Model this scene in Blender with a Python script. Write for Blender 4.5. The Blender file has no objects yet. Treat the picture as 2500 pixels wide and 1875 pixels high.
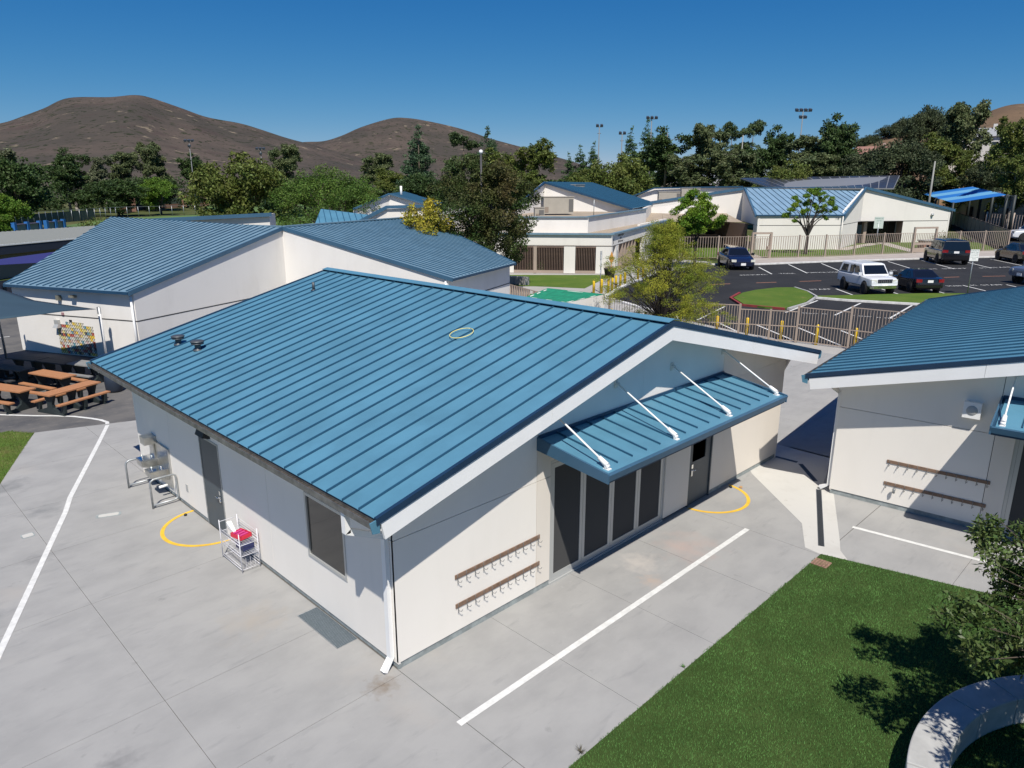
import bpy, math, random
import numpy as np
from mathutils import Vector, Matrix
random.seed(7)
rng = np.random.default_rng(11)
scn = bpy.context.scene
COL = scn.collection
R = math.radians

# ------------------------------------------------------------ camera
cam_d = bpy.data.cameras.new('camera')
cam = bpy.data.objects.new('camera', cam_d)
COL.objects.link(cam)
cam_d.sensor_width = 36.0
cam_d.lens = 1742.7 / 2500 * 36.0
cam_d.clip_end = 6000
cam_d.clip_start = 0.1
cam.location = (-5.701, -8.327, 7.594)
_y, _p = R(44.88), R(-15.576)
_f = Vector((math.sin(_y) * math.cos(_p), math.cos(_y) * math.cos(_p), math.sin(_p)))
_q = _f.to_track_quat('-Z', 'Y')
cam.rotation_mode = 'QUATERNION'
cam.rotation_quaternion = _q
scn.camera = cam

# ------------------------------------------------------------ sky, sun, exposure
SUN_TRAVEL = Vector((0.77, 1.0, -1.86)).normalized()
elev = math.asin(-SUN_TRAVEL.z)
world = bpy.data.worlds.new('World')
scn.world = world
world.use_nodes = True
wn = world.node_tree.nodes
wl = world.node_tree.links
bg = wn['Background']
sky = wn.new('ShaderNodeTexSky')
sky.sky_type = 'NISHITA'
sky.sun_disc = False
sky.sun_elevation = elev
sky.sun_rotation = math.atan2(-SUN_TRAVEL.x, -SUN_TRAVEL.y)
sky.altitude = 1200
sky.air_density = 1.0
sky.dust_density = 0.0
sky.ozone_density = 6.0
SKY_STRENGTH = 0.075
tcx = wn.new('ShaderNodeTexCoord'); ad = wn.new('ShaderNodeVectorMath'); ad.operation = 'ADD'; ad.inputs[1].default_value = (0, 0, 0.05)
nm = wn.new('ShaderNodeVectorMath'); nm.operation = 'NORMALIZE'
wl.new(tcx.outputs['Generated'], ad.inputs[0]); wl.new(ad.outputs[0], nm.inputs[0]); wl.new(nm.outputs[0], sky.inputs[0])
sp3 = wn.new('ShaderNodeSeparateColor'); cb3 = wn.new('ShaderNodeCombineColor'); wl.new(sky.outputs[0], sp3.inputs[0])
for ch, (ex, k) in enumerate(((2.4, 5.55), (1.18, 0.995), (0.62, 0.690))):      # clear dry-air blue: deepen the whole dome evenly
    pw = wn.new('ShaderNodeMath'); pw.operation = 'POWER'; pw.inputs[1].default_value = ex
    ml = wn.new('ShaderNodeMath'); ml.operation = 'MULTIPLY'; ml.inputs[1].default_value = k * SKY_STRENGTH ** (ex - 1)
    wl.new(sp3.outputs[ch], pw.inputs[0]); wl.new(pw.outputs[0], ml.inputs[0]); wl.new(ml.outputs[0], cb3.inputs[ch])
wl.new(cb3.outputs[0], bg.inputs[0])
bg.inputs[1].default_value = SKY_STRENGTH
sun_d = bpy.data.lights.new('sun', 'SUN')
sun_d.energy = 4.8
sun_d.angle = R(0.53)
sun_d.color = (1.0, 0.945, 0.86)
sun = bpy.data.objects.new('sun', sun_d)
sun.rotation_mode = 'QUATERNION'
sun.rotation_quaternion = SUN_TRAVEL.to_track_quat('-Z', 'Y')
sun.location = (0, 0, 60)
COL.objects.link(sun)
vs = scn.view_settings
vs.view_transform = 'Standard'
vs.look = 'None'
vs.exposure = 0.25
vs.gamma = 1.0
vs.use_curve_mapping = False

# ------------------------------------------------------------ materials
MATS = {}
def mat(name, col, rough=0.6, metal=0.0, noise=0.0, nscale=3.0, col2=None, stretch=None, bump=0.0, bscale=60.0,
        detail=5.0, island=0.0, spec=0.5, coat=0.0, coords='Object', seam=None, cuts=(0.35, 0.65)):
    if name in MATS: return MATS[name]
    m = bpy.data.materials.new(name); m.use_nodes = True
    nt = m.node_tree; N = nt.nodes; L = nt.links
    b = N['Principled BSDF']
    b.inputs['Roughness'].default_value = rough
    b.inputs['Metallic'].default_value = metal
    b.inputs['Specular IOR Level'].default_value = spec
    b.inputs['Coat Weight'].default_value = coat
    b.inputs['Coat Roughness'].default_value = 0.05
    c1 = (*col, 1)
    b.inputs['Base Color'].default_value = c1
    out = None
    tc = None
    def coord():
        nonlocal tc
        if tc is None:
            if coords == 'World':
                tc = N.new('ShaderNodeNewGeometry').outputs['Position']
            else:
                tc = N.new('ShaderNodeTexCoord').outputs['Object']
            if stretch:
                mp = N.new('ShaderNodeMapping'); mp.inputs['Scale'].default_value = stretch
                L.new(tc, mp.inputs[0]); tc = mp.outputs[0]
        return tc
    if noise > 0 or col2:
        n = N.new('ShaderNodeTexNoise'); n.inputs['Scale'].default_value = nscale; n.inputs['Detail'].default_value = detail
        n.inputs['Roughness'].default_value = 0.62
        L.new(coord(), n.inputs['Vector'])
        rp = N.new('ShaderNodeValToRGB')
        rp.color_ramp.elements[0].position = cuts[0]; rp.color_ramp.elements[1].position = cuts[1]
        ca = col if col2 is None else col
        cb = tuple(min(1, x * (1 + noise)) for x in col) if col2 is None else col2
        if col2 is None: ca = tuple(x * (1 - noise) for x in col)
        rp.color_ramp.elements[0].color = (*ca, 1); rp.color_ramp.elements[1].color = (*cb, 1)
        L.new(n.outputs['Fac'], rp.inputs[0]); out = rp.outputs[0]
    if island > 0:
        g = N.new('ShaderNodeNewGeometry')
        hs = N.new('ShaderNodeHueSaturation')
        mr = N.new('ShaderNodeMapRange'); mr.inputs['To Min'].default_value = 1 - island; mr.inputs['To Max'].default_value = 1 + island
        L.new(g.outputs['Random Per Island'], mr.inputs[0]); L.new(mr.outputs[0], hs.inputs['Value'])
        mr2 = N.new('ShaderNodeMapRange'); mr2.inputs['To Min'].default_value = 0.485; mr2.inputs['To Max'].default_value = 0.52
        L.new(g.outputs['Random Per Island'], mr2.inputs[0]); L.new(mr2.outputs[0], hs.inputs['Hue'])
        if out is not None: L.new(out, hs.inputs['Color'])
        else: hs.inputs['Color'].default_value = c1
        out = hs.outputs[0]
    if out is not None: L.new(out, b.inputs['Base Color'])
    if bump > 0:
        n2 = N.new('ShaderNodeTexNoise'); n2.inputs['Scale'].default_value = bscale; n2.inputs['Detail'].default_value = 3
        L.new(coord(), n2.inputs['Vector'])
        bm = N.new('ShaderNodeBump'); bm.inputs['Strength'].default_value = bump; bm.inputs['Distance'].default_value = 0.02
        L.new(n2.outputs['Fac'], bm.inputs['Height']); L.new(bm.outputs[0], b.inputs['Normal'])
    MATS[name] = m
    return m

def layered(name, base, layers, rough=0.85, bump=0.0, bscale=80, spec=0.3, spots=()):
    """base colour with successive noise layers: (scale, stretch, lo, hi, colour, amount)"""
    m = bpy.data.materials.new(name); m.use_nodes = True
    nt = m.node_tree; N = nt.nodes; L = nt.links
    b = N['Principled BSDF']; b.inputs['Roughness'].default_value = rough; b.inputs['Specular IOR Level'].default_value = spec
    pos = N.new('ShaderNodeNewGeometry').outputs['Position']
    cur = None
    for i, (sc, st, lo, hi, colr, amt) in enumerate(layers):
        mp = N.new('ShaderNodeMapping'); mp.inputs['Scale'].default_value = st; mp.inputs['Location'].default_value = (i * 13.7, i * 5.1, 0)
        mp.inputs['Rotation'].default_value = (0, 0, 0)
        L.new(pos, mp.inputs[0])
        n = N.new('ShaderNodeTexNoise'); n.inputs['Scale'].default_value = sc; n.inputs['Detail'].default_value = 6; n.inputs['Roughness'].default_value = 0.6
        L.new(mp.outputs[0], n.inputs['Vector'])
        mr = N.new('ShaderNodeMapRange'); mr.inputs['From Min'].default_value = lo; mr.inputs['From Max'].default_value = hi
        mr.inputs['To Max'].default_value = amt
        L.new(n.outputs['Fac'], mr.inputs[0])
        mx = N.new('ShaderNodeMix'); mx.data_type = 'RGBA'
        L.new(mr.outputs[0], mx.inputs[0])
        if cur is None: mx.inputs[6].default_value = (*base, 1)
        else: L.new(cur, mx.inputs[6])
        mx.inputs[7].default_value = (*colr, 1)
        cur = mx.outputs[2]
    for (cen, rad, colr, amt) in spots:
        vm = N.new('ShaderNodeVectorMath'); vm.operation = 'DISTANCE'; vm.inputs[1].default_value = cen
        nz = N.new('ShaderNodeTexNoise'); nz.inputs['Scale'].default_value = 2.2 / rad; nz.inputs['Detail'].default_value = 5; L.new(pos, nz.inputs['Vector'])
        L.new(pos, vm.inputs[0])
        m1 = N.new('ShaderNodeMath'); m1.operation = 'MULTIPLY_ADD'; m1.inputs[1].default_value = rad * 2.2; L.new(nz.outputs['Fac'], m1.inputs[0]); L.new(vm.outputs['Value'], m1.inputs[2])
        mr = N.new('ShaderNodeMapRange'); mr.inputs['From Min'].default_value = rad * .9; mr.inputs['From Max'].default_value = rad * 2.1; mr.inputs['To Min'].default_value = amt; mr.inputs['To Max'].default_value = 0
        L.new(m1.outputs[0], mr.inputs[0])
        mx = N.new('ShaderNodeMix'); mx.data_type = 'RGBA'; L.new(mr.outputs[0], mx.inputs[0]); L.new(cur, mx.inputs[6]); mx.inputs[7].default_value = (*colr, 1); cur = mx.outputs[2]
    L.new(cur, b.inputs['Base Color'])
    if bump > 0:
        n2 = N.new('ShaderNodeTexNoise'); n2.inputs['Scale'].default_value = bscale; n2.inputs['Detail'].default_value = 3
        L.new(pos, n2.inputs['Vector'])
        bm = N.new('ShaderNodeBump'); bm.inputs['Strength'].default_value = bump; bm.inputs['Distance'].default_value = 0.01
        L.new(n2.outputs['Fac'], bm.inputs['Height']); L.new(bm.outputs[0], b.inputs['Normal'])
    MATS[name] = m
    return m

M = {}
M['roof'] = mat('blue_roof_paint', (0.082, 0.215, 0.305), 0.45, 0.0, noise=0.10, nscale=0.9, bump=0.12, bscale=2.2, spec=0.5, coords='World')
M['roof_old'] = mat('weathered_roof_paint', (0.145, 0.235, 0.30), 0.5, 0.0, noise=0.12, nscale=1.3, spec=0.5, coords='World')
M['rib'] = mat('dark_roof_rib', (0.022, 0.082, 0.145), 0.45, noise=0.1, nscale=2, spec=0.4)  # ribs coloured darker than the pans: a dark line along each seam
M['rake'] = mat('shadowed_rake_trim', (0.012, 0.034, 0.072), 0.4, noise=0.08, nscale=2)  # navy takes in the shadow line below a mid-blue trim
M['fasc'] = mat('blue_fascia_paint', (0.040, 0.105, 0.175), 0.5, noise=0.08, nscale=1)
M['roof_trim'] = mat('dark_blue_trim', (0.016, 0.055, 0.11), 0.42, noise=0.08, nscale=2, spec=0.5)
M['wall'] = mat('white_plaster', (0.755, 0.72, 0.665), 0.85, noise=0.035, nscale=0.8, bump=0.08, bscale=90, spec=0.2, coords='World')
M['cream'] = mat('cream_plaster', (0.68, 0.63, 0.56), 0.85, noise=0.035, nscale=0.8, bump=0.08, bscale=90, spec=0.2, coords='World')
M['cool'] = mat('cool_white_plaster', (0.76, 0.73, 0.69), 0.85, noise=0.03, nscale=0.8, bump=0.08, bscale=90, spec=0.2, coords='World')
M['stucco'] = mat('white_stucco', (0.77, 0.745, 0.71), 0.9, noise=0.07, nscale=0.55, bump=0.15, bscale=40, spec=0.2, coords='World')
M['stucco2'] = mat('ivory_stucco', (0.72, 0.70, 0.66), 0.9, noise=0.05, nscale=0.3, bump=0.1, bscale=30, spec=0.2, coords='World')
M['wall'] = layered('white_plaster_wall', (0.79, 0.755, 0.70), [(0.9, (1, 1, .35), .45, .7, (0.755, 0.72, 0.665), .8), (2.6, (1, 1, .12), .60, .78, (0.70, 0.67, 0.62), .35), (1.6, (1, 1, 1), .62, .75, (0.81, 0.78, 0.73), .5)], 0.85, 0.10, 90, spec=.2)
M['cream'] = layered('cream_plaster_wall', (0.71, 0.66, 0.59), [(0.9, (1, 1, .35), .45, .7, (0.68, 0.63, 0.56), .8), (2.6, (1, 1, .12), .60, .78, (0.59, 0.545, 0.48), .35)], 0.85, 0.10, 90, spec=.2)
M['stucco'] = layered('white_stucco_wall', (0.77, 0.745, 0.71), [(0.45, (1, 1, .5), .45, .68, (0.70, 0.675, 0.635), .9), (1.3, (1, 1, .15), .60, .75, (0.60, 0.585, 0.55), .4), (1.1, (1, 1, 1), .66, .76, (0.64, 0.62, 0.58), .5)], 0.9, 0.15, 40, spec=.2)
M['stucco2'] = layered('ivory_stucco_wall', (0.73, 0.70, 0.65), [(0.2, (1, 1, .5), .45, .68, (0.66, 0.635, 0.585), .9), (0.5, (1, 1, .12), .60, .75, (0.58, 0.555, 0.51), .4)], 0.9, 0.1, 30, spec=.2)
M['joint'] = mat('dark_joint', (0.05, 0.05, 0.05), 0.9)
M['white'] = mat('white_paint', (0.8, 0.8, 0.79), 0.55, noise=0.02, nscale=2)
M['plinth'] = mat('concrete_plinth', (0.26, 0.29, 0.29), 0.85, noise=0.2, nscale=7)
M['zinc'] = mat('weathered_zinc', (0.20, 0.20, 0.195), 0.5, 0.6, noise=0.3, nscale=5)
M['debris'] = mat('leaf_debris', (0.05, 0.045, 0.04), 0.95, noise=0.6, nscale=18)
M['glass'] = mat('dark_tinted_glass', (0.006, 0.0065, 0.0065), 0.02, spec=1.0)
M['alu'] = mat('anodised_aluminium', (0.48, 0.49, 0.48), 0.38, 0.35)
M['door'] = mat('slate_grey_door_paint', (0.060, 0.078, 0.092), 0.45, noise=0.06, nscale=2)
M['steel'] = mat('brushed_steel', (0.55, 0.55, 0.53), 0.28, 0.95, noise=0.1, nscale=8)
M['hook'] = mat('dull_hook_steel', (0.20, 0.205, 0.21), 0.5, 0.5)
M['galv'] = mat('galvanised_steel', (0.36, 0.38, 0.39), 0.42, 0.6, noise=0.15, nscale=12)
M['wood'] = mat('brown_board', (0.19, 0.12, 0.08), 0.7, noise=0.25, nscale=9)
M['chrome'] = mat('chrome', (0.75, 0.75, 0.74), 0.12, 1.0)
M['black'] = mat('black_plastic', (0.012, 0.012, 0.013), 0.5)
M['vent'] = mat('dark_vent_metal', (0.085, 0.095, 0.105), 0.5, 0.4)
M['yellow'] = mat('yellow_line_paint', (0.70, 0.43, 0.035), 0.7, noise=0.1, nscale=6)
M['ypost'] = mat('yellow_post_paint', (0.78, 0.52, 0.02), 0.45, noise=0.05, nscale=3)
M['line'] = mat('white_line_paint', (0.62, 0.62, 0.6), 0.75, noise=0.1, nscale=7, coords='World')
M['tan'] = mat('tan_fence_paint', (0.36, 0.29, 0.235), 0.55, noise=0.06, nscale=2)
M['asphalt'] = layered('asphalt', (0.017, 0.0175, 0.019), [(0.35, (1, 1, 1), .4, .7, (0.027, 0.0275, 0.029), 1), (1.1, (1, 1, 1), .6, .72, (0.012, 0.012, 0.012), .6), (60, (1, 1, 1), .5, .7, (0.05, 0.05, 0.052), .35)], 0.88, 0.15, 60)
M['court'] = layered('worn_court_asphalt', (0.125, 0.12, 0.115), [(0.7, (1, 1, 1), .42, .66, (0.072, 0.073, 0.078), 1), (2.5, (1, 2, 1), .55, .75, (0.19, 0.175, 0.15), .7), (50, (1, 1, 1), .5, .8, (0.16, 0.16, 0.16), .5)], 0.9, 0.15, 60)
M['concrete'] = layered('patio_concrete', (0.318, 0.315, 0.306), [
    (0.9, (1, 1.5, 1), .40, .68, (0.258, 0.257, 0.252), .75),
    (0.45, (0.8, 1.6, 1), .56, .72, (0.35, 0.345, 0.33), .6),
    (1.7, (0.7, 2.6, 1), .58, .76, (0.19, 0.193, 0.195), .45),
    (0.28, (1, 1, 1), .60, .72, (0.36, 0.33, 0.295), .5),
    (2.6, (1, 1, 1), .66, .74, (0.16, 0.16, 0.158), .35),
    (9, (1, 1, 1), .62, .8, (0.40, 0.395, 0.38), .3),
    (60, (1, 1, 1), .64, .8, (0.20, 0.20, 0.195), .3)], 0.85, 0.06, 50, spots=[
    ((-.42, -.12, 0), .30, (0.16, 0.115, 0.07), .75), ((6.9, -1.1, 0), .8, (0.40, 0.30, 0.265), .6), ((5.6, -.75, 0), .5, (0.48, 0.44, 0.40), .7), ((5.2, -1.35, 0), .3, (0.45, 0.33, 0.25), .5),
    ((-1.0, 3.0, 0), .7, (0.33, 0.29, 0.24), .5), ((-2.3, 16.0, 0), .45, (0.20, 0.20, 0.195), .8), ((-2.9, 13.2, 0), .6, (0.17, 0.175, 0.175), .85), ((-2.6, 10.9, 0), .55, (0.19, 0.195, 0.195), .8), ((-4.6, 6.6, 0), .6, (0.17, 0.175, 0.18), .8), ((-3.3, 8.3, 0), .35, (0.20, 0.20, 0.20), .7), ((-3.9, 1.1, 0), .35, (0.18, 0.18, 0.18), .8), ((-5.2, 3.2, 0), .5, (0.20, 0.205, 0.205), .7)])
M['bed'] = mat('joint_filler', (0.12, 0.115, 0.105), 0.95)
M['concrete_far'] = layered('walk_concrete', (0.37, 0.36, 0.34), [(0.5, (1, 1, 1), .4, .7, (0.31, 0.30, 0.285), 1), (6, (1, 1, 1), .5, .8, (0.42, 0.40, 0.37), .4)], 0.88)
M['swale'] = layered('pale_new_concrete', (0.50, 0.49, 0.46), [(1.3, (1, 1, 1), .5, .75, (0.43, 0.415, 0.385), .8), (6, (1, 1, 1), .62, .75, (0.3, 0.27, 0.23), .4)], 0.85)
M['kerb'] = mat('white_painted_kerb', (0.62, 0.61, 0.59), 0.8, noise=0.15, nscale=3, coords='World')
M['lawn'] = layered('lawn', (0.075, 0.13, 0.022), [(0.5, (1, 1, 1), .42, .66, (0.115, 0.16, 0.03), .8), (0.9, (1, 1, 1), .62, .72, (0.22, 0.16, 0.075), .5), (18, (1, 1, 1), .5, .75, (0.03, 0.07, 0.012), .7)], 0.95, 0.5, 25, spec=.1)
M['dirt'] = layered('dry_dirt', (0.24, 0.16, 0.09), [(0.05, (1, 1, 1), .45, .62, (0.15, 0.075, 0.04), .8), (0.3, (1, 1, 1), .5, .7, (0.30, 0.23, 0.14), .6)], 0.95, spec=.1)

# ------------------------------------------------------------ object helpers
def link(o): COL.objects.link(o); return o
def thing(name, label, cat, loc=(0, 0, 0), rotz=0.0, group=None):
    o = bpy.data.objects.new(name, None); link(o)
    o.location = loc; o.rotation_euler = (0, 0, rotz); o.empty_display_size = 0.3
    o['label'] = label; o['category'] = cat
    if group: o['group'] = group
    return o
def tag(o, label, cat, group=None):
    o['label'] = label; o['category'] = cat
    if group: o['group'] = group
    return o
def addobj(name, me, parent=None, loc=None, rotz=None):
    o = bpy.data.objects.new(name, me); link(o)
    if parent is not None: o.parent = parent
    if loc is not None: o.location = loc
    if rotz is not None: o.rotation_euler = (0, 0, rotz)
    return o

class MB:
    def __init__(s): s.v = []; s.f = []; s.sm = []; s.mi = {}; s.m2 = None
    def poly(s, pts, smooth=False):
        n = len(s.v); s.v += [tuple(p) for p in pts]; s.f.append(tuple(range(n, n + len(pts)))); s.sm.append(smooth); return s
    def box(s, x0, x1, y0, y1, z0, z1):
        n = len(s.v)
        s.v += [(x0, y0, z0), (x1, y0, z0), (x1, y1, z0), (x0, y1, z0), (x0, y0, z1), (x1, y0, z1), (x1, y1, z1), (x0, y1, z1)]
        for q in ((3, 2, 1, 0), (4, 5, 6, 7), (0, 1, 5, 4), (1, 2, 6, 5), (2, 3, 7, 6), (3, 0, 4, 7)):
            s.f.append(tuple(n + i for i in q)); s.sm.append(False)
        return s
    def hexa(s, b, t):
        n = len(s.v); k = len(b)
        s.v += [tuple(p) for p in b] + [tuple(p) for p in t]
        s.f.append(tuple(n + i for i in reversed(range(k)))); s.sm.append(False)
        s.f.append(tuple(n + k + i for i in range(k))); s.sm.append(False)
        for i in range(k):
            j = (i + 1) % k
            s.f.append((n + i, n + j, n + k + j, n + k + i)); s.sm.append(False)
        return s
    def prism(s, poly, z0, z1):
        a = sum(poly[i][0] * poly[(i + 1) % len(poly)][1] - poly[(i + 1) % len(poly)][0] * poly[i][1] for i in range(len(poly)))
        if a < 0: poly = poly[::-1]
        return s.hexa([(x, y, z0) for x, y in poly], [(x, y, z1) for x, y in poly])
    def wall(s, a, b, pts, t=0.03):
        """polygon pts (s, z) in the vertical plane through ground points a->b, thickness t towards the left of a->b (behind)"""
        a = Vector((a[0], a[1], 0)); b = Vector((b[0], b[1], 0)); d = (b - a).normalized(); nrm = Vector((-d.y, d.x, 0))
        fr = [a + d * p[0] + Vector((0, 0, p[1])) for p in pts]
        bk = [p + nrm * t for p in fr]
        ar = sum(pts[i][0] * pts[(i + 1) % len(pts)][1] - pts[(i + 1) % len(pts)][0] * pts[i][1] for i in range(len(pts)))
        if ar > 0: return s.hexa(bk, fr)
        return s.hexa(bk[::-1], fr[::-1])
    def tube(s, p0, p1, r, n=8, r1=None, cap=True):
        p0 = Vector(p0); p1 = Vector(p1); d = (p1 - p0)
        if d.length < 1e-6: return s
        d.normalize(); a = d.orthogonal().normalized(); b = d.cross(a); r1 = r if r1 is None else r1
        k = len(s.v)
        for i in range(n):
            t = 2 * math.pi * i / n; o = a * math.cos(t) + b * math.sin(t)
            s.v.append(tuple(p0 + o * r)); s.v.append(tuple(p1 + o * r1))
        for i in range(n):
            j = (i + 1) % n
            s.f.append((k + 2 * i, k + 2 * j, k + 2 * j + 1, k + 2 * i + 1)); s.sm.append(n > 4)
        if cap:
            s.f.append(tuple(k + 2 * i for i in reversed(range(n)))); s.sm.append(False)
            s.f.append(tuple(k + 2 * i + 1 for i in range(n))); s.sm.append(False)
        return s
    def path(s, pts, r, n=8):
        """swept tube through pts with mitred rings"""
        pts = [Vector(p) for p in pts]; k0 = len(s.v); ref = None
        for i, p in enumerate(pts):
            t = (pts[min(i + 1, len(pts) - 1)] - pts[max(i - 1, 0)]).normalized()
            if ref is None: ref = t.orthogonal().normalized()
            ref = (ref - t * ref.dot(t)).normalized(); b = t.cross(ref)
            for j in range(n):
                a = 2 * math.pi * j / n
                s.v.append(tuple(p + (ref * math.cos(a) + b * math.sin(a)) * r))
        for i in range(len(pts) - 1):
            for j in range(n):
                j2 = (j + 1) % n
                s.f.append((k0 + i * n + j, k0 + i * n + j2, k0 + (i + 1) * n + j2, k0 + (i + 1) * n + j)); s.sm.append(True)
        s.f.append(tuple(k0 + j for j in reversed(range(n)))); s.sm.append(False)
        s.f.append(tuple(k0 + (len(pts) - 1) * n + j for j in range(n))); s.sm.append(False)
        return s
    def lathe(s, prof, c=(0, 0, 0), n=16, smooth=True):
        k = len(s.v)
        for r, z in prof:
            for j in range(n):
                a = 2 * math.pi * j / n; s.v.append((c[0] + r * math.cos(a), c[1] + r * math.sin(a), c[2] + z))
        for i in range(len(prof) - 1):
            for j in range(n):
                j2 = (j + 1) % n
                s.f.append((k + i * n + j, k + i * n + j2, k + (i + 1) * n + j2, k + (i + 1) * n + j)); s.sm.append(smooth)
        s.f.append(tuple(k + j for j in reversed(range(n)))); s.sm.append(False)
        s.f.append(tuple(k + (len(prof) - 1) * n + j for j in range(n))); s.sm.append(False)
        return s
    def mesh(s, name, material):
        me = bpy.data.meshes.new(name); me.from_pydata(s.v, [], s.f)
        if material is not None: me.materials.append(material)
        if s.m2 is not None:
            me.materials.append(s.m2)
            for a, b in s.mi.items():
                me.polygons[a].material_index = b
        if any(s.sm): me.polygons.foreach_set('use_smooth', s.sm)
        me.update(); return me
    def build(s, name, material, parent=None, loc=None, rotz=None):
        return addobj(name, s.mesh(name, material), parent, loc, rotz)

def rawmesh(name, V, F, material, mats=None, midx=None, smooth=False):
    """V (n,3) array, F (m,k) array of equal-size faces"""
    me = bpy.data.meshes.new(name); V = np.asarray(V, np.float32); F = np.asarray(F, np.int32)
    k = F.shape[1]
    me.vertices.add(len(V)); me.vertices.foreach_set('co', V.ravel())
    me.loops.add(F.size); me.loops.foreach_set('vertex_index', F.ravel())
    me.polygons.add(len(F)); me.polygons.foreach_set('loop_start', np.arange(0, F.size, k, dtype=np.int32))
    me.polygons.foreach_set('loop_total', np.full(len(F), k, np.int32))
    for m_ in (mats or [material]): me.materials.append(m_)
    if midx is not None: me.polygons.foreach_set('material_index', np.asarray(midx, np.int32))
    if smooth: me.polygons.foreach_set('use_smooth', np.ones(len(F), bool))
    me.update(calc_edges=True); return me

def struct(o): o['kind'] = 'structure'; return o
def stuff(o): o['kind'] = 'stuff'; return o
def sheet(name, poly, z, material, parent=None, thick=0.0):
    mb = MB()
    if thick: mb.prism(poly, z - thick, z)
    else:
        a = sum(poly[i][0] * poly[(i + 1) % len(poly)][1] - poly[(i + 1) % len(poly)][0] * poly[i][1] for i in range(len(poly)))
        mb.poly([(x, y, z) for x, y in (poly if a > 0 else poly[::-1])])
    return mb.build(name, material, parent)
def strip(pts, w, z, closed=False):
    """flat band of width w along 2-D points"""
    mb = MB(); P = [Vector((p[0], p[1])) for p in pts]; L_, R_ = [], []
    for i, p in enumerate(P):
        t = (P[min(i + 1, len(P) - 1)] - P[max(i - 1, 0)]).normalized(); n = Vector((-t.y, t.x)) * w / 2
        L_.append(p + n); R_.append(p - n)
    for i in range(len(P) - 1):
        mb.poly([(R_[i].x, R_[i].y, z), (R_[i + 1].x, R_[i + 1].y, z), (L_[i + 1].x, L_[i + 1].y, z), (L_[i].x, L_[i].y, z)])
    return mb
def clip(poly, a, b):
    """keep the part of 2-D poly on the left of a->b"""
    out = []; n = len(poly)
    def side(p): return (b[0] - a[0]) * (p[1] - a[1]) - (b[1] - a[1]) * (p[0] - a[0])
    for i in range(n):
        p, q = poly[i], poly[(i + 1) % n]; sp, sq = side(p), side(q)
        if sp >= 0: out.append(p)
        if sp * sq < 0:
            t = sp / (sp - sq); out.append((p[0] + t * (q[0] - p[0]), p[1] + t * (q[1] - p[1])))
    return out
def dup_tree(o, parent=None):
    c = o.copy(); link(c); c.parent = parent
    for ch in list(o.children): dup_tree(ch, c)
    return c
def text(name, body, size, material, loc, rot, parent=None, extrude=0.002, align='CENTER', sx=1.0):
    cu = bpy.data.curves.new('txt', 'FONT'); cu.body = body; cu.size = size; cu.extrude = extrude; cu.align_x = align; cu.align_y = 'CENTER'
    cu.resolution_u = 2; cu.space_line = 1.0
    t = bpy.data.objects.new('txt', cu); link(t)
    dg = bpy.context.evaluated_depsgraph_get()
    me = bpy.data.meshes.new_from_object(t.evaluated_get(dg)); bpy.data.objects.remove(t)
    me.materials.clear(); me.materials.append(material)
    o = addobj(name, me, parent); o.location = loc; o.rotation_euler = rot; o.scale = (sx, 1, 1)
    return o
# ------------------------------------------------------------ the classroom buildings (gable, blue standing-seam roof)
def roof_z(x): return 3.144 + (x + 0.66) * 0.2543 if x <= 6.5 else 4.965 - (x - 6.5) * 0.2422
PAN = {}
def pan_mesh(w, length, material, key):
    k = (round(w, 4), round(length, 4), key)
    if k not in PAN:
        mb = MB(); mb.box(0, w, 0, length, -0.012, 0.0)
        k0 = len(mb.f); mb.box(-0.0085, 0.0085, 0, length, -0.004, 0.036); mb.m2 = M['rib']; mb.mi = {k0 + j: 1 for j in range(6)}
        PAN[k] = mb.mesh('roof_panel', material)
    return PAN[k]

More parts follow.
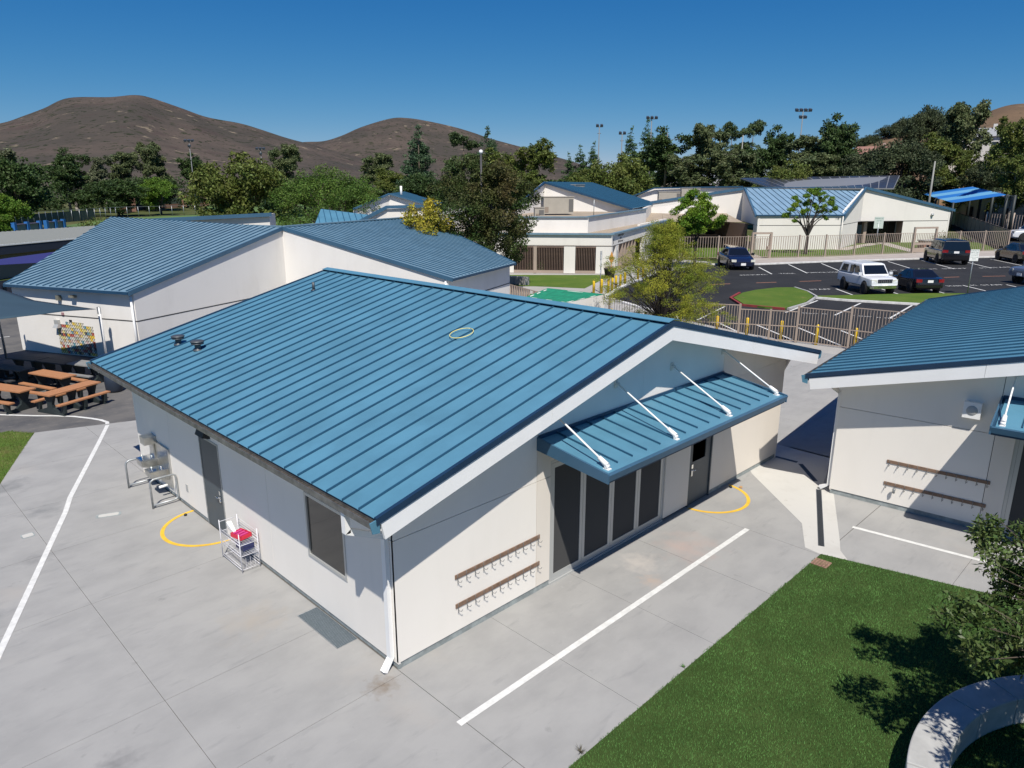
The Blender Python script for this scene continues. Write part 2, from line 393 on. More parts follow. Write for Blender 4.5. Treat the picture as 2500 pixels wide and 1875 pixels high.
def classroom(label, loc, ang, L, main=True):
    T = thing('classroom_building', label, 'building', loc, ang, 'blue roofed classroom buildings')
    W = 13.36
    # core walls: a dark shell behind the plaster panels
    core = MB()
    core.hexa([(0.05, .05, 0), (W - .05, .05, 0), (W - .05, L - .05, 0), (.05, L - .05, 0)], [(0.05, .05, 3.0), (W - .05, .05, 3.0), (W - .05, L - .05, 3.0), (.05, L - .05, 3.0)])
    core.hexa([(0.05, .05, 3.0), (W - .05, .05, 3.0), (6.5, .05, 4.7)], [(0.05, L - .05, 3.0), (W - .05, L - .05, 3.0), (6.5, L - .05, 4.7)])
    shell = core.build('inner_wall', M['joint'], T)
    A, B = (0, 0), (W, 0)
    zr = lambda x: roof_z(x) - 0.09
    J = 0.006
    def panel(pts, m, a=A, b=B, name='wall_panel'):
        return MB().wall(a, b, pts, 0.045).build(name, m, T)
    # front
    panel([(0, .13), (3.24 - J, .13), (3.24 - J, 2.305), (0, 2.305)], M['wall'])
    panel([(0, 2.305 + 2 * J), (3.24 - J, 2.305 + 2 * J), (3.24 - J, zr(3.24)), (0, zr(0))], M['wall'])
    panel([(3.24 + J, 2.305 + 2 * J), (3.62, 2.305 + 2 * J), (3.62, 2.92), (3.24 + J, 2.92)], M['cream'])
    panel([(3.24 + J, .13), (3.62, .13), (3.62, 2.305), (3.24 + J, 2.305)], M['cream'])
    panel([(3.62, 2.62), (7.58, 2.62), (7.58, 2.92), (3.62, 2.92)], M['cream'])
    panel([(3.24 + J, 2.925), (6.5, 2.925), (6.5, zr(6.5)), (3.24 + J, zr(3.24))], M['cool'])
    panel([(6.5 + .003, 2.925), (9.87, 2.925), (9.87, zr(9.87)), (6.5 + .003, zr(6.5))], M['cool'])
    panel([(7.58, .06), (8.62, .06), (8.62, 2.92), (7.58, 2.92)], M['cream'])
    panel([(8.62, 2.17), (9.66, 2.17), (9.66, 2.92), (8.62, 2.92)], M['cream'])
    panel([(9.66, .13), (W, .13), (W, 2.92), (9.66, 2.92)], M['cream'])
    panel([(9.87 + J, 2.925), (W, 2.925), (W, zr(W)), (9.87 + J, zr(9.87))], M['cream'])
    MB().box(0.01, 3.62, 0.02, 0.06, 0, .128).build('plinth', M['plinth'], T)
    MB().box(9.66, W - .01, 0.02, 0.06, 0, .128).build('plinth', M['plinth'], T)
    # left wall (x = 0): wall runs from back to front so that "behind" is +x
    a, b = (0, L), (0, 0)
    def lp(y0, y1, z0, z1, m=M['cream']):
        return MB().wall(a, b, [(L - y1, z0), (L - y0, z0), (L - y0, z1), (L - y1, z1)], 0.045).build('wall_panel', m, T)
    if main:
        wcol = M['wall']
        lp(0.004, 1.40, .1, 2.305, wcol); lp(2.70, 4.2, .1, 2.305, wcol); lp(4.2 + .008, 6.38, .1, 2.305, wcol); lp(1.40, 2.70, .1, 1.02, wcol)
        lp(1.40, 2.70, 2.30, 2.305, wcol)
        lp(7.42, 9.3, .1, 2.305, wcol); lp(9.308, 11.2, .1, 2.305, wcol); lp(11.208, L - .004, .1, 2.305, wcol)
        lp(0.004, 6.38, 2.317, 3.02, wcol); lp(6.38, 7.42, 2.2, 3.02, wcol); lp(7.42, L - .004, 2.317, 3.02, wcol)
        MB().box(0.02, 0.06, 0.01, 6.38, 0, .098).build('plinth', M['plinth'], T)
        MB().box(0.02, 0.06, 7.42, L - .01, 0, .098).build('plinth', M['plinth'], T)
    else:
        lp(0.004, L - .004, .1, 2.305, M['cream']); lp(0.004, L - .004, 2.317, 3.02, M['cream'])
        MB().box(0.02, 0.06, 0.01, L - .01, 0, .098).build('plinth', M['plinth'], T)
    MB().wall((W, 0), (W, L), [(0.004, .0), (L, 0), (L, 3.0), (0.004, 3.0)], 0.045).build('wall_panel', M['cream'], T)
    MB().wall((W, L), (0, L), [(0, 0), (W, 0), (W, zr(0)), (W - 6.5, zr(6.5)), (0, zr(W))], 0.045).build('wall_panel', M['cream'], T)
    # roof deck, panels, ridge cap, rakes
    oy0, oy1 = -0.634, L + 0.634
    roof = MB()
    roof.hexa([(-.66, oy0 + .02, 3.0), (6.5, oy0 + .02, 4.82), (6.5, oy1 - .02, 4.82), (-.66, oy1 - .02, 3.0)][::-1], [(-.66, oy0 + .02, 3.12), (6.5, oy0 + .02, 4.94), (6.5, oy1 - .02, 4.94), (-.66, oy1 - .02, 3.12)][::-1])
    roof.hexa([(6.5, oy0 + .02, 4.82), (14.02, oy0 + .02, 3.0), (14.02, oy1 - .02, 3.0), (6.5, oy1 - .02, 4.82)][::-1], [(6.5, oy0 + .02, 4.94), (14.02, oy0 + .02, 3.12), (14.02, oy1 - .02, 3.12), (6.5, oy1 - .02, 4.94)][::-1])
    ro = roof.build('roof', M['roof_trim'], T)
    n = round((oy1 - oy0) / 0.434); sp = (oy1 - oy0) / n
    for side in (0, 1):
        dx, dz = (7.16, 1.821) if side == 0 else (7.52, 1.821)
        ln = math.hypot(dx, dz) - 0.10
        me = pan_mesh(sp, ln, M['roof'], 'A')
        for i in range(n):
            o = bpy.data.objects.new('roof_panel', me); link(o); o.parent = ro
            if side == 0:
                # local x -> -y (width), local y -> up slope
                ux = Vector((0, 1, 0)); uy = Vector((dx, 0, dz)).normalized()
                orig = Vector((-.68, oy0 + i * sp, 3.144 - .005))
                nn = Vector((-dz, 0, dx)).normalized()
                # right-handed: x=-y dir
                ux = Vector((0, -1, 0)); orig = Vector((-.68, oy0 + (i + 1) * sp, 3.139))
            else:
                ux = Vector((0, 1, 0)); uy = Vector((-dx, 0, dz)).normalized(); nn = Vector((dz, 0, dx)).normalized()
                orig = Vector((14.04, oy0 + i * sp, 3.139))
            mt = Matrix((ux, uy, nn)).transposed().to_4x4(); mt.translation = orig
            o.matrix_local = mt
    cap = MB()
    cap.hexa([(6.38, oy0 - .01, 4.955), (6.5, oy0 - .01, 4.975), (6.62, oy0 - .01, 4.955)], [(6.38, oy1, 4.955), (6.5, oy1, 4.975), (6.62, oy1, 4.955)])
    capo = MB()
    for s_, x0, x1 in ((-1, 6.30, 6.5), (1, 6.5, 6.70)):
        za = 5.03; zb = 4.985
        pts = [(x0, oy0 - .03, zb if s_ < 0 else za), (x1, oy0 - .03, za if s_ < 0 else zb), (x1, oy1 + .03, za if s_ < 0 else zb), (x0, oy1 + .03, zb if s_ < 0 else za)]
        capo.hexa([(p[0], p[1], p[2] - .012) for p in pts], pts)
    capo.build('ridge_cap', M['roof'], ro)
    for y0, y1, nm in ((oy0 - .035, oy0 + .03, 'f'), (oy1 - .03, oy1 + .035, 'b')):
        rk = MB()
        rk.hexa([(-.7, y0, 3.07), (-.7, y1, 3.07), (-.7, y1, 3.172), (-.7, y0, 3.172)], [(6.5, y0, 4.885), (6.5, y1, 4.885), (6.5, y1, 4.995), (6.5, y0, 4.995)])
        rk.hexa([(6.5, y0, 4.885), (6.5, y1, 4.885), (6.5, y1, 4.995), (6.5, y0, 4.995)], [(14.06, y0, 3.07), (14.06, y1, 3.07), (14.06, y1, 3.172), (14.06, y0, 3.172)])
        rk.build('rake_trim', M['rake'], ro)
    # white fascia boards under the rake
    for y0, y1 in ((oy0 - .015, oy0 + .03), (oy1 - .03, oy1 + .015)):
        f1 = MB(); f1.hexa([(-.56, y0, 2.80), (-.56, y1, 2.80), (-.62, y1, 3.07), (-.62, y0, 3.07)], [(2.9, y0, 3.675), (2.9, y1, 3.675), (2.9, y1, 3.965), (2.9, y0, 3.965)])
        f1.build('fascia', M['white'], ro)
        f1 = MB(); f1.hexa([(2.906, y0, 3.677), (2.906, y1, 3.677), (2.906, y1, 3.967), (2.906, y0, 3.967)], [(6.5, y0, 4.59), (6.5, y1, 4.59), (6.5, y1, 4.88), (6.5, y0, 4.88)])
        f1.build('fascia', M['white'], ro)
        f2 = MB(); f2.hexa([(6.505, y0, 4.589), (6.505, y1, 4.589), (6.505, y1, 4.879), (6.505, y0, 4.879)], [(10.0, y0, 3.742), (10.0, y1, 3.742), (10.0, y1, 4.032), (10.0, y0, 4.032)])
        f2.build('fascia', M['white'], ro)
        f2 = MB(); f2.hexa([(10.006, y0, 3.74), (10.006, y1, 3.74), (10.006, y1, 4.03), (10.006, y0, 4.03)], [(13.92, y0, 2.79), (13.92, y1, 2.79), (13.98, y1, 3.07), (13.98, y0, 3.07)])
        f2.build('fascia', M['white'], ro)
    so = MB()
    for (y0, y1) in ((oy0 + .03, 0.0), (L, oy1 - .03)):
        so.hexa([(-.6, y0, 2.93), (6.5, y0, 4.76), (6.5, y1, 4.76), (-.6, y1, 2.93)][::-1], [(-.6, y0, 2.96), (6.5, y0, 4.79), (6.5, y1, 4.79), (-.6, y1, 2.96)][::-1])
        so.hexa([(6.5, y0, 4.76), (13.96, y0, 2.93), (13.96, y1, 2.93), (6.5, y1, 4.76)][::-1], [(6.5, y0, 4.79), (13.96, y0, 2.96), (13.96, y1, 2.96), (6.5, y1, 4.79)][::-1])
    so.box(-.62, -.005, 0, L, 2.90, 2.93); so.box(W + .005, 13.97, 0, L, 2.90, 2.93)
    so.build('soffit', M['white'], ro)
    # gutters with debris, end caps
    for s_ in (-1, 1):
        xg = -.665 if s_ < 0 else 14.025
        xo = xg + s_ * .10
        g = MB(); lo, hi = sorted((xg, xo))
        g.box(lo, hi, oy0, oy1, 3.02, 3.03)
        g.box(min(xo, xo + s_ * .012), max(xo, xo + s_ * .012), oy0, oy1, 3.02, 3.115)
        g.box(min(xg, xg - s_ * .01), max(xg, xg - s_ * .01), oy0, oy1, 3.02, 3.10)
        gut = g.build('gutter', M['zinc'], ro)
        MB().box(lo + .002, hi - .002, oy0 + .02, oy1 - .02, 3.03, 3.06).build('gutter_debris', M['debris'], ro)
        for yy in (oy0 - .018, oy1 - .002):
            c = MB(); pr = [(xg - s_ * .02, 2.93), (xo + s_ * .0, 2.93 + .02), (xo + s_ * .04, 3.12), (xg - s_ * .02, 3.15)]
            c.hexa([(p[0], yy, p[1]) for p in pr], [(p[0], yy + .02, p[1]) for p in pr])
            c.build('gutter_end_cap', M['roof'], ro)
    # downspout at the near left corner
    d = MB()
    if main:
        d.box(-.085, -.005, .10, .20, .20, 2.43)
        d.hexa([(-.085, .10, .20), (-.085, .20, .20), (-.005, .20, .20), (-.005, .10, .20)][::-1], [(-.26, .05, .06), (-.26, .15, .06), (-.19, .15, -.0 + .012), (-.19, .05, .012)][::-1])
        d.build('downspout', M['white'], T)
        e = MB(); e.box(-.745, -.655, .10, .20, 2.66, 3.018)
        e.hexa([(-.745, .10, 2.66), (-.655, .10, 2.72), (-.655, .20, 2.72), (-.745, .20, 2.66)][::-1], [(-.085, .10, 2.34), (-.04, .10, 2.42), (-.04, .20, 2.42), (-.085, .20, 2.34)][::-1])
        e.build('downspout_elbow', M['white'], T)
    else:
        d.box(-.085, -.005, .06, .16, .20, 2.84)
        d.hexa([(-.085, .06, .20), (-.085, .16, .20), (-.005, .16, .20), (-.005, .06, .20)][::-1], [(-.28, .06, .10), (-.28, .16, .10), (-.22, .16, .02), (-.22, .06, .02)][::-1])
        d.build('downspout', M['white'], T)
        e = MB(); e.hexa([(-.72, .06, 2.985), (-.60, .06, 2.985), (-.60, .16, 2.985), (-.72, .16, 2.985)], [(-.08, .06, 2.62), (-.005, .06, 2.70), (-.005, .16, 2.70), (-.08, .16, 2.62)])
        e.build('downspout_elbow', M['cream'], T)
    e = MB(); e.hexa([(13.96, .06, 2.985), (14.08, .06, 2.985), (14.08, .16, 2.985), (13.96, .16, 2.985)], [(W + .005, .06, 2.6), (W + .09, .06, 2.52), (W + .09, .16, 2.52), (W + .005, .16, 2.6)])
    e.box(W + .005, W + .085, .06, .16, .1, 2.56)
    e.build('downspout', M['cream'], T)
    # awning
    x0, x1 = 3.26, 9.87
    aw = MB()
    aw.hexa([(x0, 0.0, 2.93), (x0, -1.6, 2.755), (x1, -1.6, 2.755), (x1, 0.0, 2.93)], [(x0, 0.0, 3.13), (x0, -1.6, 2.90), (x1, -1.6, 2.90), (x1, 0.0, 3.13)])
    awo = aw.build('awning', M['roof_trim'], T)
    nseam = 15; spa = (x1 - x0 - .1) / nseam
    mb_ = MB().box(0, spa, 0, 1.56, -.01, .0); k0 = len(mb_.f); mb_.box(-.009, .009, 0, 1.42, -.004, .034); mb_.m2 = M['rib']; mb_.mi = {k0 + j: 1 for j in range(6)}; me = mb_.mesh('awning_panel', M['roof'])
    for i in range(nseam):
        o = bpy.data.objects.new('awning_panel', me); link(o); o.parent = awo
        ux = Vector((-1, 0, 0)); uy = Vector((0, -1.6, -.23)).normalized(); nn = ux.cross(uy)
        mt = Matrix((ux, uy, nn)).transposed().to_4x4(); mt.translation = Vector((x0 + .05 + (i + 1) * spa, -.03, 3.152)); o.matrix_local = mt
    ed = MB()
    ed.hexa([(x0 - .03, -1.57, 2.80), (x0 - .03, -1.63, 2.80), (x1 + .03, -1.63, 2.80), (x1 + .03, -1.57, 2.80)], [(x0 - .03, -1.57, 2.925), (x0 - .03, -1.66, 2.925), (x1 + .03, -1.66, 2.925), (x1 + .03, -1.57, 2.925)])
    ed.build('awning_edge_trim', M['fasc'], awo)
    for xx, sg in ((x0, -1), (x1, 1)):
        q = MB(); xa, xb = sorted((xx, xx + sg * .035))
        q.hexa([(xa, 0, 2.94), (xa, -1.64, 2.77), (xb, -1.64, 2.77), (xb, 0, 2.94)], [(xa, 0, 3.19), (xa, -1.64, 2.945), (xb, -1.64, 2.945), (xb, 0, 3.19)])
        q.build('awning_side_trim', M['fasc'], awo)
    MB().box(x0, x1, -.035, -.003, 3.13, 3.22).build('awning_flashing', M['roof_trim'], awo)
    for xx in (3.42, 5.53, 7.55, 9.76):
        r_ = MB()
        xf = xx if xx < 9 else 9.72
        r_.tube((xx, -.04, 3.76), (xf, -1.44, 3.02), .018, 8)
        rod = r_.build('tie_rod', M['white'], awo)
        c_ = MB(); c_.tube((xf, -1.28, 3.105), (xf, -1.46, 3.01), .042, 8, .05); c_.box(xf - .05, xf + .05, -1.52, -1.40, 2.93, 2.955); c_.tube((xf - .045, -1.46, 2.99), (xf + .045, -1.46, 2.99), .032, 8)
        c_.build('clevis', M['white'], rod)
        c_ = MB(); c_.box(xx - .045, xx + .045, -.03, -.002, 3.66, 3.83); c_.tube((xx - .04, -.06, 3.75), (xx + .04, -.06, 3.75), .03, 8)
        c_.build('wall_bracket', M['cream'], rod)
    # folding glass doors
    gd = MB(); gd.box(3.62, 7.58, .03, .10, 2.54, 2.62); gd.box(3.62, 3.69, .03, .10, 0.0, 2.54); gd.box(7.51, 7.58, .03, .10, 0.0, 2.54); gd.box(3.62, 7.58, .0, .12, 0.0, .035)
    fr = gd.build('glass_door_frame', M['alu'], T)
    lw = (7.51 - 3.69) / 4
    for i in range(4):
        xa = 3.69 + i * lw; xb = xa + lw
        q = MB(); st = .085
        q.box(xa + .004, xa + st, .035, .085, .04, 2.53); q.box(xb - st, xb - .004, .035, .085, .04, 2.53)
        q.box(xa + st, xb - st, .035, .085, .04, .17); q.box(xa + st, xb - st, .035, .085, 2.43, 2.53)
        leaf = q.build('door_leaf', M['alu'], fr) if False else q.build('door_leaf', M['alu'], fr)
        MB().box(xa + st, xb - st, .06, .066, .17, 2.43).build('glass_pane', M['glass'], fr)
    # entry door with window
    q = MB(); q.box(8.62, 8.665, .0, .08, 0, 2.17); q.box(9.615, 9.66, .0, .08, 0, 2.17); q.box(8.665, 9.615, .0, .08, 2.125, 2.17)
    q.build('door_frame', M['door'], T)
    q = MB(); q.box(8.67, 9.61, .03, .075, .02, 1.12); q.box(8.67, 8.78, .03, .075, 1.12, 1.95); q.box(9.38, 9.61, .03, .075, 1.12, 1.95); q.box(8.67, 9.61, .03, .075, 1.95, 2.12)
    dr = q.build('door', M['door'], T)
    MB().box(8.78, 9.38, .05, .056, 1.12, 1.95).build('glass_pane', M['glass'], dr)
    q = MB(); q.box(8.72, 8.79, .0, .03, .78, 1.08); q.tube((8.755, -.03, .93), (8.755, .03, .93), .018); q.tube((8.755, -.04, .93), (8.90, -.04, .93), .013)
    q.build('handle', M['chrome'], dr)
    # hook rails
    hk = MB(); hk.tube((0, -.018, .05), (0, -.018, -.06), .006, 5); hk.path([(0, -.02, -.05), (.0, -.05, -.09), (.02, -.085, -.085), (.03, -.10, -.05)], .006, 5); hk.tube((0, -.02, -.05), (-.005, -.03, -.13), .006, 5)
    hme = hk.mesh('hook', M['hook'])
    for z in (1.18, .62):
        bd = MB().box(1.22, 3.32, -.018, -.002, z - .04, z + .04).build('hook_rail', M['wood'], T)
        for i in range(11):
            o = addobj('hook', hme, bd, (1.27 + i * .2, 0, z))
    return T

A1 = classroom('large white foreground classroom with bright blue roof and awning over folding glass doors', (0, 0, 0), 0.0, 11.744, True)
A2 = classroom('white classroom cut off by the right edge, blue roof with two round vents', (11.94, -2.1, 0), R(-83.9), 14.07, False)
# details only the main building has
lw = MB(); lw.box(-.015, .05, 1.40, 1.45, 1.02, 2.30); lw.box(-.015, .05, 2.65, 2.70, 1.02, 2.30); lw.box(-.015, .05, 1.45, 2.65, 1.02, 1.075); lw.box(-.015, .05, 1.45, 2.65, 2.245, 2.30)
wf = lw.build('window', M['alu'], A1)
MB().box(.018, .024, 1.45, 2.65, 1.075, 2.245).build('glass_pane', M['glass'], wf)
q = MB(); q.box(-.012, .05, 6.38, 6.42, 0, 2.2); q.box(-.012, .05, 7.38, 7.42, 0, 2.2); q.box(-.012, .05, 6.42, 7.38, 2.16, 2.2)
q.build('door_frame', M['galv'], A1)
dr = MB().box(.0, .04, 6.425, 7.375, .02, 2.155).build('door', M['door'], A1)
q = MB(); q.box(-.02, 0, 6.50, 6.57, .82, 1.08); q.tube((-.05, 6.535, .92), (0, 6.535, .92), .018); q.tube((-.055, 6.535, .92), (-.055, 6.70, .92), .014); q.lathe([(.03, 0), (.03, .02)], (0, 0, 0), 8)
q = MB(); q.box(-.02, 0, 6.50, 6.57, .82, 1.08); q.tube((-.05, 6.535, .92), (0, 6.535, .92), .018); q.tube((-.055, 6.535, .92), (-.055, 6.70, .92), .014); q.tube((-.03, 6.535, .84), (0, 6.535, .84), .035, 10)
q.build('handle', M['chrome'], dr)
MB().hexa([(-.17, 6.75, 2.30), (-.0, 6.75, 2.24), (-.0, 7.15, 2.24), (-.17, 7.15, 2.30)], [(-.12, 6.75, 2.42), (-.0, 6.75, 2.46), (-.0, 7.15, 2.46), (-.12, 7.15, 2.42)]).build('wall_lamp', M['black'], A1)
MB().box(-.012, 0, 8.48, 8.60, .44, .62).build('switch_plate', M['alu'], A1)
# roof vents
def turbine(parent, x, y):
    z = roof_z(x)
    v = MB(); v.lathe([(.115, -.03), (.115, .015), (.075, .02), (.075, .13), (.10, .14), (.15, .15), (.155, .175), (.10, .185), (.10, .19), (.165, .2), (.17, .225), (.13, .245), (.05, .25)], (x, y, z), 16)
    v.build('roof_vent', M['vent'], parent)
for x, y in ((1.02, 10.8), (1.09, 9.71)): turbine(A1, x, y)
q = MB(); q.tube((5.03, 10.77, roof_z(5.03)), (5.03, 10.77, roof_z(5.03) + .24), .04, 10); q.lathe([(.09, -.01), (.05, .03)], (5.03, 10.77, roof_z(5.03)), 10)
q.build('vent_pipe', M['vent'], A1)
hoop = bpy.data.meshes.new('hoop')
mb = MB(); pts = []
for i in range(25):
    a = 2 * math.pi * i / 24; x = 4.34 + .262 * math.cos(a); y = 3.32 + .262 * math.sin(a); pts.append((x, y, roof_z(x) + .06))
mb.path(pts, .009, 6)
tag(mb.build('hula_hoop', mat('hoop_yellow', (.75, .66, .22), .4)), 'thin yellow hoop lying on the foreground blue roof', 'hoop')
# second building: speaker box, vents, small cup on hook
q = MB(); q.box(2.58, 2.92, -.16, -.002, 2.62, 2.98); sp_ = q.build('wall_fan', M['white'], A2)
q = MB(); q.lathe([(.11, 0), (.10, .01), (.03, .012)], (0, 0, 0), 20); o = q.build('grille', mat('grey_grille', (.42, .43, .43), .6), sp_); o.location = (2.75, -.16, 2.80); o.rotation_euler = (R(90), 0, 0)
for x, y in ((5.1, 9.3), (5.15, 10.5)): turbine(A2, x, y)
# ------------------------------------------------------------ ground, paving, lawns
ang_n = 96
_pts = [(1900 * math.cos(2 * math.pi * i / ang_n) + 500, 1900 * math.sin(2 * math.pi * i / ang_n) + 500) for i in range(ang_n)]
M['ground'] = layered('dry_ground', (0.085, 0.09, 0.035), [(0.02, (1, 1, 1), .4, .6, (0.05, 0.075, 0.02), 1), (0.2, (1, 1, 1), .5, .7, (0.16, 0.13, 0.07), .7)], 0.95, spec=.1)
struct(sheet('ground', _pts, -0.16, M['ground']))
# worn asphalt court on the left, behind the main classroom
struct(sheet('asphalt_court', [(-30, 13.6), (-2.9, 13.6), (1.0, 12.2), (13.2, 12.2), (13.2, 30), (6, 60), (-40, 70)], -0.014, M['court']))
# general pale paving between the buildings
struct(sheet('walkway', [(13.2, 8), (13.2, 11), (13, -1), (20, -12), (60, -30), (31, 4), (30.0, 9), (31, 14), (34.2, 22.6), (40.3, 25.4), (44.1, 26.6), (49.8, 28.4), (61, 29.5), (60, 60), (30, 60), (22, 42), (25.2, 22.6), (17.4, 19.5), (13.4, 17)], -0.008, M['concrete_far']))
# concrete patio slabs (pieces over a dark joint bed)
bed = struct(sheet('concrete_patio', [(-26, -16), (30, -16), (30, 11.5), (13.3, 11.5), (13.3, 12.1), (1.5, 12.1), (1.5, 16.6), (-1.2, 17.5), (-3.05, 13.4), (-8.5, 0.3), (-14, -13)], -0.012, M['bed']))
slab_mats = M['concrete']
G_A, G_B = (-1.27, 17.73), (-3.02, 13.4)          # patio edge against the small lawn
def add_slabs(xs, ys, clips, shear=0.0):
    for i in range(len(xs) - 1):
        for j in range(len(ys) - 1):
            g = 0.004
            sh = lambda x, y: (x + shear * y, y)
            po = [sh(xs[i] + g, ys[j] + g), sh(xs[i + 1] - g, ys[j] + g), sh(xs[i + 1] - g, ys[j + 1] - g), sh(xs[i] + g, ys[j + 1] - g)]
            for (a, b) in clips:
                po = clip(po, a, b)
                if len(po) < 3: break
            if len(po) < 3: continue
            ar = abs(sum(po[k][0] * po[(k + 1) % len(po)][1] - po[(k + 1) % len(po)][0] * po[k][1] for k in range(len(po)))) / 2
            if ar < .02: continue
            MB().prism(po, -0.05, 0.0 - 0.0004 * ((i * 7 + j * 3) % 3)).build('concrete_slab', slab_mats, bed)
court_edge = ((1.5, 16.72), (-3.0, 18.35))
add_slabs([-8.9, -5.9, -2.96, -0.004], [-5.6, -2.63, -0.1, 1.95, 5.64, 8.4, 11.2, 14.4, 18.6], [((-1.27, 17.73), (-9.6, -1.9)), ((1.5, 16.62), (-3.2, 18.3))])
add_slabs([-0.004, 2.8], [11.2, 14.4, 18.6], [((1.5, 16.62), (-3.2, 18.3))])
add_slabs([-0.0, 2.07, 4.25, 6.41], [-3.27, 0.05], [])
# the slab under the doorway, cut by the drain channel
add_slabs([6.41, 8.60], [-3.27, 0.05], [])
add_slabs([-0.0 - 5.9, -2.96, 0.0], [-8.2, -5.6], [])
add_slabs([8.60, 14.5], [-3.3, 0.05], [])
add_slabs([13.37, 17, 20.6, 24.2, 27.8], [-3.2, 0.6, 4.3, 8.0, 11.4], [((14.0, -3.2), (24.0, 0.6))])
add_slabs([8.6, 12.4, 16.2], [-9.0, -5.6, -3.31], [((9.98, -8.6), (8.66, -3.3))[::-1]])
# pale concrete drain channel between the two classrooms
ch = struct(MB().prism([(8.64, -3.27), (8.70, -2.90), (9.77, -2.36), (11.72, -.12), (11.9, .03), (14.4, .5), (14.4, -1.2), (12.3, -1.8), (11.95, -2.23), (9.60, -3.29), (9.1, -3.50), (8.76, -3.80)], -.06, .003).build('drain_channel', M['swale']))
gr = MB()
for a, b in (((9.0, -3.13), (11.96, -1.84)), ((12.45, -1.55), (13.36, -.74)), ((13.42, -.62), (13.40, .02))):
    a = Vector(a); b = Vector(b); d = (b - a).normalized(); n = Vector((-d.y, d.x)) * .065
    MB().prism([tuple(a - n), tuple(b - n), tuple(b + n), tuple(a + n)], -.02, .0055).build('drain_cover', M['vent'], ch)
    k = int((b - a).length / .5)
    mb = MB()
    for i in range(int((b - a).length / .035)):
        p = a + d * (i * .035 + .02)
        mb.prism([tuple(p - n * .75 - d * .008), tuple(p - n * .75 + d * .008), tuple(p + n * .75 + d * .008), tuple(p + n * .75 - d * .008)], .0056, .008)
    stuff(mb.build('drain_slots', M['black'], ch))
# floor grate by the left wall
g = MB(); g.box(-.415, -.005, 1.19, 2.56, -.02, .004)
gt = tag(g.build('floor_grate', M['galv']), 'rectangular blue grey metal floor grate beside the left wall', 'grate')
mb = MB()
for i in range(38): mb.box(-.40, -.02, 1.205 + i * .0353, 1.221 + i * .0353, .0045, .012)
stuff(mb.build('grate_bars', mat('blue_grey_bars', (.13, .17, .2), .5, .5), gt))
# white lines and yellow door-swing arcs
def line(name, pts, w, z, m, label=None):
    o = strip(pts, w, z).build(name, m); return struct(o)
line('painted_line', [(-6.2, 1.0), (-4.5, 5.12), (-2.22, 10.42), (-1.89, 11.32), (-.16, 15.15), (.56, 16.78)], .115, .0045, M['line'])
arc = [(.56, 16.78), (.66, 17.15), (.58, 17.55), (.40, 17.98), (.05, 18.62), (-.40, 19.17), (-.86, 19.63), (-1.67, 20.6), (-2.9, 22.0)]
line('painted_line', arc, .115, -.006, M['line'])
line('painted_line', [(-.10, -1.6), (8.61, -1.6)], .115, .0045, M['line'])
line('painted_line', [(10.42, -3.26), (10.80, -6.05), (11.02, -7.7)], .11, .0045, M['line'])
line('painted_line', [(-6, 33.6), (-1.0, 33.2), (.6, 33.0)], .12, -.006, M['line'])
line('painted_line', [(-6, 36.8), (1.5, 36.0)], .12, -.006, M['line'])
line('yellow_arc', [(0 - 1.03 * math.sin(t), 7.30 + 1.03 * math.cos(t)) for t in [math.pi * i / 28 for i in range(29)]], .085, .0045, M['yellow'])
line('yellow_arc', [(9.60 - .99 * math.cos(t), 0 - .99 * math.sin(t)) for t in [0.05 + (math.pi - .1) * i / 28 for i in range(29)]], .085, .0045, M['yellow'])
# pavement access covers
def cover(x, y, rot, a, b, label):
    mb = MB(); n = 20
    def ring(aa, bb, z): return [(aa * math.copysign(abs(math.cos(t)) ** .35, math.cos(t)), bb * math.copysign(abs(math.sin(t)) ** .35, math.sin(t)), z) for t in [2 * math.pi * i / n for i in range(n)]]
    mb.hexa(ring(a, b, -.01), ring(a, b, .004))
    o = mb.build('access_cover', M['plinth'], None, (x, y, 0), rot); tag(o, label, 'cover')
    MB().hexa(ring(a * .8, b * .72, .004), ring(a * .8, b * .72, .008)).build('lid', M['swale'], o)
cover(-1.53, 9.52, R(-22), .27, .11, 'oblong concrete access cover set in the left patio')
cover(-3.15, 9.67, R(0), .13, .13, 'round pale access cover by the diagonal white line')
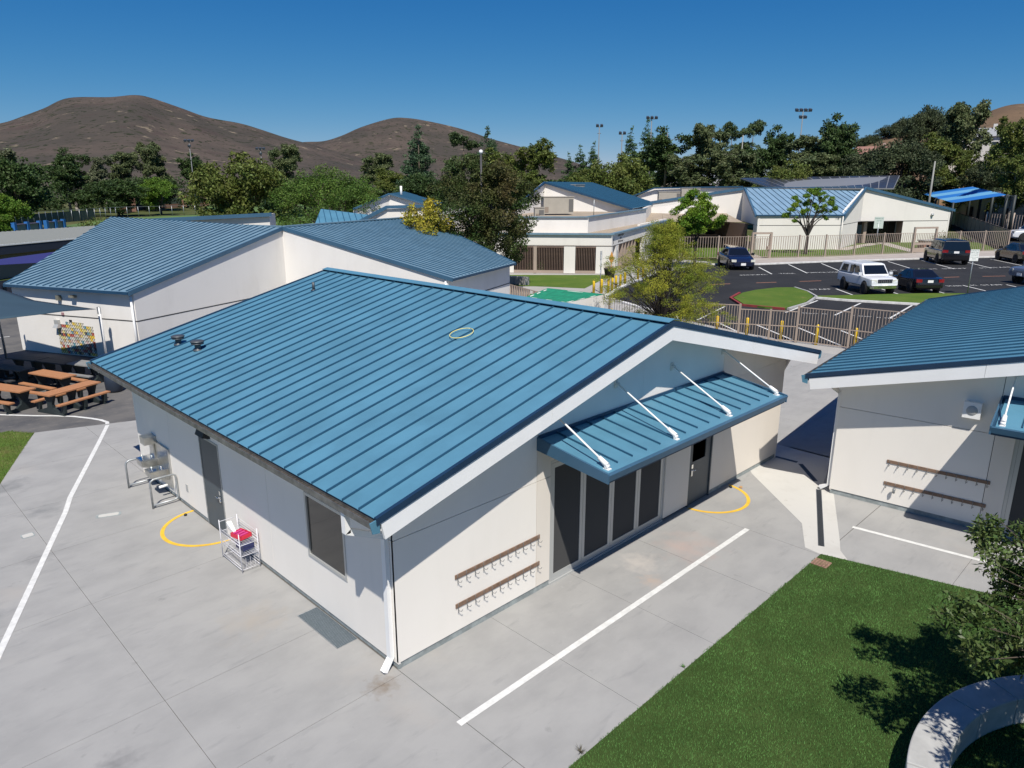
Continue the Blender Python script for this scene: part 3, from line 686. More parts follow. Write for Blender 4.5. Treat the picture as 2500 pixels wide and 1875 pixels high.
# small lawn at the far left edge
lw_ = sheet('lawn', [(-12, 17.2), (-1.9, 18.4), (-1.35, 17.6), (-3.05, 13.35), (-6.2, 6.0), (-12, 6)], .0, M['lawn']); struct(lw_)
def blades(name, poly, n, hmin, hmax, m, z0=0.0, w=.006, parent=None, lean=.6, keep=None):
    P = np.array(poly); x0, y0 = P.min(0); x1, y1 = P.max(0)
    pts = np.column_stack([rng.uniform(x0, x1, n * 3), rng.uniform(y0, y1, n * 3)])
    ins = np.zeros(len(pts), bool); k = len(P)
    for i in range(k):
        a, b = P[i], P[(i + 1) % k]
        c = ((a[1] > pts[:, 1]) != (b[1] > pts[:, 1])); 
        with np.errstate(divide='ignore', invalid='ignore'):
            xx = (b[0] - a[0]) * (pts[:, 1] - a[1]) / (b[1] - a[1] + 1e-12) + a[0]
        ins ^= c & (pts[:, 0] < xx)
    pts = pts[ins]
    if keep is not None: pts = pts[keep(pts)]
    pts = pts[:n]; n = len(pts)
    an = rng.uniform(0, 2 * np.pi, n); h = rng.uniform(hmin, hmax, n); ln = rng.uniform(0, lean, n) * h; la = rng.uniform(0, 2 * np.pi, n)
    V = np.zeros((n, 3, 3)); dx, dy = np.cos(an) * w, np.sin(an) * w
    V[:, 0] = np.column_stack([pts[:, 0] - dx, pts[:, 1] - dy, np.full(n, z0)]); V[:, 1] = np.column_stack([pts[:, 0] + dx, pts[:, 1] + dy, np.full(n, z0)])
    V[:, 2] = np.column_stack([pts[:, 0] + np.cos(la) * ln, pts[:, 1] + np.sin(la) * ln, z0 + h])
    return stuff(addobj(name, rawmesh(name, V.reshape(-1, 3), np.arange(3 * n).reshape(-1, 3), m), parent))
M['turf_base'] = layered('turf_base', (0.035, 0.062, 0.016), [(1.2, (1, 1, 1), .4, .7, (0.05, 0.078, 0.022), 1)], 0.95, .4, 60, spec=.1)
M['blade'] = mat('turf_blade', (0.105, 0.205, 0.055), 0.62, noise=.25, nscale=1.3, island=.45, spec=.25, coords='World')
M['blade_dry'] = mat('lawn_blade', (0.085, 0.16, 0.03), 0.7, col2=(0.19, .18, .07), nscale=1.1, island=.35, spec=.2, coords='World')
turf_poly = [(-3.2, -3.27), (8.64, -3.27), (8.78, -3.82), (9.5, -6.6), (9.95, -9), (9.95, -14), (-3.2, -14)]
tb = struct(sheet('artificial_turf', turf_poly, .012, M['turf_base'], thick=.05))
near = lambda p: (np.hypot(p[:, 0] - 4.3, p[:, 1] + 5.8) < 5.4)
jag = [(-3.2, -3.25)] + [(x, -3.26 + .022 * math.sin(x * 9) * math.sin(x * 4.1 + 1)) for x in np.arange(-3, 8.62, .12)] + turf_poly[1:]
blades('turf_blades', jag, 230000, .018, .04, M['blade'], .012, .0042, keep=lambda p: (p[:, 1] > -9.3) & (p[:, 0] > -.8))
blades('grass_blades', [(-6.2, 13.2), (-6.2, 17.9), (-1.8, 18.4), (-1.32, 17.6), (-3.1, 13.2)], 26000, .02, .06, M['blade_dry'], 0, .006)
# drain tile in the turf corner
t = MB().box(-.15, .15, -.16, .16, 0, .03).build('drain_tile', mat('terracotta', (.30, .17, .13), .8, noise=.2, nscale=20), None, (8.24, -3.44, .0), R(0)); tag(t, 'small square pinkish drain tile set in the turf corner', 'drain cover')
mb = MB()
for i in range(-2, 3):
    for j in range(-2, 3): mb.box(i * .055 - .02, i * .055 + .02, j * .058 - .018, j * .058 + .018, .0301, .034)
stuff(mb.build('tile_slots', M['wood'], t))
# weeds on the turf edge
for (x, y, s, m_, lb) in ((.75, -3.2, 1.0, mat('dry_weed', (.10, .09, .06), .9), 'small dry grey weed tuft where concrete meets turf'), (3.34, -3.22, .6, M['blade'], 'tiny green weed on the turf edge')):
    mb = MB()
    for i in range(26):
        a = random.uniform(0, 6.28); h = random.uniform(.04, .12) * s; l = random.uniform(.03, .12) * s; w = .008
        px, py = math.cos(a) * l, math.sin(a) * l
        mb.poly([(-math.sin(a) * w, math.cos(a) * w, 0), (math.sin(a) * w, -math.cos(a) * w, 0), (px, py, h)])
    o = mb.build('weed_tuft', m_, None, (x, y, 0)); tag(o, lb, 'weed')
# curved concrete seat wall
def ring_seg(c, r0, r1, a0, a1, z0, z1, n=8):
    po = [(c[0] + r1 * math.cos(a0 + (a1 - a0) * i / n), c[1] + r1 * math.sin(a0 + (a1 - a0) * i / n)) for i in range(n + 1)]
    pi_ = [(c[0] + r0 * math.cos(a1 - (a1 - a0) * i / n), c[1] + r0 * math.sin(a1 - (a1 - a0) * i / n)) for i in range(n + 1)]
    return MB().prism(po + pi_, z0, z1)
SC = (4.10, -9.92)
st = thing('seat_wall', 'curved pale concrete seat wall in tree shade at bottom right', 'bench', (SC[0], SC[1], 0))
for i in range(12):
    a0 = R(15 + i * 15); a1 = a0 + R(15) - .004
    o = ring_seg((0, 0), 3.0, 3.47, a0, a1, 0, .45).build('wall_segment', mat('seat_concrete', (.40, .40, .385), .8, noise=.1, nscale=4), st)
    md = o.modifiers.new('bevel', 'BEVEL'); md.width = .018; md.segments = 2; md.angle_limit = R(50)
# lawns farther out
struct(sheet('lawn', [(30, 36), (36, 39), (39.4, 35.5), (44.6, 30.3), (43.9, 29.6), (36.6, 26.3), (35.3, 28.9), (34.7, 29.9), (33.2, 31.5)], .0, M['lawn']))
struct(sheet('lawn', [(29.5, 25.8), (31.5, 27.4), (33, 25.7), (31, 24.2)], .0, M['lawn']))
# parking lot
struct(sheet('parking_lot', [(30.9, -12), (29.75, 4.4), (29.3, 7.2), (29.5, 9.5), (30.6, 14), (33.9, 22.1), (40.3, 25), (44.1, 26.2), (49.8, 28), (57.5, 28.56), (60.5, 26.4), (61.58, 24.76), (68.4, 21.4), (79.1, 15.2), (85.0, 11.4), (92, 7.2), (99, 2.8), (107, -2), (120, -40), (60, -60), (31, -40)], -.004, M['asphalt']))
struct(sheet('side_road', [(99.5, 3.5), (97.2, 11.2), (108, 17), (135, 26), (164, 35), (230, 30), (260, -40), (150, -60)], -.02, M['asphalt']))
def kerbrun(pts, w=.16, h=.13, m=None, name='kerb', z0=-.02):
    mb = MB(); P = [Vector(p) for p in pts]; n_ = len(P); off = []
    for i, p in enumerate(P):
        t = (P[min(i + 1, n_ - 1)] - P[max(i - 1, 0)]).normalized(); off.append(Vector((-t.y, t.x)) * w)
    for i in range(n_ - 1):
        a, b = P[i], P[i + 1]; c, d = b + off[i + 1], a + off[i]
        mb.prism([tuple(a), tuple(b), tuple(c), tuple(d)], z0, h)
    return struct(mb.build(name, m or M['kerb']))
kb = [(30.6, 14), (33.9, 22.1), (40.3, 25), (44.1, 26.2), (49.8, 28), (57.5, 28.56), (60.5, 26.4), (61.58, 24.76), (68.4, 21.4), (79.1, 15.2), (85.0, 11.4), (92, 7.2), (99, 2.8)]
kerbrun(kb, .32)
# raised sidewalk behind the far kerb
sw = [(60.9, 26.7), (61.8, 25.05), (68.6, 21.7), (79.3, 15.5), (85.2, 11.7), (92.2, 7.5), (99.2, 3.1), (97.4, 11.0), (87.9, 16.4), (81.3, 19.9), (77.6, 21.6), (73.6, 23.3), (68.0, 26.9), (64.5, 31)]
struct(sheet('sidewalk', sw, .11, mat('pinkish_walk', (.36, .32, .285), .85, noise=.1, nscale=.7, coords='World'), thick=.15))
# grass behind the far fence and its paths
struct(sheet('lawn', [(68.0, 27.0), (73.7, 23.4), (77.7, 21.7), (81.4, 20.0), (88.0, 16.5), (97.4, 11.1), (109, 17), (108, 21), (101.8, 24.8), (94.8, 28.5), (84.5, 26.6), (77.2, 33.2), (79.6, 36.0), (91, 45), (80, 50), (64, 33)], .05, M['lawn'], thick=.1))
path_m = mat('far_path', (.40, .36, .31), .85, noise=.08, nscale=1, coords='World')
struct(strip([(67.0, 27.6), (72.5, 32.3), (79.5, 37.5), (86, 42)], 1.8, .056).build('path', path_m))
struct(strip([(84.0, 25.6), (90, 26.0), (97.5, 26.2)], 1.5, .056).build('path', path_m))
struct(strip([(86.5, 17.6), (93.0, 22.0), (99.5, 26.0)], 1.5, .060).build('path', path_m))
# islands in the parking lot
isl = [(42.46, 16.39), (44.44, 16.4), (46.7, 15.9), (47.78, 14.98), (46.4, 13.4), (44.37, 12.04), (41.2, 11.3), (38.18, 11.2), (37.6, 12.3), (37.73, 13.83), (39.78, 15.67)]
struct(sheet('lawn', isl, .11, M['lawn'], thick=.15))
redk = mat('red_kerb', (.22, .03, .03), .8, noise=.15, nscale=3); gk = mat('grey_kerb', (.36, .36, .35), .85, noise=.15, nscale=3)
kerbrun([(38.1, 11.2), (37.9, 12.3), (37.6, 13.85), (39.7, 15.75), (42.4, 16.5)][::-1], -.16, .13, redk)
kerbrun([(47.85, 15.05), (46.45, 13.45), (44.45, 11.95), (41.2, 11.2), (38.15, 11.1)], .15, .13, gk)
stp = [(44.2, 11.86), (44.7, 12.0), (46.0, 11.0), (47.2, 10.15), (51.3, 7.1), (53.6, 4.8), (58, 0.5), (62, -5), (58, -6), (52, .2), (46.25, 5.6), (44.55, 9.8)]
struct(sheet('lawn', stp, .11, M['lawn'], thick=.15))
kerbrun([(58, -6), (52, .15), (46.2, 5.55), (44.5, 9.75), (44.1, 11.8)], .2, .13, M['kerb'])
# painted stall lines, orange centre dashes
for a, b in (((59.8, 23.87), (55.4, 20.43)), ((64.26, 22.98), (58.32, 18.54)), ((67.48, 21.05), (61.21, 16.5)), ((74.23, 16.97), (68.47, 12.88)), ((70.9, 19.0), (64.8, 14.6)), ((77.86, 14.83), (71.46, 10.25)), ((80.9, 12.3), (74.64, 7.9)), ((84.62, 10.12), (79.16, 6.22)),
             ((49.97, 12.69), (47.17, 10.19)), ((52.3, 10.2), (50.2, 8.2)), ((55.0, 7.9), (52.68, 5.7)), ((59.02, 6.44), (56.16, 3.85)), ((61.91, 4.13), (60.28, 2.66))):
    line('stall_line', [a, b], .13, .0035, M['line'])
for a, b in (((38.33, 8.18), (44.2, 8.8)), ((39.53, 5.47), (45.62, 6.08)), ((37.1, 10.7), (43.3, 11.3)), ((30.94, 11.67), (29.54, 9.89)), ((32.2, 10.23), (29.6, 6.9)), ((32.9, 8.02), (29.95, 4.6)), ((33.78, 6.06), (31.0, 3.0)), ((34.6, 4.2), (31.8, .9)), ((36.5, 14.5), (31.0, 13.2))):
    line('stall_line', [a, b], .12, .0035, M['line'])
orange = mat('orange_line_paint', (.50, .22, .13), .8)
for a, b in (((48.87, 18.6), (50.42, 17.63)), ((52.22, 16.52), (53.91, 15.44)), ((56.0, 13.9), (57.6, 12.9)), ((59.6, 11.5), (61.1, 10.5)), ((63.53, 8.96), (64.87, 8.15)), ((66.72, 6.83), (68.4, 5.51)), ((45.3, 20.7), (46.9, 19.8))):
    line('centre_dash', [a, b], .12, .0035, orange)
# stall names
def pave_text(body, a, b, h):
    a = Vector((*a, 0)); b = Vector((*b, 0)); d = b - a; ang = math.atan2(d.y, d.x)
    o = text('stall_lettering', body, h, M['line'], ((a.x + b.x) / 2, (a.y + b.y) / 2, .005), (0, 0, ang), extrude=0.0)
    wdt = max(o.dimensions.x, .01); o.scale.x = d.length / (wdt if wdt > .1 else 1); struct(o)
pave_text('PRINCIPAL', (52.6, 21.95), (54.8, 20.6), .55)
pave_text('TOSA', (56.2, 20.1), (57.3, 19.2), .6)
pave_text('OFFICE MGR', (58.6, 18.6), (61.2, 16.8), .6)
pave_text('M  STAFF', (65.8, 13.95), (68.3, 12.1), .6)
pave_text('M  STAFF', (69.6, 11.75), (72.8, 9.5), .6)
pave_text('M  STAFF', (73.9, 8.65), (77.0, 6.8), .6)
pave_text('M  STAFF', (47.5, 14.45), (49.5, 12.9), .6)
pave_text('STAFF', (57.6, 7.2), (58.6, 6.4), .6)
pave_text('M  STAFF', (59.4, 6.0), (61.6, 4.3), .6)
pave_text('STAFF  M', (37.65, 9.9), (38.35, 8.7), .32)
pave_text('M  STAFF', (38.9, 7.4), (39.3, 6.4), .32)
pave_text('M  STAFF', (39.3, 6.1), (39.7, 5.0), .32)
# playing fields, far walk
struct(sheet('field', [(30, 150), (51, 183), (75, 189), (107, 268), (150, 300), (170, 230), (90, 120), (50, 110), (20, 128)], -.05, mat('field_grass', (.085, .15, .035), .95, noise=.2, nscale=.05, coords='World')))
struct(sheet('field', [(120, 60), (175, 60), (210, 40), (215, 0), (165, 28), (120, 35)], -.06, MATS['field_grass']))
# ------------------------------------------------------------ things around the main classroom
# drinking fountains with guard rails
df = thing('drinking_fountain', 'double stainless drinking fountain with pipe guard rails on the left wall', 'drinking fountain', (0, 0, 0))
MB().box(-.05, -.002, 9.45, 10.30, .25, 1.28).build('back_panel', M['steel'], df)
MB().box(-.30, -.002, 10.30, 10.62, 1.22, 1.42).build('bottle_filler_hood', M['steel'], df)
MB().box(-.10, -.002, 10.34, 10.60, .80, 1.24).build('bottle_filler_back', M['steel'], df)
for y, z in ((10.42, .86), (9.83, .72)):
    b = MB()
    b.hexa([(-.44, y - .17, z - .17), (-.05, y - .20, z - .30), (-.05, y + .20, z - .30), (-.44, y + .17, z - .17)][::-1], [(-.46, y - .20, z), (-.05, y - .22, z), (-.05, y + .22, z), (-.46, y + .20, z)][::-1])
    bo = b.build('basin', M['steel'], df)
    MB().box(-.42, -.10, y - .16, y + .16, z + .0005, z + .004).build('basin_tray', M['chrome'], bo)
    MB().tube((-.34, y + .05, z), (-.34, y + .05, z + .07), .028, 10, .02).build('spout', M['chrome'], bo)
    MB().tube((-.15, y - .05, z), (-.15, y - .05, z + .05), .03, 10).build('push_button', M['chrome'], bo)
MB().tube((-.30, 10.2, .50), (-.16, 10.2, .50), .05, 10).build('waste_pipe', M['white'], df)
MB().tube((-.30, 9.62, .30), (-.1, 9.62, .30), .035, 10).build('waste_pipe', M['white'], df)
for y in (10.86, 9.12):
    q = MB()
    q.path([(-.65, y, 0), (-.65, y, .62), (-.63, y, .70), (-.56, y, .74), (-.10, y, .74), (-.05, y, .70), (-.04, y, .62), (-.04, y, .16), (-.07, y, .10), (-.14, y, .08), (-.64, y, .08)], .025, 10)
    q.build('guard_rail', M['galv'], df)
# white wire cart
ct = thing('wire_cart', 'white wire shelf cart by the left wall beside the grey door', 'cart', (-.26, 5.16, 0))
wm = mat('white_wire', (.62, .62, .66), .45)
HX, HY, HH_ = .19, .46, .86
for sx in (-1, 1):
    for sy in (-1, 1): MB().tube((sx * HX, sy * HY, 0), (sx * HX, sy * HY, HH_), .010, 8).build('leg', wm, ct)
def wire_shelf(z, tilt=0.0):
    q = MB()
    for sx in (-1, 1): q.tube((sx * HX, -HY, z + sx * tilt), (sx * HX, HY, z + sx * tilt), .007, 5); q.tube((sx * HX, -HY, z + .07 + sx * tilt), (sx * HX, HY, z + .07 + sx * tilt), .005, 5)
    for sy in (-1, 1): q.tube((-HX, sy * HY, z - tilt), (HX, sy * HY, z + tilt), .007, 5)
    for i in range(15):
        y = -HY + (i + 1) * 2 * HY / 16; q.tube((-HX, y, z - tilt), (HX, y, z + tilt), .0035, 4)
    q.build('wire_shelf', wm, ct)
wire_shelf(.06); wire_shelf(.36); wire_shelf(.60)
q = MB()
for i in range(11):
    z = .12 + i * .068; q.tube((HX, -HY, z), (HX, HY, z), .0035, 4)
q.build('wire_back', wm, ct)
q = MB()
for i in range(5):
    for sy in (-1,): q.tube((-HX + i * .095, sy * HY, .10), (-HX + i * .095, sy * HY, .30), .0035, 4)
q.tube((-HX, HY, .82), (HX, HY, .82), .006, 5); q.tube((-HX, HY, .2), (HX, HY, .5), .006, 5)
q.build('wire_side', wm, ct)
tr = MB(); tr.box(-.13, .13, -.17, .17, .0, .012)
for a in ((-.13, -.12, -.17, .17), (.12, .13, -.17, .17), (-.13, .13, -.17, -.16), (-.13, .13, .16, .17)): tr.box(a[0], a[1], a[2], a[3], .012, .085)
red = mat('red_plastic', (.62, .02, .05), .35)
o = tr.build('red_tray', red, None, (-.25, 5.05, .625), R(12)); tag(o, 'red plastic tray on the upper shelf of the wire cart', 'tray')
for i in range(3): MB().box(-.10, .10, -.12 + i * .1, -.06 + i * .1, .02, .08).build('divider', mat('magenta', (.5, .03, .18), .4), o)
o = MB().hexa([(-.03, -.2, .0), (.03, -.2, 0), (.05, .18, .0), (-.05, .18, .0)], [(-.03, -.2, .02), (.03, -.2, .02), (.05, .18, .09), (-.05, .18, .09)]).build('paper_roll', M['white'], None, (-.30, 5.38, .70), R(-8)); tag(o, 'folded white sheet lying on top of the red tray cart', 'paper')
o = MB().box(-.12, .12, -.16, .14, 0, .14).build('blue_bin', mat('navy_plastic', (.02, .025, .10), .4), None, (-.22, 5.0, .39), R(5)); tag(o, 'dark blue bin on the middle shelf of the wire cart', 'bin')
# door stops
for x, y, lb in ((-.24, 8.19, 'small black door stop on the yellow arc by the left door'), (10.46, -.17, 'small black door stop on the right yellow arc')):
    o = MB().lathe([(.035, 0), (.035, .04), (.02, .05)], (0, 0, 0), 12).build('door_stop', M['black'], None, (x, y, 0)); tag(o, lb, 'door stop')
o = MB().box(-.05, .05, -.035, .035, 0, .03).build('wood_block', mat('ply', (.42, .25, .12), .8), None, (10.64, -.36, .004), .4); tag(o, 'little brown wood block beside the right yellow arc', 'block')
o = MB().lathe([(.028, 0), (.035, .11), (.03, .12)], (0, 0, 0), 10).build('hanging_cup', M['galv']); 
# the cup hangs from the second hook of the lower rail on the right building
v = Matrix.Rotation(R(-83.9), 4, 'Z') @ Vector((1.47, -.09, .44)); o.location = (11.94 + v.x, -2.1 + v.y, .44); tag(o, 'grey metal cup hanging from the lower hook rail of the right classroom', 'cup')

# picnic tables
M['orange'] = mat('orange_brown_plank', (.40, .185, .085), .6, noise=.1, nscale=6, stretch=(1, 8, 1))
M['pdark'] = mat('dark_green_recycled_plastic', (.018, .026, .027), .6)
M['ptop_dark'] = mat('dark_table_top', (.045, .045, .048), .6, noise=.15, nscale=4)
M['ptop_grey'] = mat('grey_table_top', (.22, .22, .215), .7, noise=.12, nscale=4)
def picnic(x, y, ang, label, top, L_=1.95, Wd=.60, grp='picnic tables under and beside the shade sail', nleg=2):
    T = thing('picnic_table', label, 'picnic table', (x, y, -.012), ang, grp)
    for k in range(3):
        y0 = -Wd / 2 + k * Wd / 3
        MB().box(-L_ / 2, L_ / 2, y0 + .004, y0 + Wd / 3 - .004, .69, .735).build('table_plank', top, T)
    for s in (-1, 1):
        MB().box(-L_ / 2, L_ / 2, s * .62 - .10, s * .62 + .10, .385, .43).build('bench_plank', top, T)
    xs = [-L_ / 2 + .28, L_ / 2 - .28] if nleg == 2 else [-L_ / 2 + .2, 0, L_ / 2 - .2]
    for xx in xs:
        q = MB(); a, b = xx - .05, xx + .05
        def pl(pts): q.hexa([(a, p[0], p[1]) for p in pts], [(b, p[0], p[1]) for p in pts])
        pl([(-.26, .69), (.26, .69), (.12, .36), (-.12, .36)][::-1]); pl([(-.12, .36), (.12, .36), (.16, .10), (-.16, .10)][::-1])
        pl([(-.68, .0), (.68, .0), (.62, .10), (-.62, .10)])
        for s in (-1, 1):
            pts = [(s * .55, .10), (s * .70, .10), (s * .72, .385), (s * .52, .385)]
            pl(pts if s > 0 else pts[::-1])
            pts = [(s * .16, .10), (s * .36, .10), (s * .20, .20), (s * .13, .24)]
            pl(pts if s > 0 else pts[::-1])
        q.build('leg_frame', M['pdark'], T)
    return T
picnic(.33, 19.78, R(22.6), 'orange brown picnic table nearest the main roof, set crosswise', M['orange'], nleg=3)
picnic(.40, 22.45, R(-69.8), 'orange brown picnic table behind the crosswise one', M['orange'])
picnic(-1.21, 21.37, R(-65), 'orange brown picnic table cut off by the left edge', M['orange'])
picnic(-.50, 24.75, R(-65.7), 'black picnic table in sail shade at the left edge', M['ptop_dark'], 1.9, .6)
picnic(.38, 26.2, R(-63.4), 'dark picnic table farthest back by the mural wall', M['ptop_dark'], 1.6, .7)
picnic(1.10, 24.70, R(-66), 'dark picnic table in the middle of the sail shade', M['ptop_dark'], 1.6, .7)
picnic(1.85, 23.3, R(-66), 'grey picnic table half in sun beside the roof corner', M['ptop_grey'], 1.7, .68)
o = MB().lathe([(.24, 0), (.30, .08), (.31, .40), (.29, .62), (.24, .70), (.12, .72)], (0, 0, 0), 20).build('trash_bin', mat('dark_blue_bin', (.025, .035, .055), .45), None, (2.05, 21.0, -.012)); tag(o, 'round dark blue trash bin behind the main roof corner', 'trash bin')
# shade sail on posts
sl = thing('shade_sail', 'dark blue shade sail over the picnic tables at the left edge', 'shade sail', (3.09, 25.8, 0))
ax = np.array
cn = [(3.09, 25.8, 2.46), (1.45, 23.75, 2.82), (.30, 22.0, 3.06), (-1.2, 22.4, 2.98), (-3.2, 22.8, 2.95), (-4.6, 27.5, 3.7), (-2.0, 29.4, 3.5), (.25, 30.0, 3.32), (1.35, 28.1, 2.78)]
cen = (-.6, 26.2, 3.0)
V = []; F = []; nR = 6
for k in range(nR + 1):
    t = k / nR
    for c in cn:
        V.append([cen[0] + (c[0] - cen[0]) * t - 3.09, cen[1] + (c[1] - cen[1]) * t - 25.8, cen[2] + (c[2] - cen[2]) * t])
nc = len(cn)
for k in range(nR):
    for j in range(nc): F.append([k * nc + j, k * nc + (j + 1) % nc, (k + 1) * nc + (j + 1) % nc, (k + 1) * nc + j])
sm_ = rawmesh('sail_cloth', np.array(V), np.array(F), mat('slate_blue_cloth', (.026, .058, .085), .85, noise=.05, nscale=1), smooth=True)
so_ = addobj('sail_cloth', sm_, sl)
so_.modifiers.new('thick', 'SOLIDIFY').thickness = .006
for (bx, by), h, m_ in (((3.25, 26.05), 2.5, M['white']), ((.28, 30.2), 3.3, M['galv']), ((-4.7, 27.7), 3.75, M['galv']), ((-3.4, 22.5), 3.0, M['galv'])):
    MB().tube((bx - 3.09, by - 25.8, 0), (bx - 3.09, by - 25.8, h), .06 if m_ is M['white'] else .05, 12).build('post', m_, sl)
MB().box(.10, .22, .20, .32, 2.2, 2.5).build('post_bracket', M['galv'], sl)

# ------------------------------------------------------------ faceted school buildings
def slab_roof(parent, eave0, eave1, ridge0, ridge1, spacing, m, key, split=True, t=.05, rib=.045, name='roof', rm=None):
    """roof plane: eave0->eave1 along the eave, ridge above; seam panels run up the slope"""
    e0, e1, r0, r1 = map(Vector, (eave0, eave1, ridge0, ridge1))
    ex = (e1 - e0).normalized(); nn = ex.cross(r0 - e0).normalized()
    if nn.z < 0: nn = -nn
    up = nn.cross(ex).normalized()
    if up.z < 0: up = -up
    q = lambda p: ((p - e0).dot(ex), (p - e0).dot(up))
    poly = [q(e0), q(e1), q(r1), q(r0)]
    W3 = lambda s, u, w=0.0: e0 + ex * s + up * u + nn * w
    deck = MB(); pts = [W3(*p_) for p_ in poly]
    a = sum(poly[i][0] * poly[(i + 1) % 4][1] - poly[(i + 1) % 4][0] * poly[i][1] for i in range(4))
    rh = nn.dot(ex.cross(up)) > 0
    order = pts if rh == (a > 0) else pts[::-1]
    deck.hexa([p - nn * (t + .012) for p in order], [p - nn * .012 for p in order])
    ro = deck.build(name, M['roof_trim'], parent)
    smin = min(p[0] for p in poly); smax = max(p[0] for p in poly); n = max(1, round((smax - smin) / spacing)); sp = (smax - smin) / n
    allmb = MB()
    pp = poly if a > 0 else poly[::-1]
    for i in range(n):
        s0, s1 = smin + i * sp, smin + (i + 1) * sp
        cl = clip(clip(pp, (s0, 100), (s0, -100)), (s1, -100), (s1, 100))
        if len(cl) < 3: continue
        mb = MB() if split else allmb
        top = [W3(x, y, 0) for x, y in cl]; bot = [W3(x, y, -.012) for x, y in cl]
        if not rh: top = top[::-1]; bot = bot[::-1]
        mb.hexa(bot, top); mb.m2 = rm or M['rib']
        on = [p for p in cl if abs(p[0] - s0) < 1e-4]
        if len(on) >= 2:
            u0 = min(p[1] for p in on) + .06; u1 = max(p[1] for p in on)
            if u1 - u0 > .1:
                w = .016 if split else .03
                b_ = [W3(s0 - w, u0, -.005), W3(s0 + w, u0, -.005), W3(s0 + w, u1, -.005), W3(s0 - w, u1, -.005)]
                t_ = [p + nn * (rib + .005) for p in b_]
                if not rh: b_ = b_[::-1]; t_ = t_[::-1]
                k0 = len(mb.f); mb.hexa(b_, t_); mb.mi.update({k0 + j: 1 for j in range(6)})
        if split: mb.build('roof_panel', m, ro)
    if not split: stuff(allmb.build('roof_panels', m, ro))
    return ro
def band(parent, p0, p1, h, t, m, name='fascia', up=0.0):
    """upright trim board following p0->p1 (3-D), height h below, thickness t to both sides"""
    p0 = Vector(p0); p1 = Vector(p1); d = (p1 - p0); n = Vector((-d.y, d.x, 0)).normalized() * t / 2
    q = MB(); z = Vector((0, 0, 1))
    q.hexa([p0 - n - z * h, p1 - n - z * h, p1 + n - z * h, p0 + n - z * h], [p0 - n + z * up, p1 - n + z * up, p1 + n + z * up, p0 + n + z * up])
    return q.build(name, m, parent)
def vwall(parent, a, b, za, zb, m, z0=0.0, t=.2, name='wall'):
    """vertical wall a->b with top heights za, zb; thickness goes to the left of a->b"""
    L_ = (Vector(b) - Vector(a)).length
    return MB().wall(a, b, [(0, z0), (L_, z0), (L_, zb), (0, za)], t).build(name, m, parent)
def groove(parent, a, b, z, m=None, h=.05, off=.006, name='reveal'):
    L_ = (Vector(b) - Vector(a)).length
    a2, b2 = Vector(a), Vector(b); d = (b2 - a2).normalized(); n = Vector((d.y, -d.x)) * off
    return MB().wall(tuple(a2 + n), tuple(b2 + n), [(0, z), (L_, z), (L_, z + h), (0, z + h)], off * .9).build(name, m or M['joint'], parent)

# ---- white building behind, with the mural
B1 = thing('school_building', 'white stucco building behind with folded gable, weathered blue roof and tile mural', 'building', (0, 0, 0))
E1, E2, R1 = (4.2, 25.0, 3.16), (1.0, 31.9, 3.16), (9.1, 42.6, 5.36)
PK = (13.75, 29.15, 5.36)
E3, E4, R2 = (17.6, 19.3, 3.06), (25.2, 22.4, 3.06), (27.4, 34.5, 5.36)
roL = slab_roof(B1, E1, E2, PK, R1, .415, M['roof_old'], 'o')
roR = slab_roof(B1, E3, E4, PK, R2, .415, M['roof_old'], 'o')
w1, w2, w3, w4, wp = (4.45, 25.18), (1.25, 31.85), (17.55, 19.6), (25.05, 22.75), (13.73, 29.22)
def wl3(a, b, z0, z1, z2=None): return vwall(B1, a, b, z1, z2 if z2 is not None else z1, M['stucco'], z0, .25)
wl3(w2, w1, 0, 3.0)
wl3(w1, wp, 0, 3.05, 5.25)
wl3(wp, w3, 0, 5.25, 2.98)
wl3(w3, w4, 0, 2.95)
vwall(B1, w4, (27.2, 34.3), 2.95, 5.2, M['stucco'])
vwall(B1, (9.2, 42.4), w2, 5.2, 3.0, M['stucco'])
XB = (18.0, 38.2, 3.1); mat('roof_gravel', (.35, .33, .30), .9)
MB().poly([PK, R2, XB]).poly([PK, XB, R1]).build('back_roof', MATS['roof_gravel'], B1)
vwall(B1, (27.2, 34.3), (18.0, 38.2), 5.25, 3.0, M['stucco']); vwall(B1, (18.0, 38.2), (9.2, 42.4), 3.0, 5.25, M['stucco'])
groove(B1, w2, w1, 1.80, h=.05); groove(B1, w1, wp, 1.80, h=.05); groove(B1, wp, w3, 1.80, h=.05); groove(B1, w3, w4, 1.80, h=.05)
for a, b in ((E1, PK), (PK, E3), (E4, R2), (R1, E2)):
    a = Vector(a); b = Vector(b); dn = Vector((0, 0, .03))
    band(B1, a + dn, b + dn, .20, .06, M['fasc'])
band(B1, Vector(E1), Vector(E2), .12, .12, M['roof_trim'], 'gutter'); band(B1, Vector(E3), Vector(E4), .12, .12, M['roof_trim'], 'gutter')
for a, b in ((PK, R1), (PK, R2)):
    a = Vector(a); b = Vector(b); d = (b - a).normalized(); n = Vector((-d.y, d.x, 0)) * .12
    q = MB(); q.hexa([a - n + Vector((0, 0, .0)), b - n, b + n, a + n], [a - n + Vector((0, 0, .065)), b - n + Vector((0, 0, .065)), b + n + Vector((0, 0, .065)), a + n + Vector((0, 0, .065))])
    q.build('ridge_cap', M['roof_old'], B1)
MB().tube((4.33, 25.2, 0), (4.33, 25.2, 2.95), .05, 10).build('downspout', M['white'], B1)
MB().tube((17.62, 19.54, 0), (17.42, 19.66, 2.9), .05, 10).build('downspout', M['white'], B1)
MB().box(-.09, .09, -.16, .0, 0, .22).build('wall_lamp', mat('olive_grey', (.16, .16, .13), .6), B1, (2.55, 29.12, 2.55), R(-64.4))
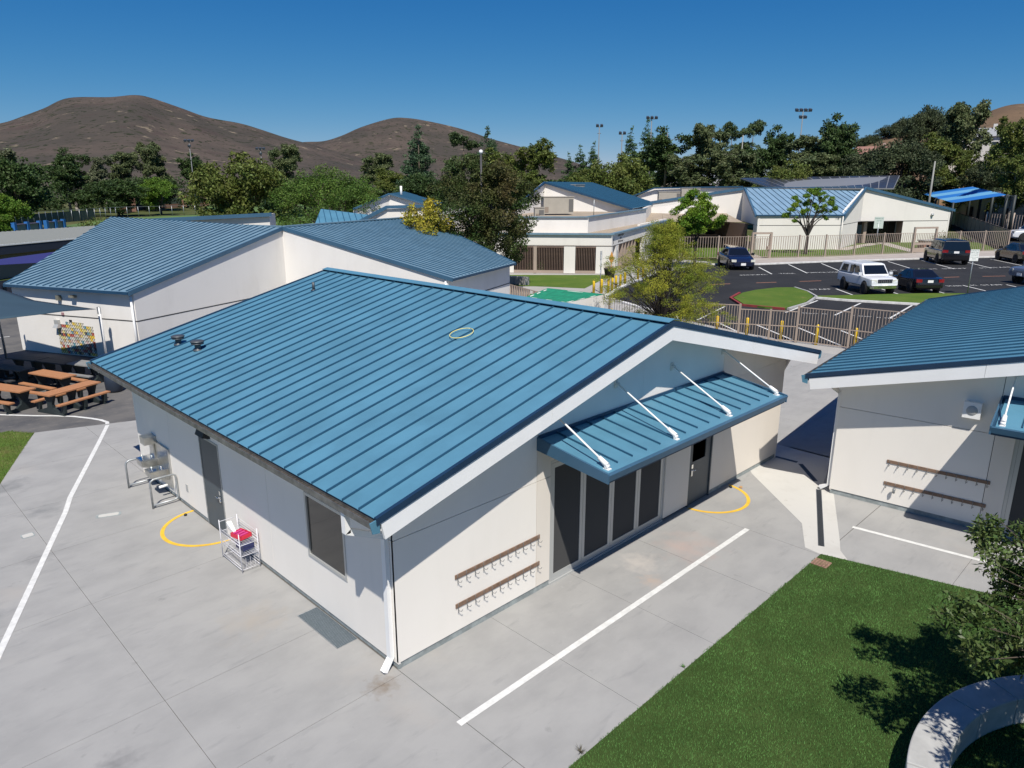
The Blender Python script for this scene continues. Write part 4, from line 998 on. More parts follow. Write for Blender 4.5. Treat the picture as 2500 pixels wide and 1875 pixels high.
MB().box(-.13, .13, -.22, .0, 0, .10).build('vent_hood', mat('olive_grey2', (.20, .19, .15), .7), B1, (2.95, 28.3, 2.72), R(-64.4))
# mural of painted tiles
dw = Vector((w2[0] - w1[0], w2[1] - w1[1], 0)).normalized(); nw = Vector((-dw.y, dw.x, 0)); org = Vector((w1[0], w1[1], 0)) + nw * .008
tile_cols = [(.62, .42, .06), (.50, .48, .42), (.46, .44, .39), (.36, .09, .07), (.07, .07, .08), (.12, .25, .30), (.48, .35, .33), (.52, .50, .45), (.55, .47, .2), (.30, .31, .26), (.50, .48, .45), (.42, .27, .14)]
tm = [mat('tile_%d' % i, c, .35, noise=.55, nscale=13, detail=1, cuts=(.46, .54)) for i, c in enumerate(tile_cols)]
tiles = [MB().box(0, .134, -.004, .008, 0, .134).mesh('mural_tile', m_) for m_ in tm]
cols_ = 16; s_lo = 2.78
for j in range(11):
    for i in range(cols_):
        if j >= 10 and (i < 4 or i > 11): continue
        z = .04 + j * .138; s = s_lo + i * .138
        p = org + dw * s
        o = addobj('mural_tile', random.choice(tiles), B1, (p.x, p.y, z)); o.rotation_euler = (0, 0, math.atan2(dw.y, dw.x) + math.pi)
p = org + dw * 4.75
o = MB().box(-.12, .12, -.12, .0, 1.42, 1.62).hexa([(-.15, -.22, 1.26), (.15, -.22, 1.26), (.15, .0, 1.26), (-.15, .0, 1.26)], [(-.12, -.12, 1.42), (.12, -.12, 1.42), (.12, .0, 1.42), (-.12, .0, 1.42)]).build('loudspeaker_horn', M['alu'], B1, (p.x, p.y, 0), math.atan2(dw.y, dw.x) + math.pi)
p = org + dw * 3.95
MB().box(-.07, .07, -.03, .0, 1.58, 1.66).build('wall_plate', M['black'], B1, (p.x, p.y, 0), math.atan2(dw.y, dw.x) + math.pi)
p = org + dw * 4.35
MB().box(-.06, .06, -.05, .0, 1.86, 1.98).build('bell_box', mat('pink_grey', (.35, .2, .22), .6), B1, (p.x, p.y, 0), math.atan2(dw.y, dw.x) + math.pi)

# green topped enclosure
en = thing('enclosure', 'white walled enclosure with a wrinkled green mesh cover', 'enclosure', (0, 0, 0))
c4 = [(20.72, 17.2), (20.78, 14.45), (24.35, 14.9), (23.95, 18.6)]
for i in range(4):
    a, b = c4[i], c4[(i + 1) % 4]; vwall(en, a, b, 2.02, 2.02, M['stucco'], 0, .16)
n_ = 14; V = []; F = []
for i in range(n_ + 1):
    for j in range(n_ + 1):
        u, v = i / n_, j / n_
        x = (c4[0][0] * (1 - u) + c4[3][0] * u) * (1 - v) + (c4[1][0] * (1 - u) + c4[2][0] * u) * v
        y = (c4[0][1] * (1 - u) + c4[3][1] * u) * (1 - v) + (c4[1][1] * (1 - u) + c4[2][1] * u) * v
        edge = min(u, 1 - u, v, 1 - v)
        V.append((x, y, 2.03 - min(edge, .15) * .25 + .025 * math.sin(u * 21 + math.sin(v * 9) * 2) * min(1, edge * 8)))
for i in range(n_):
    for j in range(n_): a = i * (n_ + 1) + j; F.append((a, a + n_ + 1, a + n_ + 2, a + 1)[::-1])
addobj('mesh_cover', rawmesh('mesh_cover', V, F, mat('green_mesh', (.012, .21, .11), .7, noise=.25, nscale=1.5, stretch=(1, 4, 1)), smooth=True), en)
# ------------------------------------------------------------ administration building
AD = thing('admin_building', 'white office building with lettered fascia, barred openings and blue gable roof', 'building', (0, 0, 0))
brown = mat('brown_timber', (.17, .115, .09), .7, noise=.15, nscale=2); tanw = mat('tan_panel', (.34, .27, .22), .75, noise=.08, nscale=1)
c0, cL, cR = Vector((45.1, 30.35)), Vector((36.8, 40.6)), Vector((73, 42.4))
dl = (cL - c0).normalized(); dr_ = (cR - c0).normalized()
def vw(parent, a, b, z0, z1, m, t=.25, name='wall', z2=None): return vwall(parent, tuple(a), tuple(b), z1, z1 if z2 is None else z2, m, z0, t, name)
vw(AD, cL, c0, 2.42, 3.5, M['stucco2']); vw(AD, c0, cR, 2.42, 3.5, M['stucco2'])
for a, b in ((cL, c0), (c0, cR)):
    band(AD, (a.x, a.y, 3.5), (b.x, b.y, 3.5), .10, .36, M['roof_old'], 'coping', .05)
    groove(AD, tuple(a), tuple(b), 2.40, h=.05)
P_ = lambda t: tuple(c0 + dl * t); Q_ = lambda t: tuple(c0 + dr_ * t)
def post(a0, a1, z1=2.40, m=None, f=P_):
    a, b = (f(a1), f(a0)) if f is P_ else (f(a0), f(a1))
    return vw(AD, a, b, 0, z1, m or M['stucco2'], .3)
post(0, 1.35); post(3.15, 4.15); post(6.55, 6.85, m=tanw); post(8.6, 12.5)
post(0, .45, f=Q_); post(1.55, 2.6, f=Q_)
for (s0, s1) in ((1.35, 3.15), (4.15, 6.55), (6.85, 8.6)):
    f_ = MB(); n_ = Vector((dl.y, -dl.x)); 
    if n_.dot(Vector((-1, -1))) < 0: n_ = -n_
    g_ = MB().wall(P_(s1), P_(s0), [(0, .05), (s1 - s0, .05), (s1 - s0, .28), (0, .28)], .2).build('sill_panel', tanw, AD)
    for k in range(int((s1 - s0) / .145)):
        s = s0 + .10 + k * .145
        if s > s1 - .08: break
        p = c0 + dl * s
        MB().box(-.022, .022, -.05, .05, .28, 2.40).build('grille_bar', brown, AD, (p.x + .05, p.y + .05, 0), math.atan2(dl.y, dl.x))
    MB().wall(P_(s1), P_(s0), [(0, 2.28), (s1 - s0, 2.28), (s1 - s0, 2.40), (0, 2.40)], .16).build('grille_rail', brown, AD)
back_n = Vector((-dl.y, dl.x)); back_n = back_n if back_n.dot(Vector((1, 1))) > 0 else -back_n
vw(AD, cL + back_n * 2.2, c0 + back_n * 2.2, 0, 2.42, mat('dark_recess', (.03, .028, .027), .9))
MB().wall(P_(12.5), P_(0), [(0, 0), (12.5, 0), (12.5, .05), (0, .05)], 2.2).build('porch_floor', M['concrete_far'], AD)
MB().wall(P_(12.5), P_(0), [(0, 2.46), (12.5, 2.46), (12.5, 2.5), (0, 2.5)], 2.2).build('porch_ceiling', tanw, AD)
# right face: tan doors and brown posts under the fascia
rn = Vector((-dr_.y, dr_.x))
vw(AD, c0 + dr_ * .3 + rn * .45, c0 + dr_ * 9.5 + rn * .45, 0, 2.42, tanw, .2)
for s in (2.6, 4.2, 5.4, 6.8, 8.2, 9.6): 
    p = c0 + dr_ * s; MB().box(-.09, .09, -.02, .45, 0, 2.40).build('fin_post', tanw, AD, (p.x, p.y, 0), math.atan2(dr_.y, dr_.x))
vw(AD, c0 + dr_ * 9.7 + rn * 2, c0 + dr_ * 13.0 + rn * 2, 0, 2.42, MATS['dark_recess'])
vw(AD, c0 + dr_ * 13.0, c0 + dr_ * 28.0, 0, 2.42, M['stucco2'])
vw(AD, c0 + dr_ * 0, c0 + dr_ * 28.0, 2.4, 2.44, tanw, 2.0)
sgn = mat('sign_black', (.03, .03, .03), .6)
for k, (tx, sz) in enumerate((('ADMINISTRATION', .27), ('NORTH', .19), ('2200 N. Karen Road', .23))):
    p = c0 + dr_ * 3.2
    text('sign_lettering', tx, sz, sgn, (p.x - rn.x * .02, p.y - rn.y * .02, 3.22 - k * .26), (R(90), 0, math.atan2(dr_.y, dr_.x)), AD, .004)
p = c0 + dr_ * .55; MB().box(-.05, .05, -.02, .0, 2.6, 3.05).build('number_plate', M['black'], AD, (p.x, p.y, 0), math.atan2(dr_.y, dr_.x))
p = c0 + dr_ * 2.1; MB().box(-.16, .16, -.02, .0, 1.35, 1.95).build('notice', M['alu'], AD, (p.x, p.y, 0), math.atan2(dr_.y, dr_.x))
# flat ring roof, second tier, gable
ringroof = MB().poly([(cL.x, cL.y, 3.44), (c0.x, c0.y, 3.44), (cR.x, cR.y, 3.44), (70, 62, 3.44), (48, 58, 3.44)]).build('flat_roof', mat('tan_roofing', (.33, .27, .20), .95, noise=.15, nscale=.8, coords='World'), AD)
t0, tL, tR = Vector((45.5, 33.4)), Vector((39.2, 39.6)), Vector((64.5, 40.4))
vw(AD, tL, t0, 3.4, 4.82, M['stucco']); vw(AD, t0, tR, 3.4, 4.86, M['stucco'], z2=4.98)
band(AD, (tL.x, tL.y, 4.84), (t0.x, t0.y, 4.84), .05, .3, M['roof_old'], 'coping', .04); band(AD, (t0.x, t0.y, 4.86), (tR.x, tR.y, 5.0), .06, .3, M['roof_old'], 'coping', .04)
MB().poly([(tL.x, tL.y, 4.6), (t0.x, t0.y, 4.6), (tR.x, tR.y, 4.7), (80, 52, 4.7), (60, 62, 4.7), (44, 52, 4.6)]).build('upper_flat_roof', MATS['tan_roofing'], AD)
gE, gP, gL = (62.5, 40.9, 5.02), (57.86, 50.07, 7.91), (49.3, 45.8, 6.3)
slab_roof(AD, (62.3, 40.7, 5.05), (81.9, 50.6, 5.05), (57.8, 50.1, 7.95), (81.4, 62.0, 8.0), .42, M['roof'], 'a', split=False, name='roof')
vw(AD, (57.9, 50.2), (62.6, 41.4), 4.4, 7.85, M['stucco'], z2=5.0); vw(AD, (46.6, 44.6), (57.9, 50.2), 4.4, 4.95, M['stucco'], z2=7.85)
vw(AD, (62.6, 41.4), (81.2, 50.9), 3.44, 4.95, M['stucco'])
band(AD, (57.8, 50.05, 7.98), (62.3, 40.7, 5.08), .22, .2, M['roof_trim']); band(AD, (46.4, 44.5, 5.05), (57.8, 50.05, 7.98), .22, .2, M['roof_trim'])
MB().tube((62.2, 40.9, 3.4), (62.2, 40.9, 4.9), .09, 8).build('downspout', M['roof_trim'], AD)
def ac_unit(x, y, z, w, d, h, rot, label):
    a = thing('rooftop_unit', label, 'air conditioner', (x, y, z), rot, 'rooftop air conditioning units')
    o = MB().box(-w / 2, w / 2, -d / 2, d / 2, .12, h).build('cabinet', mat('unit_beige', (.36, .33, .28), .6, noise=.06, nscale=1), a)
    MB().box(w / 2 - .5, w / 2 - .04, -d / 2 - .02, -d / 2, .3, h - .2).build('louvre', mat('unit_dark', (.13, .125, .12), .6), a)
    MB().box(-w / 2 - .05, w / 2 + .05, -d / 2 - .05, d / 2 + .05, h, h + .06).build('lid', MATS['unit_beige'], a)
    MB().box(-w / 2 + .1, -w / 2 + .5, -d / 2 - .02, -d / 2, .25, h * .45).build('access_panel', mat('unit_brown', (.25, .2, .16), .6), a)
    return a
ac_unit(51.4, 42.4, 4.65, 3.1, 1.9, 1.75, R(-38), 'beige air conditioner on the office roof before the white gable')
ac_unit(44.6, 38.6, 4.6, .9, .7, .95, R(-38), 'small grey fan unit behind the parapet by the dark tree')
MB().tube((57.2, 39.2, 3.44), (57.2, 39.2, 3.95), .13, 10).build('vent_pipe', M['white'], AD)
MB().tube((52.0, 38.0, 4.6), (52.0, 38.0, 6.2), .04, 6).build('mast', M['galv'], AD)
# ---- building right of it, with grey units on its roof
B5 = thing('school_wing', 'white wing with thin blue eaves and grey rooftop units behind the light green tree', 'building', (0, 0, 0))
vw(B5, (85.2, 57.1), (87.3, 54.9), 3, 5.7, M['stucco'], z2=7.1); vw(B5, (87.3, 54.9), (98.8, 47.0), 3, 7.1, M['stucco'], z2=7.25)
vw(B5, (83, 59.5), (85.2, 57.1), 3, 4.8, M['stucco'], z2=5.7)
band(B5, (83, 59.4, 5.0), (86.9, 54.7, 7.25), .2, .3, M['roof_trim']); band(B5, (86.9, 54.7, 7.25), (98.8, 46.8, 7.45), .2, .3, M['roof_trim'])
vw(B5, (76.0, 48.6), (81.0, 42.2), 3.4, 4.6, M['stucco'], z2=5.6); vw(B5, (70, 53), (76.0, 48.6), 3.4, 4.4, M['stucco'])
MB().poly([(66, 44, 3.46), (76.2, 34.5, 3.3), (84, 41, 3.9), (99, 47, 4.6), (90, 60, 4.9), (70, 60, 4.4)]).build('flat_roof', MATS['tan_roofing'], B5)
vw(B5, (58.0, 36.6), (71.5, 42.2), 3.0, 3.6, M['stucco2'])
ac_unit(84.6, 50.6, 4.9, 3.0, 1.8, 1.75, R(-50), 'left beige air conditioner on the wing roof')
ac_unit(86.6, 48.4, 4.95, 2.6, 1.6, 2.2, R(-50), 'right taller beige air conditioner on the wing roof')
ac_unit(66.5, 53.3, 6.4, 3.4, 2.2, 1.2, R(20), 'long beige air conditioner behind the office blue roof')
# ---- classroom block by the parking lot
B4 = thing('classroom_block', 'white classroom block by the parking lot, pale blue roof, recessed glass entry', 'building', (0, 0, 0))
ev0, ev1 = (76.7, 33.15, 4.15), (84.75, 25.85, 4.15)
pl, pr_ = (85.9, 39.7, 7.25), (96.4, 27.9, 7.33)
M['roof_pale'] = mat('pale_faded_roof_paint', (.19, .30, .40), .45, noise=.1, nscale=.6)
slab_roof(B4, ev0, ev1, pl, pr_, .82, M['roof_pale'], 'b', rib=.07)
Lb, Mb, Pb, Rb, PLb = (77.0, 33.0), (84.5, 26.15), (96.4, 28.1), (107.3, 20.35), (85.9, 39.9)
v_ = lambda a, b, z0, z1, z2=None, m=None: vwall(B4, a, b, z1, z2 if z2 is not None else z1, m or M['stucco2'], z0, .25)
v_(Lb, Mb, 0, 4.1); v_(Mb, Pb, 2.95, 4.15, 7.2); v_(Pb, Rb, 2.95, 7.2, 4.25)
v_(Mb, (94.6, 27.8), 0, 2.95); v_((101.6, 24.42), Rb, 0, 2.95)
v_(Rb, (112, 30), 0, 4.2)
v_(PLb, Lb, 2.95, 7.1, 4.1); v_((78.6, 34.3), Lb, 0, 2.95); v_((77.5, 48.5), PLb, 2.95, 5.2, 7.1)
groove(B4, Lb, Mb, 2.88, h=.07); groove(B4, Mb, Pb, 2.88, h=.07); groove(B4, Pb, Rb, 2.88, h=.07); groove(B4, PLb, Lb, 2.88, h=.07)
band(B4, ev0, ev1, .16, .2, M['roof_trim'], 'gutter', .02)
for a, b in ((ev1, pr_), (pr_, (107.7, 20.0, 4.38)), (pl, ev0), ((77.2, 48.8, 5.4), pl)): band(B4, a, b, .28, .22, M['fasc'], 'fascia', .06)
band(B4, pl, pr_, .02, .3, M['fasc'], 'ridge_cap', .07)
MB().tube((84.6, 25.95, 0), (84.6, 25.95, 4.05), .07, 8).build('downspout', M['stucco2'], B4)
# recess of the right entry
v_((96.9, 29.4), (102.4, 25.6), 0, 2.95, m=M['glass']); v_((94.6, 27.8), (96.9, 29.4), 0, 2.95, m=mat('brown_wall', (.20, .14, .12), .8)); v_((102.4, 25.6), (101.6, 24.42), 0, 2.95, m=MATS['brown_wall'])
vwall(B4, (96.9, 27.75), (97.3, 27.5), 2.95, 2.95, tanw, 0, .4, 'column')
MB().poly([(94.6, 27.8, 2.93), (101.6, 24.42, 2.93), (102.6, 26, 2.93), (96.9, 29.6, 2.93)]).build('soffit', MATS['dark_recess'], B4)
for k, t in enumerate((0.0, .26, .6, 1.0)):
    x = 96.85 + (102.35 - 96.85) * t; y = 29.3 + (25.55 - 29.3) * t
    MB().tube((x, y - .05, 0), (x, y - .05, 2.93), .055, 6).build('mullion', M['alu'], B4)
MB().tube((98.3, 28.25, 1.0), (102.35, 25.5, 1.0), .06, 6).build('transom', M['alu'], B4)
v_((97.05, 29.2), (98.2, 28.4), .1, 2.4, m=mat('blue_grey_door', (.10, .14, .18), .4))
# entry between the wings (left): brown recess, roof lid
v_((84.0, 44.0), (79.8, 35.9), 0, 2.95, m=MATS['brown_wall'])
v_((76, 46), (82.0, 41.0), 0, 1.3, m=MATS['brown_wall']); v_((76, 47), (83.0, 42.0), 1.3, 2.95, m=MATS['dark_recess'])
MB().tube((78.0, 41.6, 0), (78.0, 41.6, 2.9), .08, 8).build('column', M['alu'], B4)
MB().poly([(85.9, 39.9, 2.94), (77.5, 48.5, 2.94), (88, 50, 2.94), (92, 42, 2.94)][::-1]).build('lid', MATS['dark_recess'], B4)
v_((66.5, 42.0), (77.5, 48.5), 0, 5.0); v_((62.5, 40), (66.5, 42.0), 0, 4.0)
MB().lathe([(.16, 0), (.2, .15), (.12, .35)], (104.9, 21.9, 3.55), 10).build('wall_camera', M['galv'], B4)
text('unit_lettering', '1-B', .35, sgn, (84.1, 26.4, 3.75), (R(90), 0, math.atan2(-6.85, 7.5)), B4, .003)
# ---- left background: small gabled building and long low roofs
B6 = thing('gabled_hall', 'white gabled hall with blue roof seen between the round oak and the yellow tree', 'building', (0, 0, 0))
slab_roof(B6, (40.9, 50.0, 5.6), (48.5, 57.0, 5.5), (37.8, 52.8, 6.75), (46.5, 61.8, 7.0), .6, M['roof_old'], 'h', split=False)
vw(B6, (37.9, 53.0), (41.0, 50.4), 3, 6.65, M['stucco'], z2=5.6); vw(B6, (33.5, 52.5), (37.9, 53.0), 3, 5.4, M['stucco'], z2=6.65)
band(B6, (33.3, 52.4, 5.45), (37.8, 52.8, 6.8), .16, .2, M['fasc']); band(B6, (37.8, 52.8, 6.8), (40.9, 50.0, 5.65), .14, .2, M['fasc'])
vw(B6, (30.0, 42.4), (32.8, 40.7), 3, 5.65, M['stucco2'], z2=5.8); vw(B6, (27.3, 43.2), (30.0, 42.4), 3, 4.4, M['stucco2'], z2=5.65)
vw(B6, (32.8, 40.7), (41, 44), 3, 5.7, M['stucco2'])
band(B6, (27.2, 43.1, 4.6), (30.0, 42.3, 5.95), .28, .2, M['fasc']); band(B6, (30.0, 42.3, 5.95), (32.9, 40.5, 6.02), .25, .2, M['fasc'])
slab_roof(B6, (24.5, 44.6, 4.4), (27.2, 43.1, 4.6), (27.5, 48.5, 5.6), (30.0, 42.4, 5.9), .5, M['roof'], 'h2', split=False)
MB().tube((40.9, 55.0, 6.4), (40.9, 55.0, 7.5), .12, 8).build('vent_pipe', M['white'], B6)
B7 = thing('long_low_building', 'low white building with blue eave band just beyond the folded roof', 'building', (0, 0, 0))
vw(B7, (11.8, 51.4), (22.1, 47.3), 2.5, 4.85, M['stucco2'], z2=5.2); vw(B7, (22.1, 47.3), (25, 52), 2.5, 5.2, M['stucco2'])
band(B7, (11.7, 51.2, 5.05), (22.2, 47.1, 5.45), .28, .3, M['fasc'])
MB().poly([(11.8, 51.4, 4.9), (22.1, 47.3, 5.3), (25, 52, 5.2), (15, 58, 4.8)]).build('flat_roof', MATS['roof_gravel'], B7)
B8 = thing('portable_classroom', 'long grey ribbed metal roof building at the far left edge', 'building', (0, 0, 0))
gm = mat('grey_ribbed_roof', (.19, .20, .185), .6, noise=.1, nscale=1)
slab_roof(B8, (-6, 56.4, 2.72), (16.0, 71.2, 2.72), (-6.5, 70.5, 3.0), (20.5, 86.5, 2.9), .55, gm, 'p', rib=.10, split=False, rm=mat('grey_rib', (.27, .28, .27), .6))
band(B8, (-6, 56.3, 2.78), (16.0, 71.1, 2.78), .12, .1, M['white'], 'gutter'); band(B8, (-6, 56.4, 2.65), (16.0, 71.2, 2.65), .7, .2, mat('navy_fascia', (.02, .028, .05), .7))
vw(B8, (-5.6, 57.3), (16.2, 72.0), -.1, 2.6, mat('taupe_wall', (.20, .175, .165), .8))
for x, y in ((5.2, 63.6), (-1.6, 65)): MB().tube((x, y, 2.75), (x, y, 3.9), .07, 8).build('vent_pipe', M['white'], B8)
ps = thing('purple_sail', 'violet blue triangular shade sail at the far left', 'shade sail', (3.4, 46, 0))
MB().poly([(-3.5, -3.2, 3.1), (2.6, -.9, 2.86), (5.2, 4.6, 3.15), (1, 2.5, 3.0)]).build('sail_cloth', mat('violet_cloth', (.020, .022, .13), .8), ps).modifiers.new('t', 'SOLIDIFY').thickness = .01
for x, y in ((2.6, -.9), (5.2, 4.6)): MB().tube((x, y, 0), (x, y, 3), .06, 8).build('post', M['pdark'], ps)
o = MB().box(-5.5, 5.5, -.15, .15, 0, 1.9).build('low_wall', MATS['taupe_wall'], None, (1.8, 44.3, -.01), R(32)); tag(o, 'low brown wall with dark posts under the violet sail', 'wall')
for k in range(5): MB().box(-.09, .09, -.24, -.15, 0, 1.6).build('dark_post', M['pdark'], o, (-3 + k * 1.5, 0, 0))
# blue-pillared ball walls beyond
for i, (a, b) in enumerate((((19.8, 128.2), (24.2, 132.6)), ((25.4, 133.6), (28.8, 137.2)))):
    T = thing('ball_wall', ['left', 'right'][i] + ' grey ball wall with bright blue pillars on the far field', 'wall', (0, 0, 0), 0, 'ball walls on the field')
    vwall(T, a, b, 1.5, 1.5, mat('ball_wall_grey', (.26, .25, .25), .8), -.05, .3)
    n = 3
    for k in range(n):
        x = a[0] + (b[0] - a[0]) * k / (n - 1); y = a[1] + (b[1] - a[1]) * k / (n - 1)
        MB().box(-.28, .28, -.28, .28, -.05, 1.9).build('pillar', mat('bright_blue', (.02, .13, .38), .6), T, (x, y, 0), R(45))
    band(T, (a[0], a[1] + .3, 1.62), (b[0], b[1] + .3, 1.62), .14, .8, mat('maroon_cap', (.11, .10, .16), .7), 'cap')
# ---- right background
SCN = thing('solar_canopy', 'large tilted dark solar panel canopy behind the classroom block', 'solar canopy', (0, 0, 0))
pvm = mat('solar_panel', (.035, .036, .045), .25)
a0, a1, b0, b1 = Vector((112.0, 48.5, 7.1)), Vector((126.5, 34.2, 7.15)), Vector((124.5, 61, 8.9)), Vector((141.5, 38.3, 9.35))
nx, ny = 16, 8
for i in range(nx):
    for j in range(ny):
        f_ = lambda u, v: (a0 * (1 - u) + a1 * u) * (1 - v) + (b0 * (1 - u) + b1 * u) * v
        g = .06; q4 = [f_((i + g) / nx, (j + g) / ny), f_((i + 1 - g) / nx, (j + g) / ny), f_((i + 1 - g) / nx, (j + 1 - g) / ny), f_((i + g) / nx, (j + 1 - g) / ny)]
        MB().hexa([p - Vector((0, 0, .06)) for p in q4], q4).build('solar_panel', pvm, SCN)
MB().hexa([a0 - Vector((0, 0, .25)), a1 - Vector((0, 0, .25)), b1 - Vector((0, 0, .25)), b0 - Vector((0, 0, .25))], [a0 - Vector((0, 0, .07)), a1 - Vector((0, 0, .07)), b1 - Vector((0, 0, .07)), b0 - Vector((0, 0, .07))]).build('deck', mat('pv_frame', (.25, .26, .27), .5, .4), SCN)
for u in (.1, .5, .9):
    p = (a0 * (1 - u) + a1 * u) * .6 + (b0 * (1 - u) + b1 * u) * .4; MB().tube((p.x, p.y, 0), (p.x, p.y, p.z - .25), .2, 8).build('post', M['galv'], SCN)
SS = thing('striped_shade_sail', 'striped bright and light blue shade sail over the far playground', 'shade sail', (0, 0, 0))
fl, fr_, nl, nr = Vector((160, 39.5, 5.9)), Vector((154.8, 29.5, 7.3)), Vector((138.2, 28.0, 4.6)), Vector((131.5, 19.0, 6.1))
for k in range(5):
    u0, u1 = k / 5, (k + 1) / 5; m_ = mat('sail_blue', (.015, .16, .50), .7) if k % 2 == 0 else mat('sail_light_blue', (.13, .36, .58), .7)
    a, b, c, d = fl.lerp(nl, u0), fl.lerp(nl, u1), fr_.lerp(nr, u1), fr_.lerp(nr, u0)
    MB().poly([a, b, c, d]).build('sail_strip', m_, SS).modifiers.new('t', 'SOLIDIFY').thickness = .02
for p in [fl, nl, fl.lerp(nl, .5), fr_, fr_.lerp(nr, .33), fr_.lerp(nr, .66), nr, Vector((129.8, 17.6, 6.0))]: MB().tube((p.x, p.y, -.1), (p.x, p.y, p.z + .1), .22, 8).build('post', M['pdark'], SS)
band(SS, tuple(nr), (129.8, 17.6, 5.9), .08, .08, M['galv'], 'cable')
PB = thing('playground_building', 'long low cream building with pale flat roof at the right edge', 'building', (0, 0, 0))
vw(PB, (160.8, 34.5), (141.0, 14.0), -.1, 5.2, mat('cream_far', (.50, .44, .36), .85)); vw(PB, (141.0, 14.0), (150, 6), -.1, 5.2, MATS['cream_far'])
for k, (z, o_) in enumerate(((5.6, 0), (6.3, 4), (6.9, 8))): 
    band(PB, (160.5 + o_, 34.2, z), (139.5 + o_, 12.5, z), .35, .8, mat('pale_roof', (.48, .46, .44), .7), 'roof_edge', .1)
    MB().poly([(160.5 + o_, 34.2, z), (139.5 + o_, 12.5, z), (143.5 + o_, 10.5, z + .35), (164.5 + o_, 32.2, z + .35)][::-1]).build('roof', MATS['pale_roof'], PB)
for s in (.25, .45, .62, .8):
    x = 160.8 + (141 - 160.8) * s; y = 34.5 + (14 - 34.5) * s; MB().box(-.8, .8, -.1, .1, .3, 3.6).build('door', MATS['dark_recess'], PB, (x - .15, y + .15, 0), R(46))
# hillside houses
def house(x, y, z, w, d, h, rot, label, roofc, wallc):
    H_ = thing('hillside_house', label, 'house', (x, y, z), rot, 'houses on the right hillside')
    MB().box(-w / 2, w / 2, -d / 2, d / 2, -6, h).build('wall', wallc, H_)
    q = MB(); q.hexa([(-w / 2 - .6, -d / 2 - .6, h), (w / 2 + .6, -d / 2 - .6, h), (w / 2 + .6, d / 2 + .6, h), (-w / 2 - .6, d / 2 + .6, h)], [(-w / 2 + 2, -.1, h + 2.6), (w / 2 - 2, -.1, h + 2.6), (w / 2 - 2, .1, h + 2.6), (-w / 2 + 2, .1, h + 2.6)])
    rf = q.build('roof', roofc, H_); MB().box(w / 4 - .5, w / 4 + .5, -1, 0, h + .5, h + 3.6).build('chimney', wallc, rf)
    for k in (-1, 0, 1): MB().box(k * w * .28 - .8, k * w * .28 + .8, -d / 2 - .05, -d / 2, h - 3, h - 1.5).build('window', M['glass'], H_)
tile = mat('terracotta_roof', (.25, .13, .10), .8, noise=.15, nscale=.6); pinkw = mat('pink_wall', (.42, .30, .26), .85); greyr = mat('grey_shingle', (.28, .29, .30), .85); whitew = mat('white_far_wall', (.60, .58, .55), .85)
house(277, 91.5, 13.2, 14, 9, 5.2, R(-70), 'pink house with terracotta roof on the slope, left of the dark oak', tile, pinkw)
house(262, 92.5, 9.0, 8, 6, 3.6, R(-70), 'low brown roofed outbuilding below the pink house', tile, whitew)
house(247, 51.5, 17.0, 14, 9, 4.0, R(-75), 'grey roofed house high on the slope at the right', greyr, whitew)
house(232, 36.5, 15.5, 11, 9, 5.0, R(-75), 'white house with grey roof at the extreme right edge', greyr, whitew)
house(182, 76.0, 4.8, 9, 6, 3.2, R(-60), 'small white walled house glimpsed among the central tall trees', greyr, whitew)
# ------------------------------------------------------------ fences, bollards, signs, lamps
def picket_run(T, a, b, h, z0, m, step=.115, pw=.011, rails=(.12, 1.0), post=None, low=.08, midrail=None, hp=None):
    a = Vector(a); b = Vector(b); L_ = (b - a).length; d = (b - a).normalized(); ang = math.atan2(d.y, d.x)
    q = MB()
    for zz in [z0 + low, z0 + h] + ([z0 + midrail] if midrail else []):
        q2 = MB(); q2.box(0, L_, -.02, .02, zz - .02, zz + .02); q2.build('rail', m, T, (a.x, a.y, 0), ang)
    n = int(L_ / step)
    for i in range(1, n): x = i * L_ / n; q.box(x - pw, x + pw, -pw, pw, z0 + low, z0 + h)
    stuff(q.build('pickets', m, T, (a.x, a.y, 0), ang))
F1 = thing('picket_fence', 'tan metal picket fence with gate beside the near yellow bollards', 'fence', (0, 0, 0))
fp = [(24.6, 14.75), (26.2, 11.8), (27.75, 8.9), (28.45, 7.6), (29.05, 6.45), (29.40, 4.05), (29.75, 1.65), (30.1, -.8), (30.45, -3.2)]
fh = [1.75, 1.75, 1.55, 1.55, 1.78, 2.0, 2.0, 2.0]
for i in range(len(fp) - 1): picket_run(F1, fp[i], fp[i + 1], fh[i], 0, M['tan'], midrail=.92 if i > 3 else .8, step=.13)
for i, p in enumerate(fp): MB().box(-.045, .045, -.045, .045, 0, max(fh[max(0, i - 1)], fh[min(i, len(fh) - 1)]) + .07).build('post', M['tan'], F1, (p[0], p[1], 0), R(-80))
F2 = thing('picket_fence', 'long tan picket fence along the far sidewalk with two framed gates', 'fence', (0, 0, 0))
f2 = [(60.5, 33.2), (63.5, 30.4), (66.0, 28.4), (67.9, 26.9), (70.9, 25.0), (73.7, 23.3), (77.55, 21.65), (81.3, 19.95), (85.1, 18.0), (87.7, 16.5), (90.8, 14.8), (93.9, 13.0), (96.9, 11.15)]
for i in range(len(f2) - 1):
    if i in (8,): continue
    picket_run(F2, f2[i], f2[i + 1], 2.25, .1, M['tan'], step=.26, pw=.022)
for p in f2: MB().box(-.07, .07, -.07, .07, 0, 2.42).build('post', M['tan'], F2, (p[0], p[1], .05), R(-30))
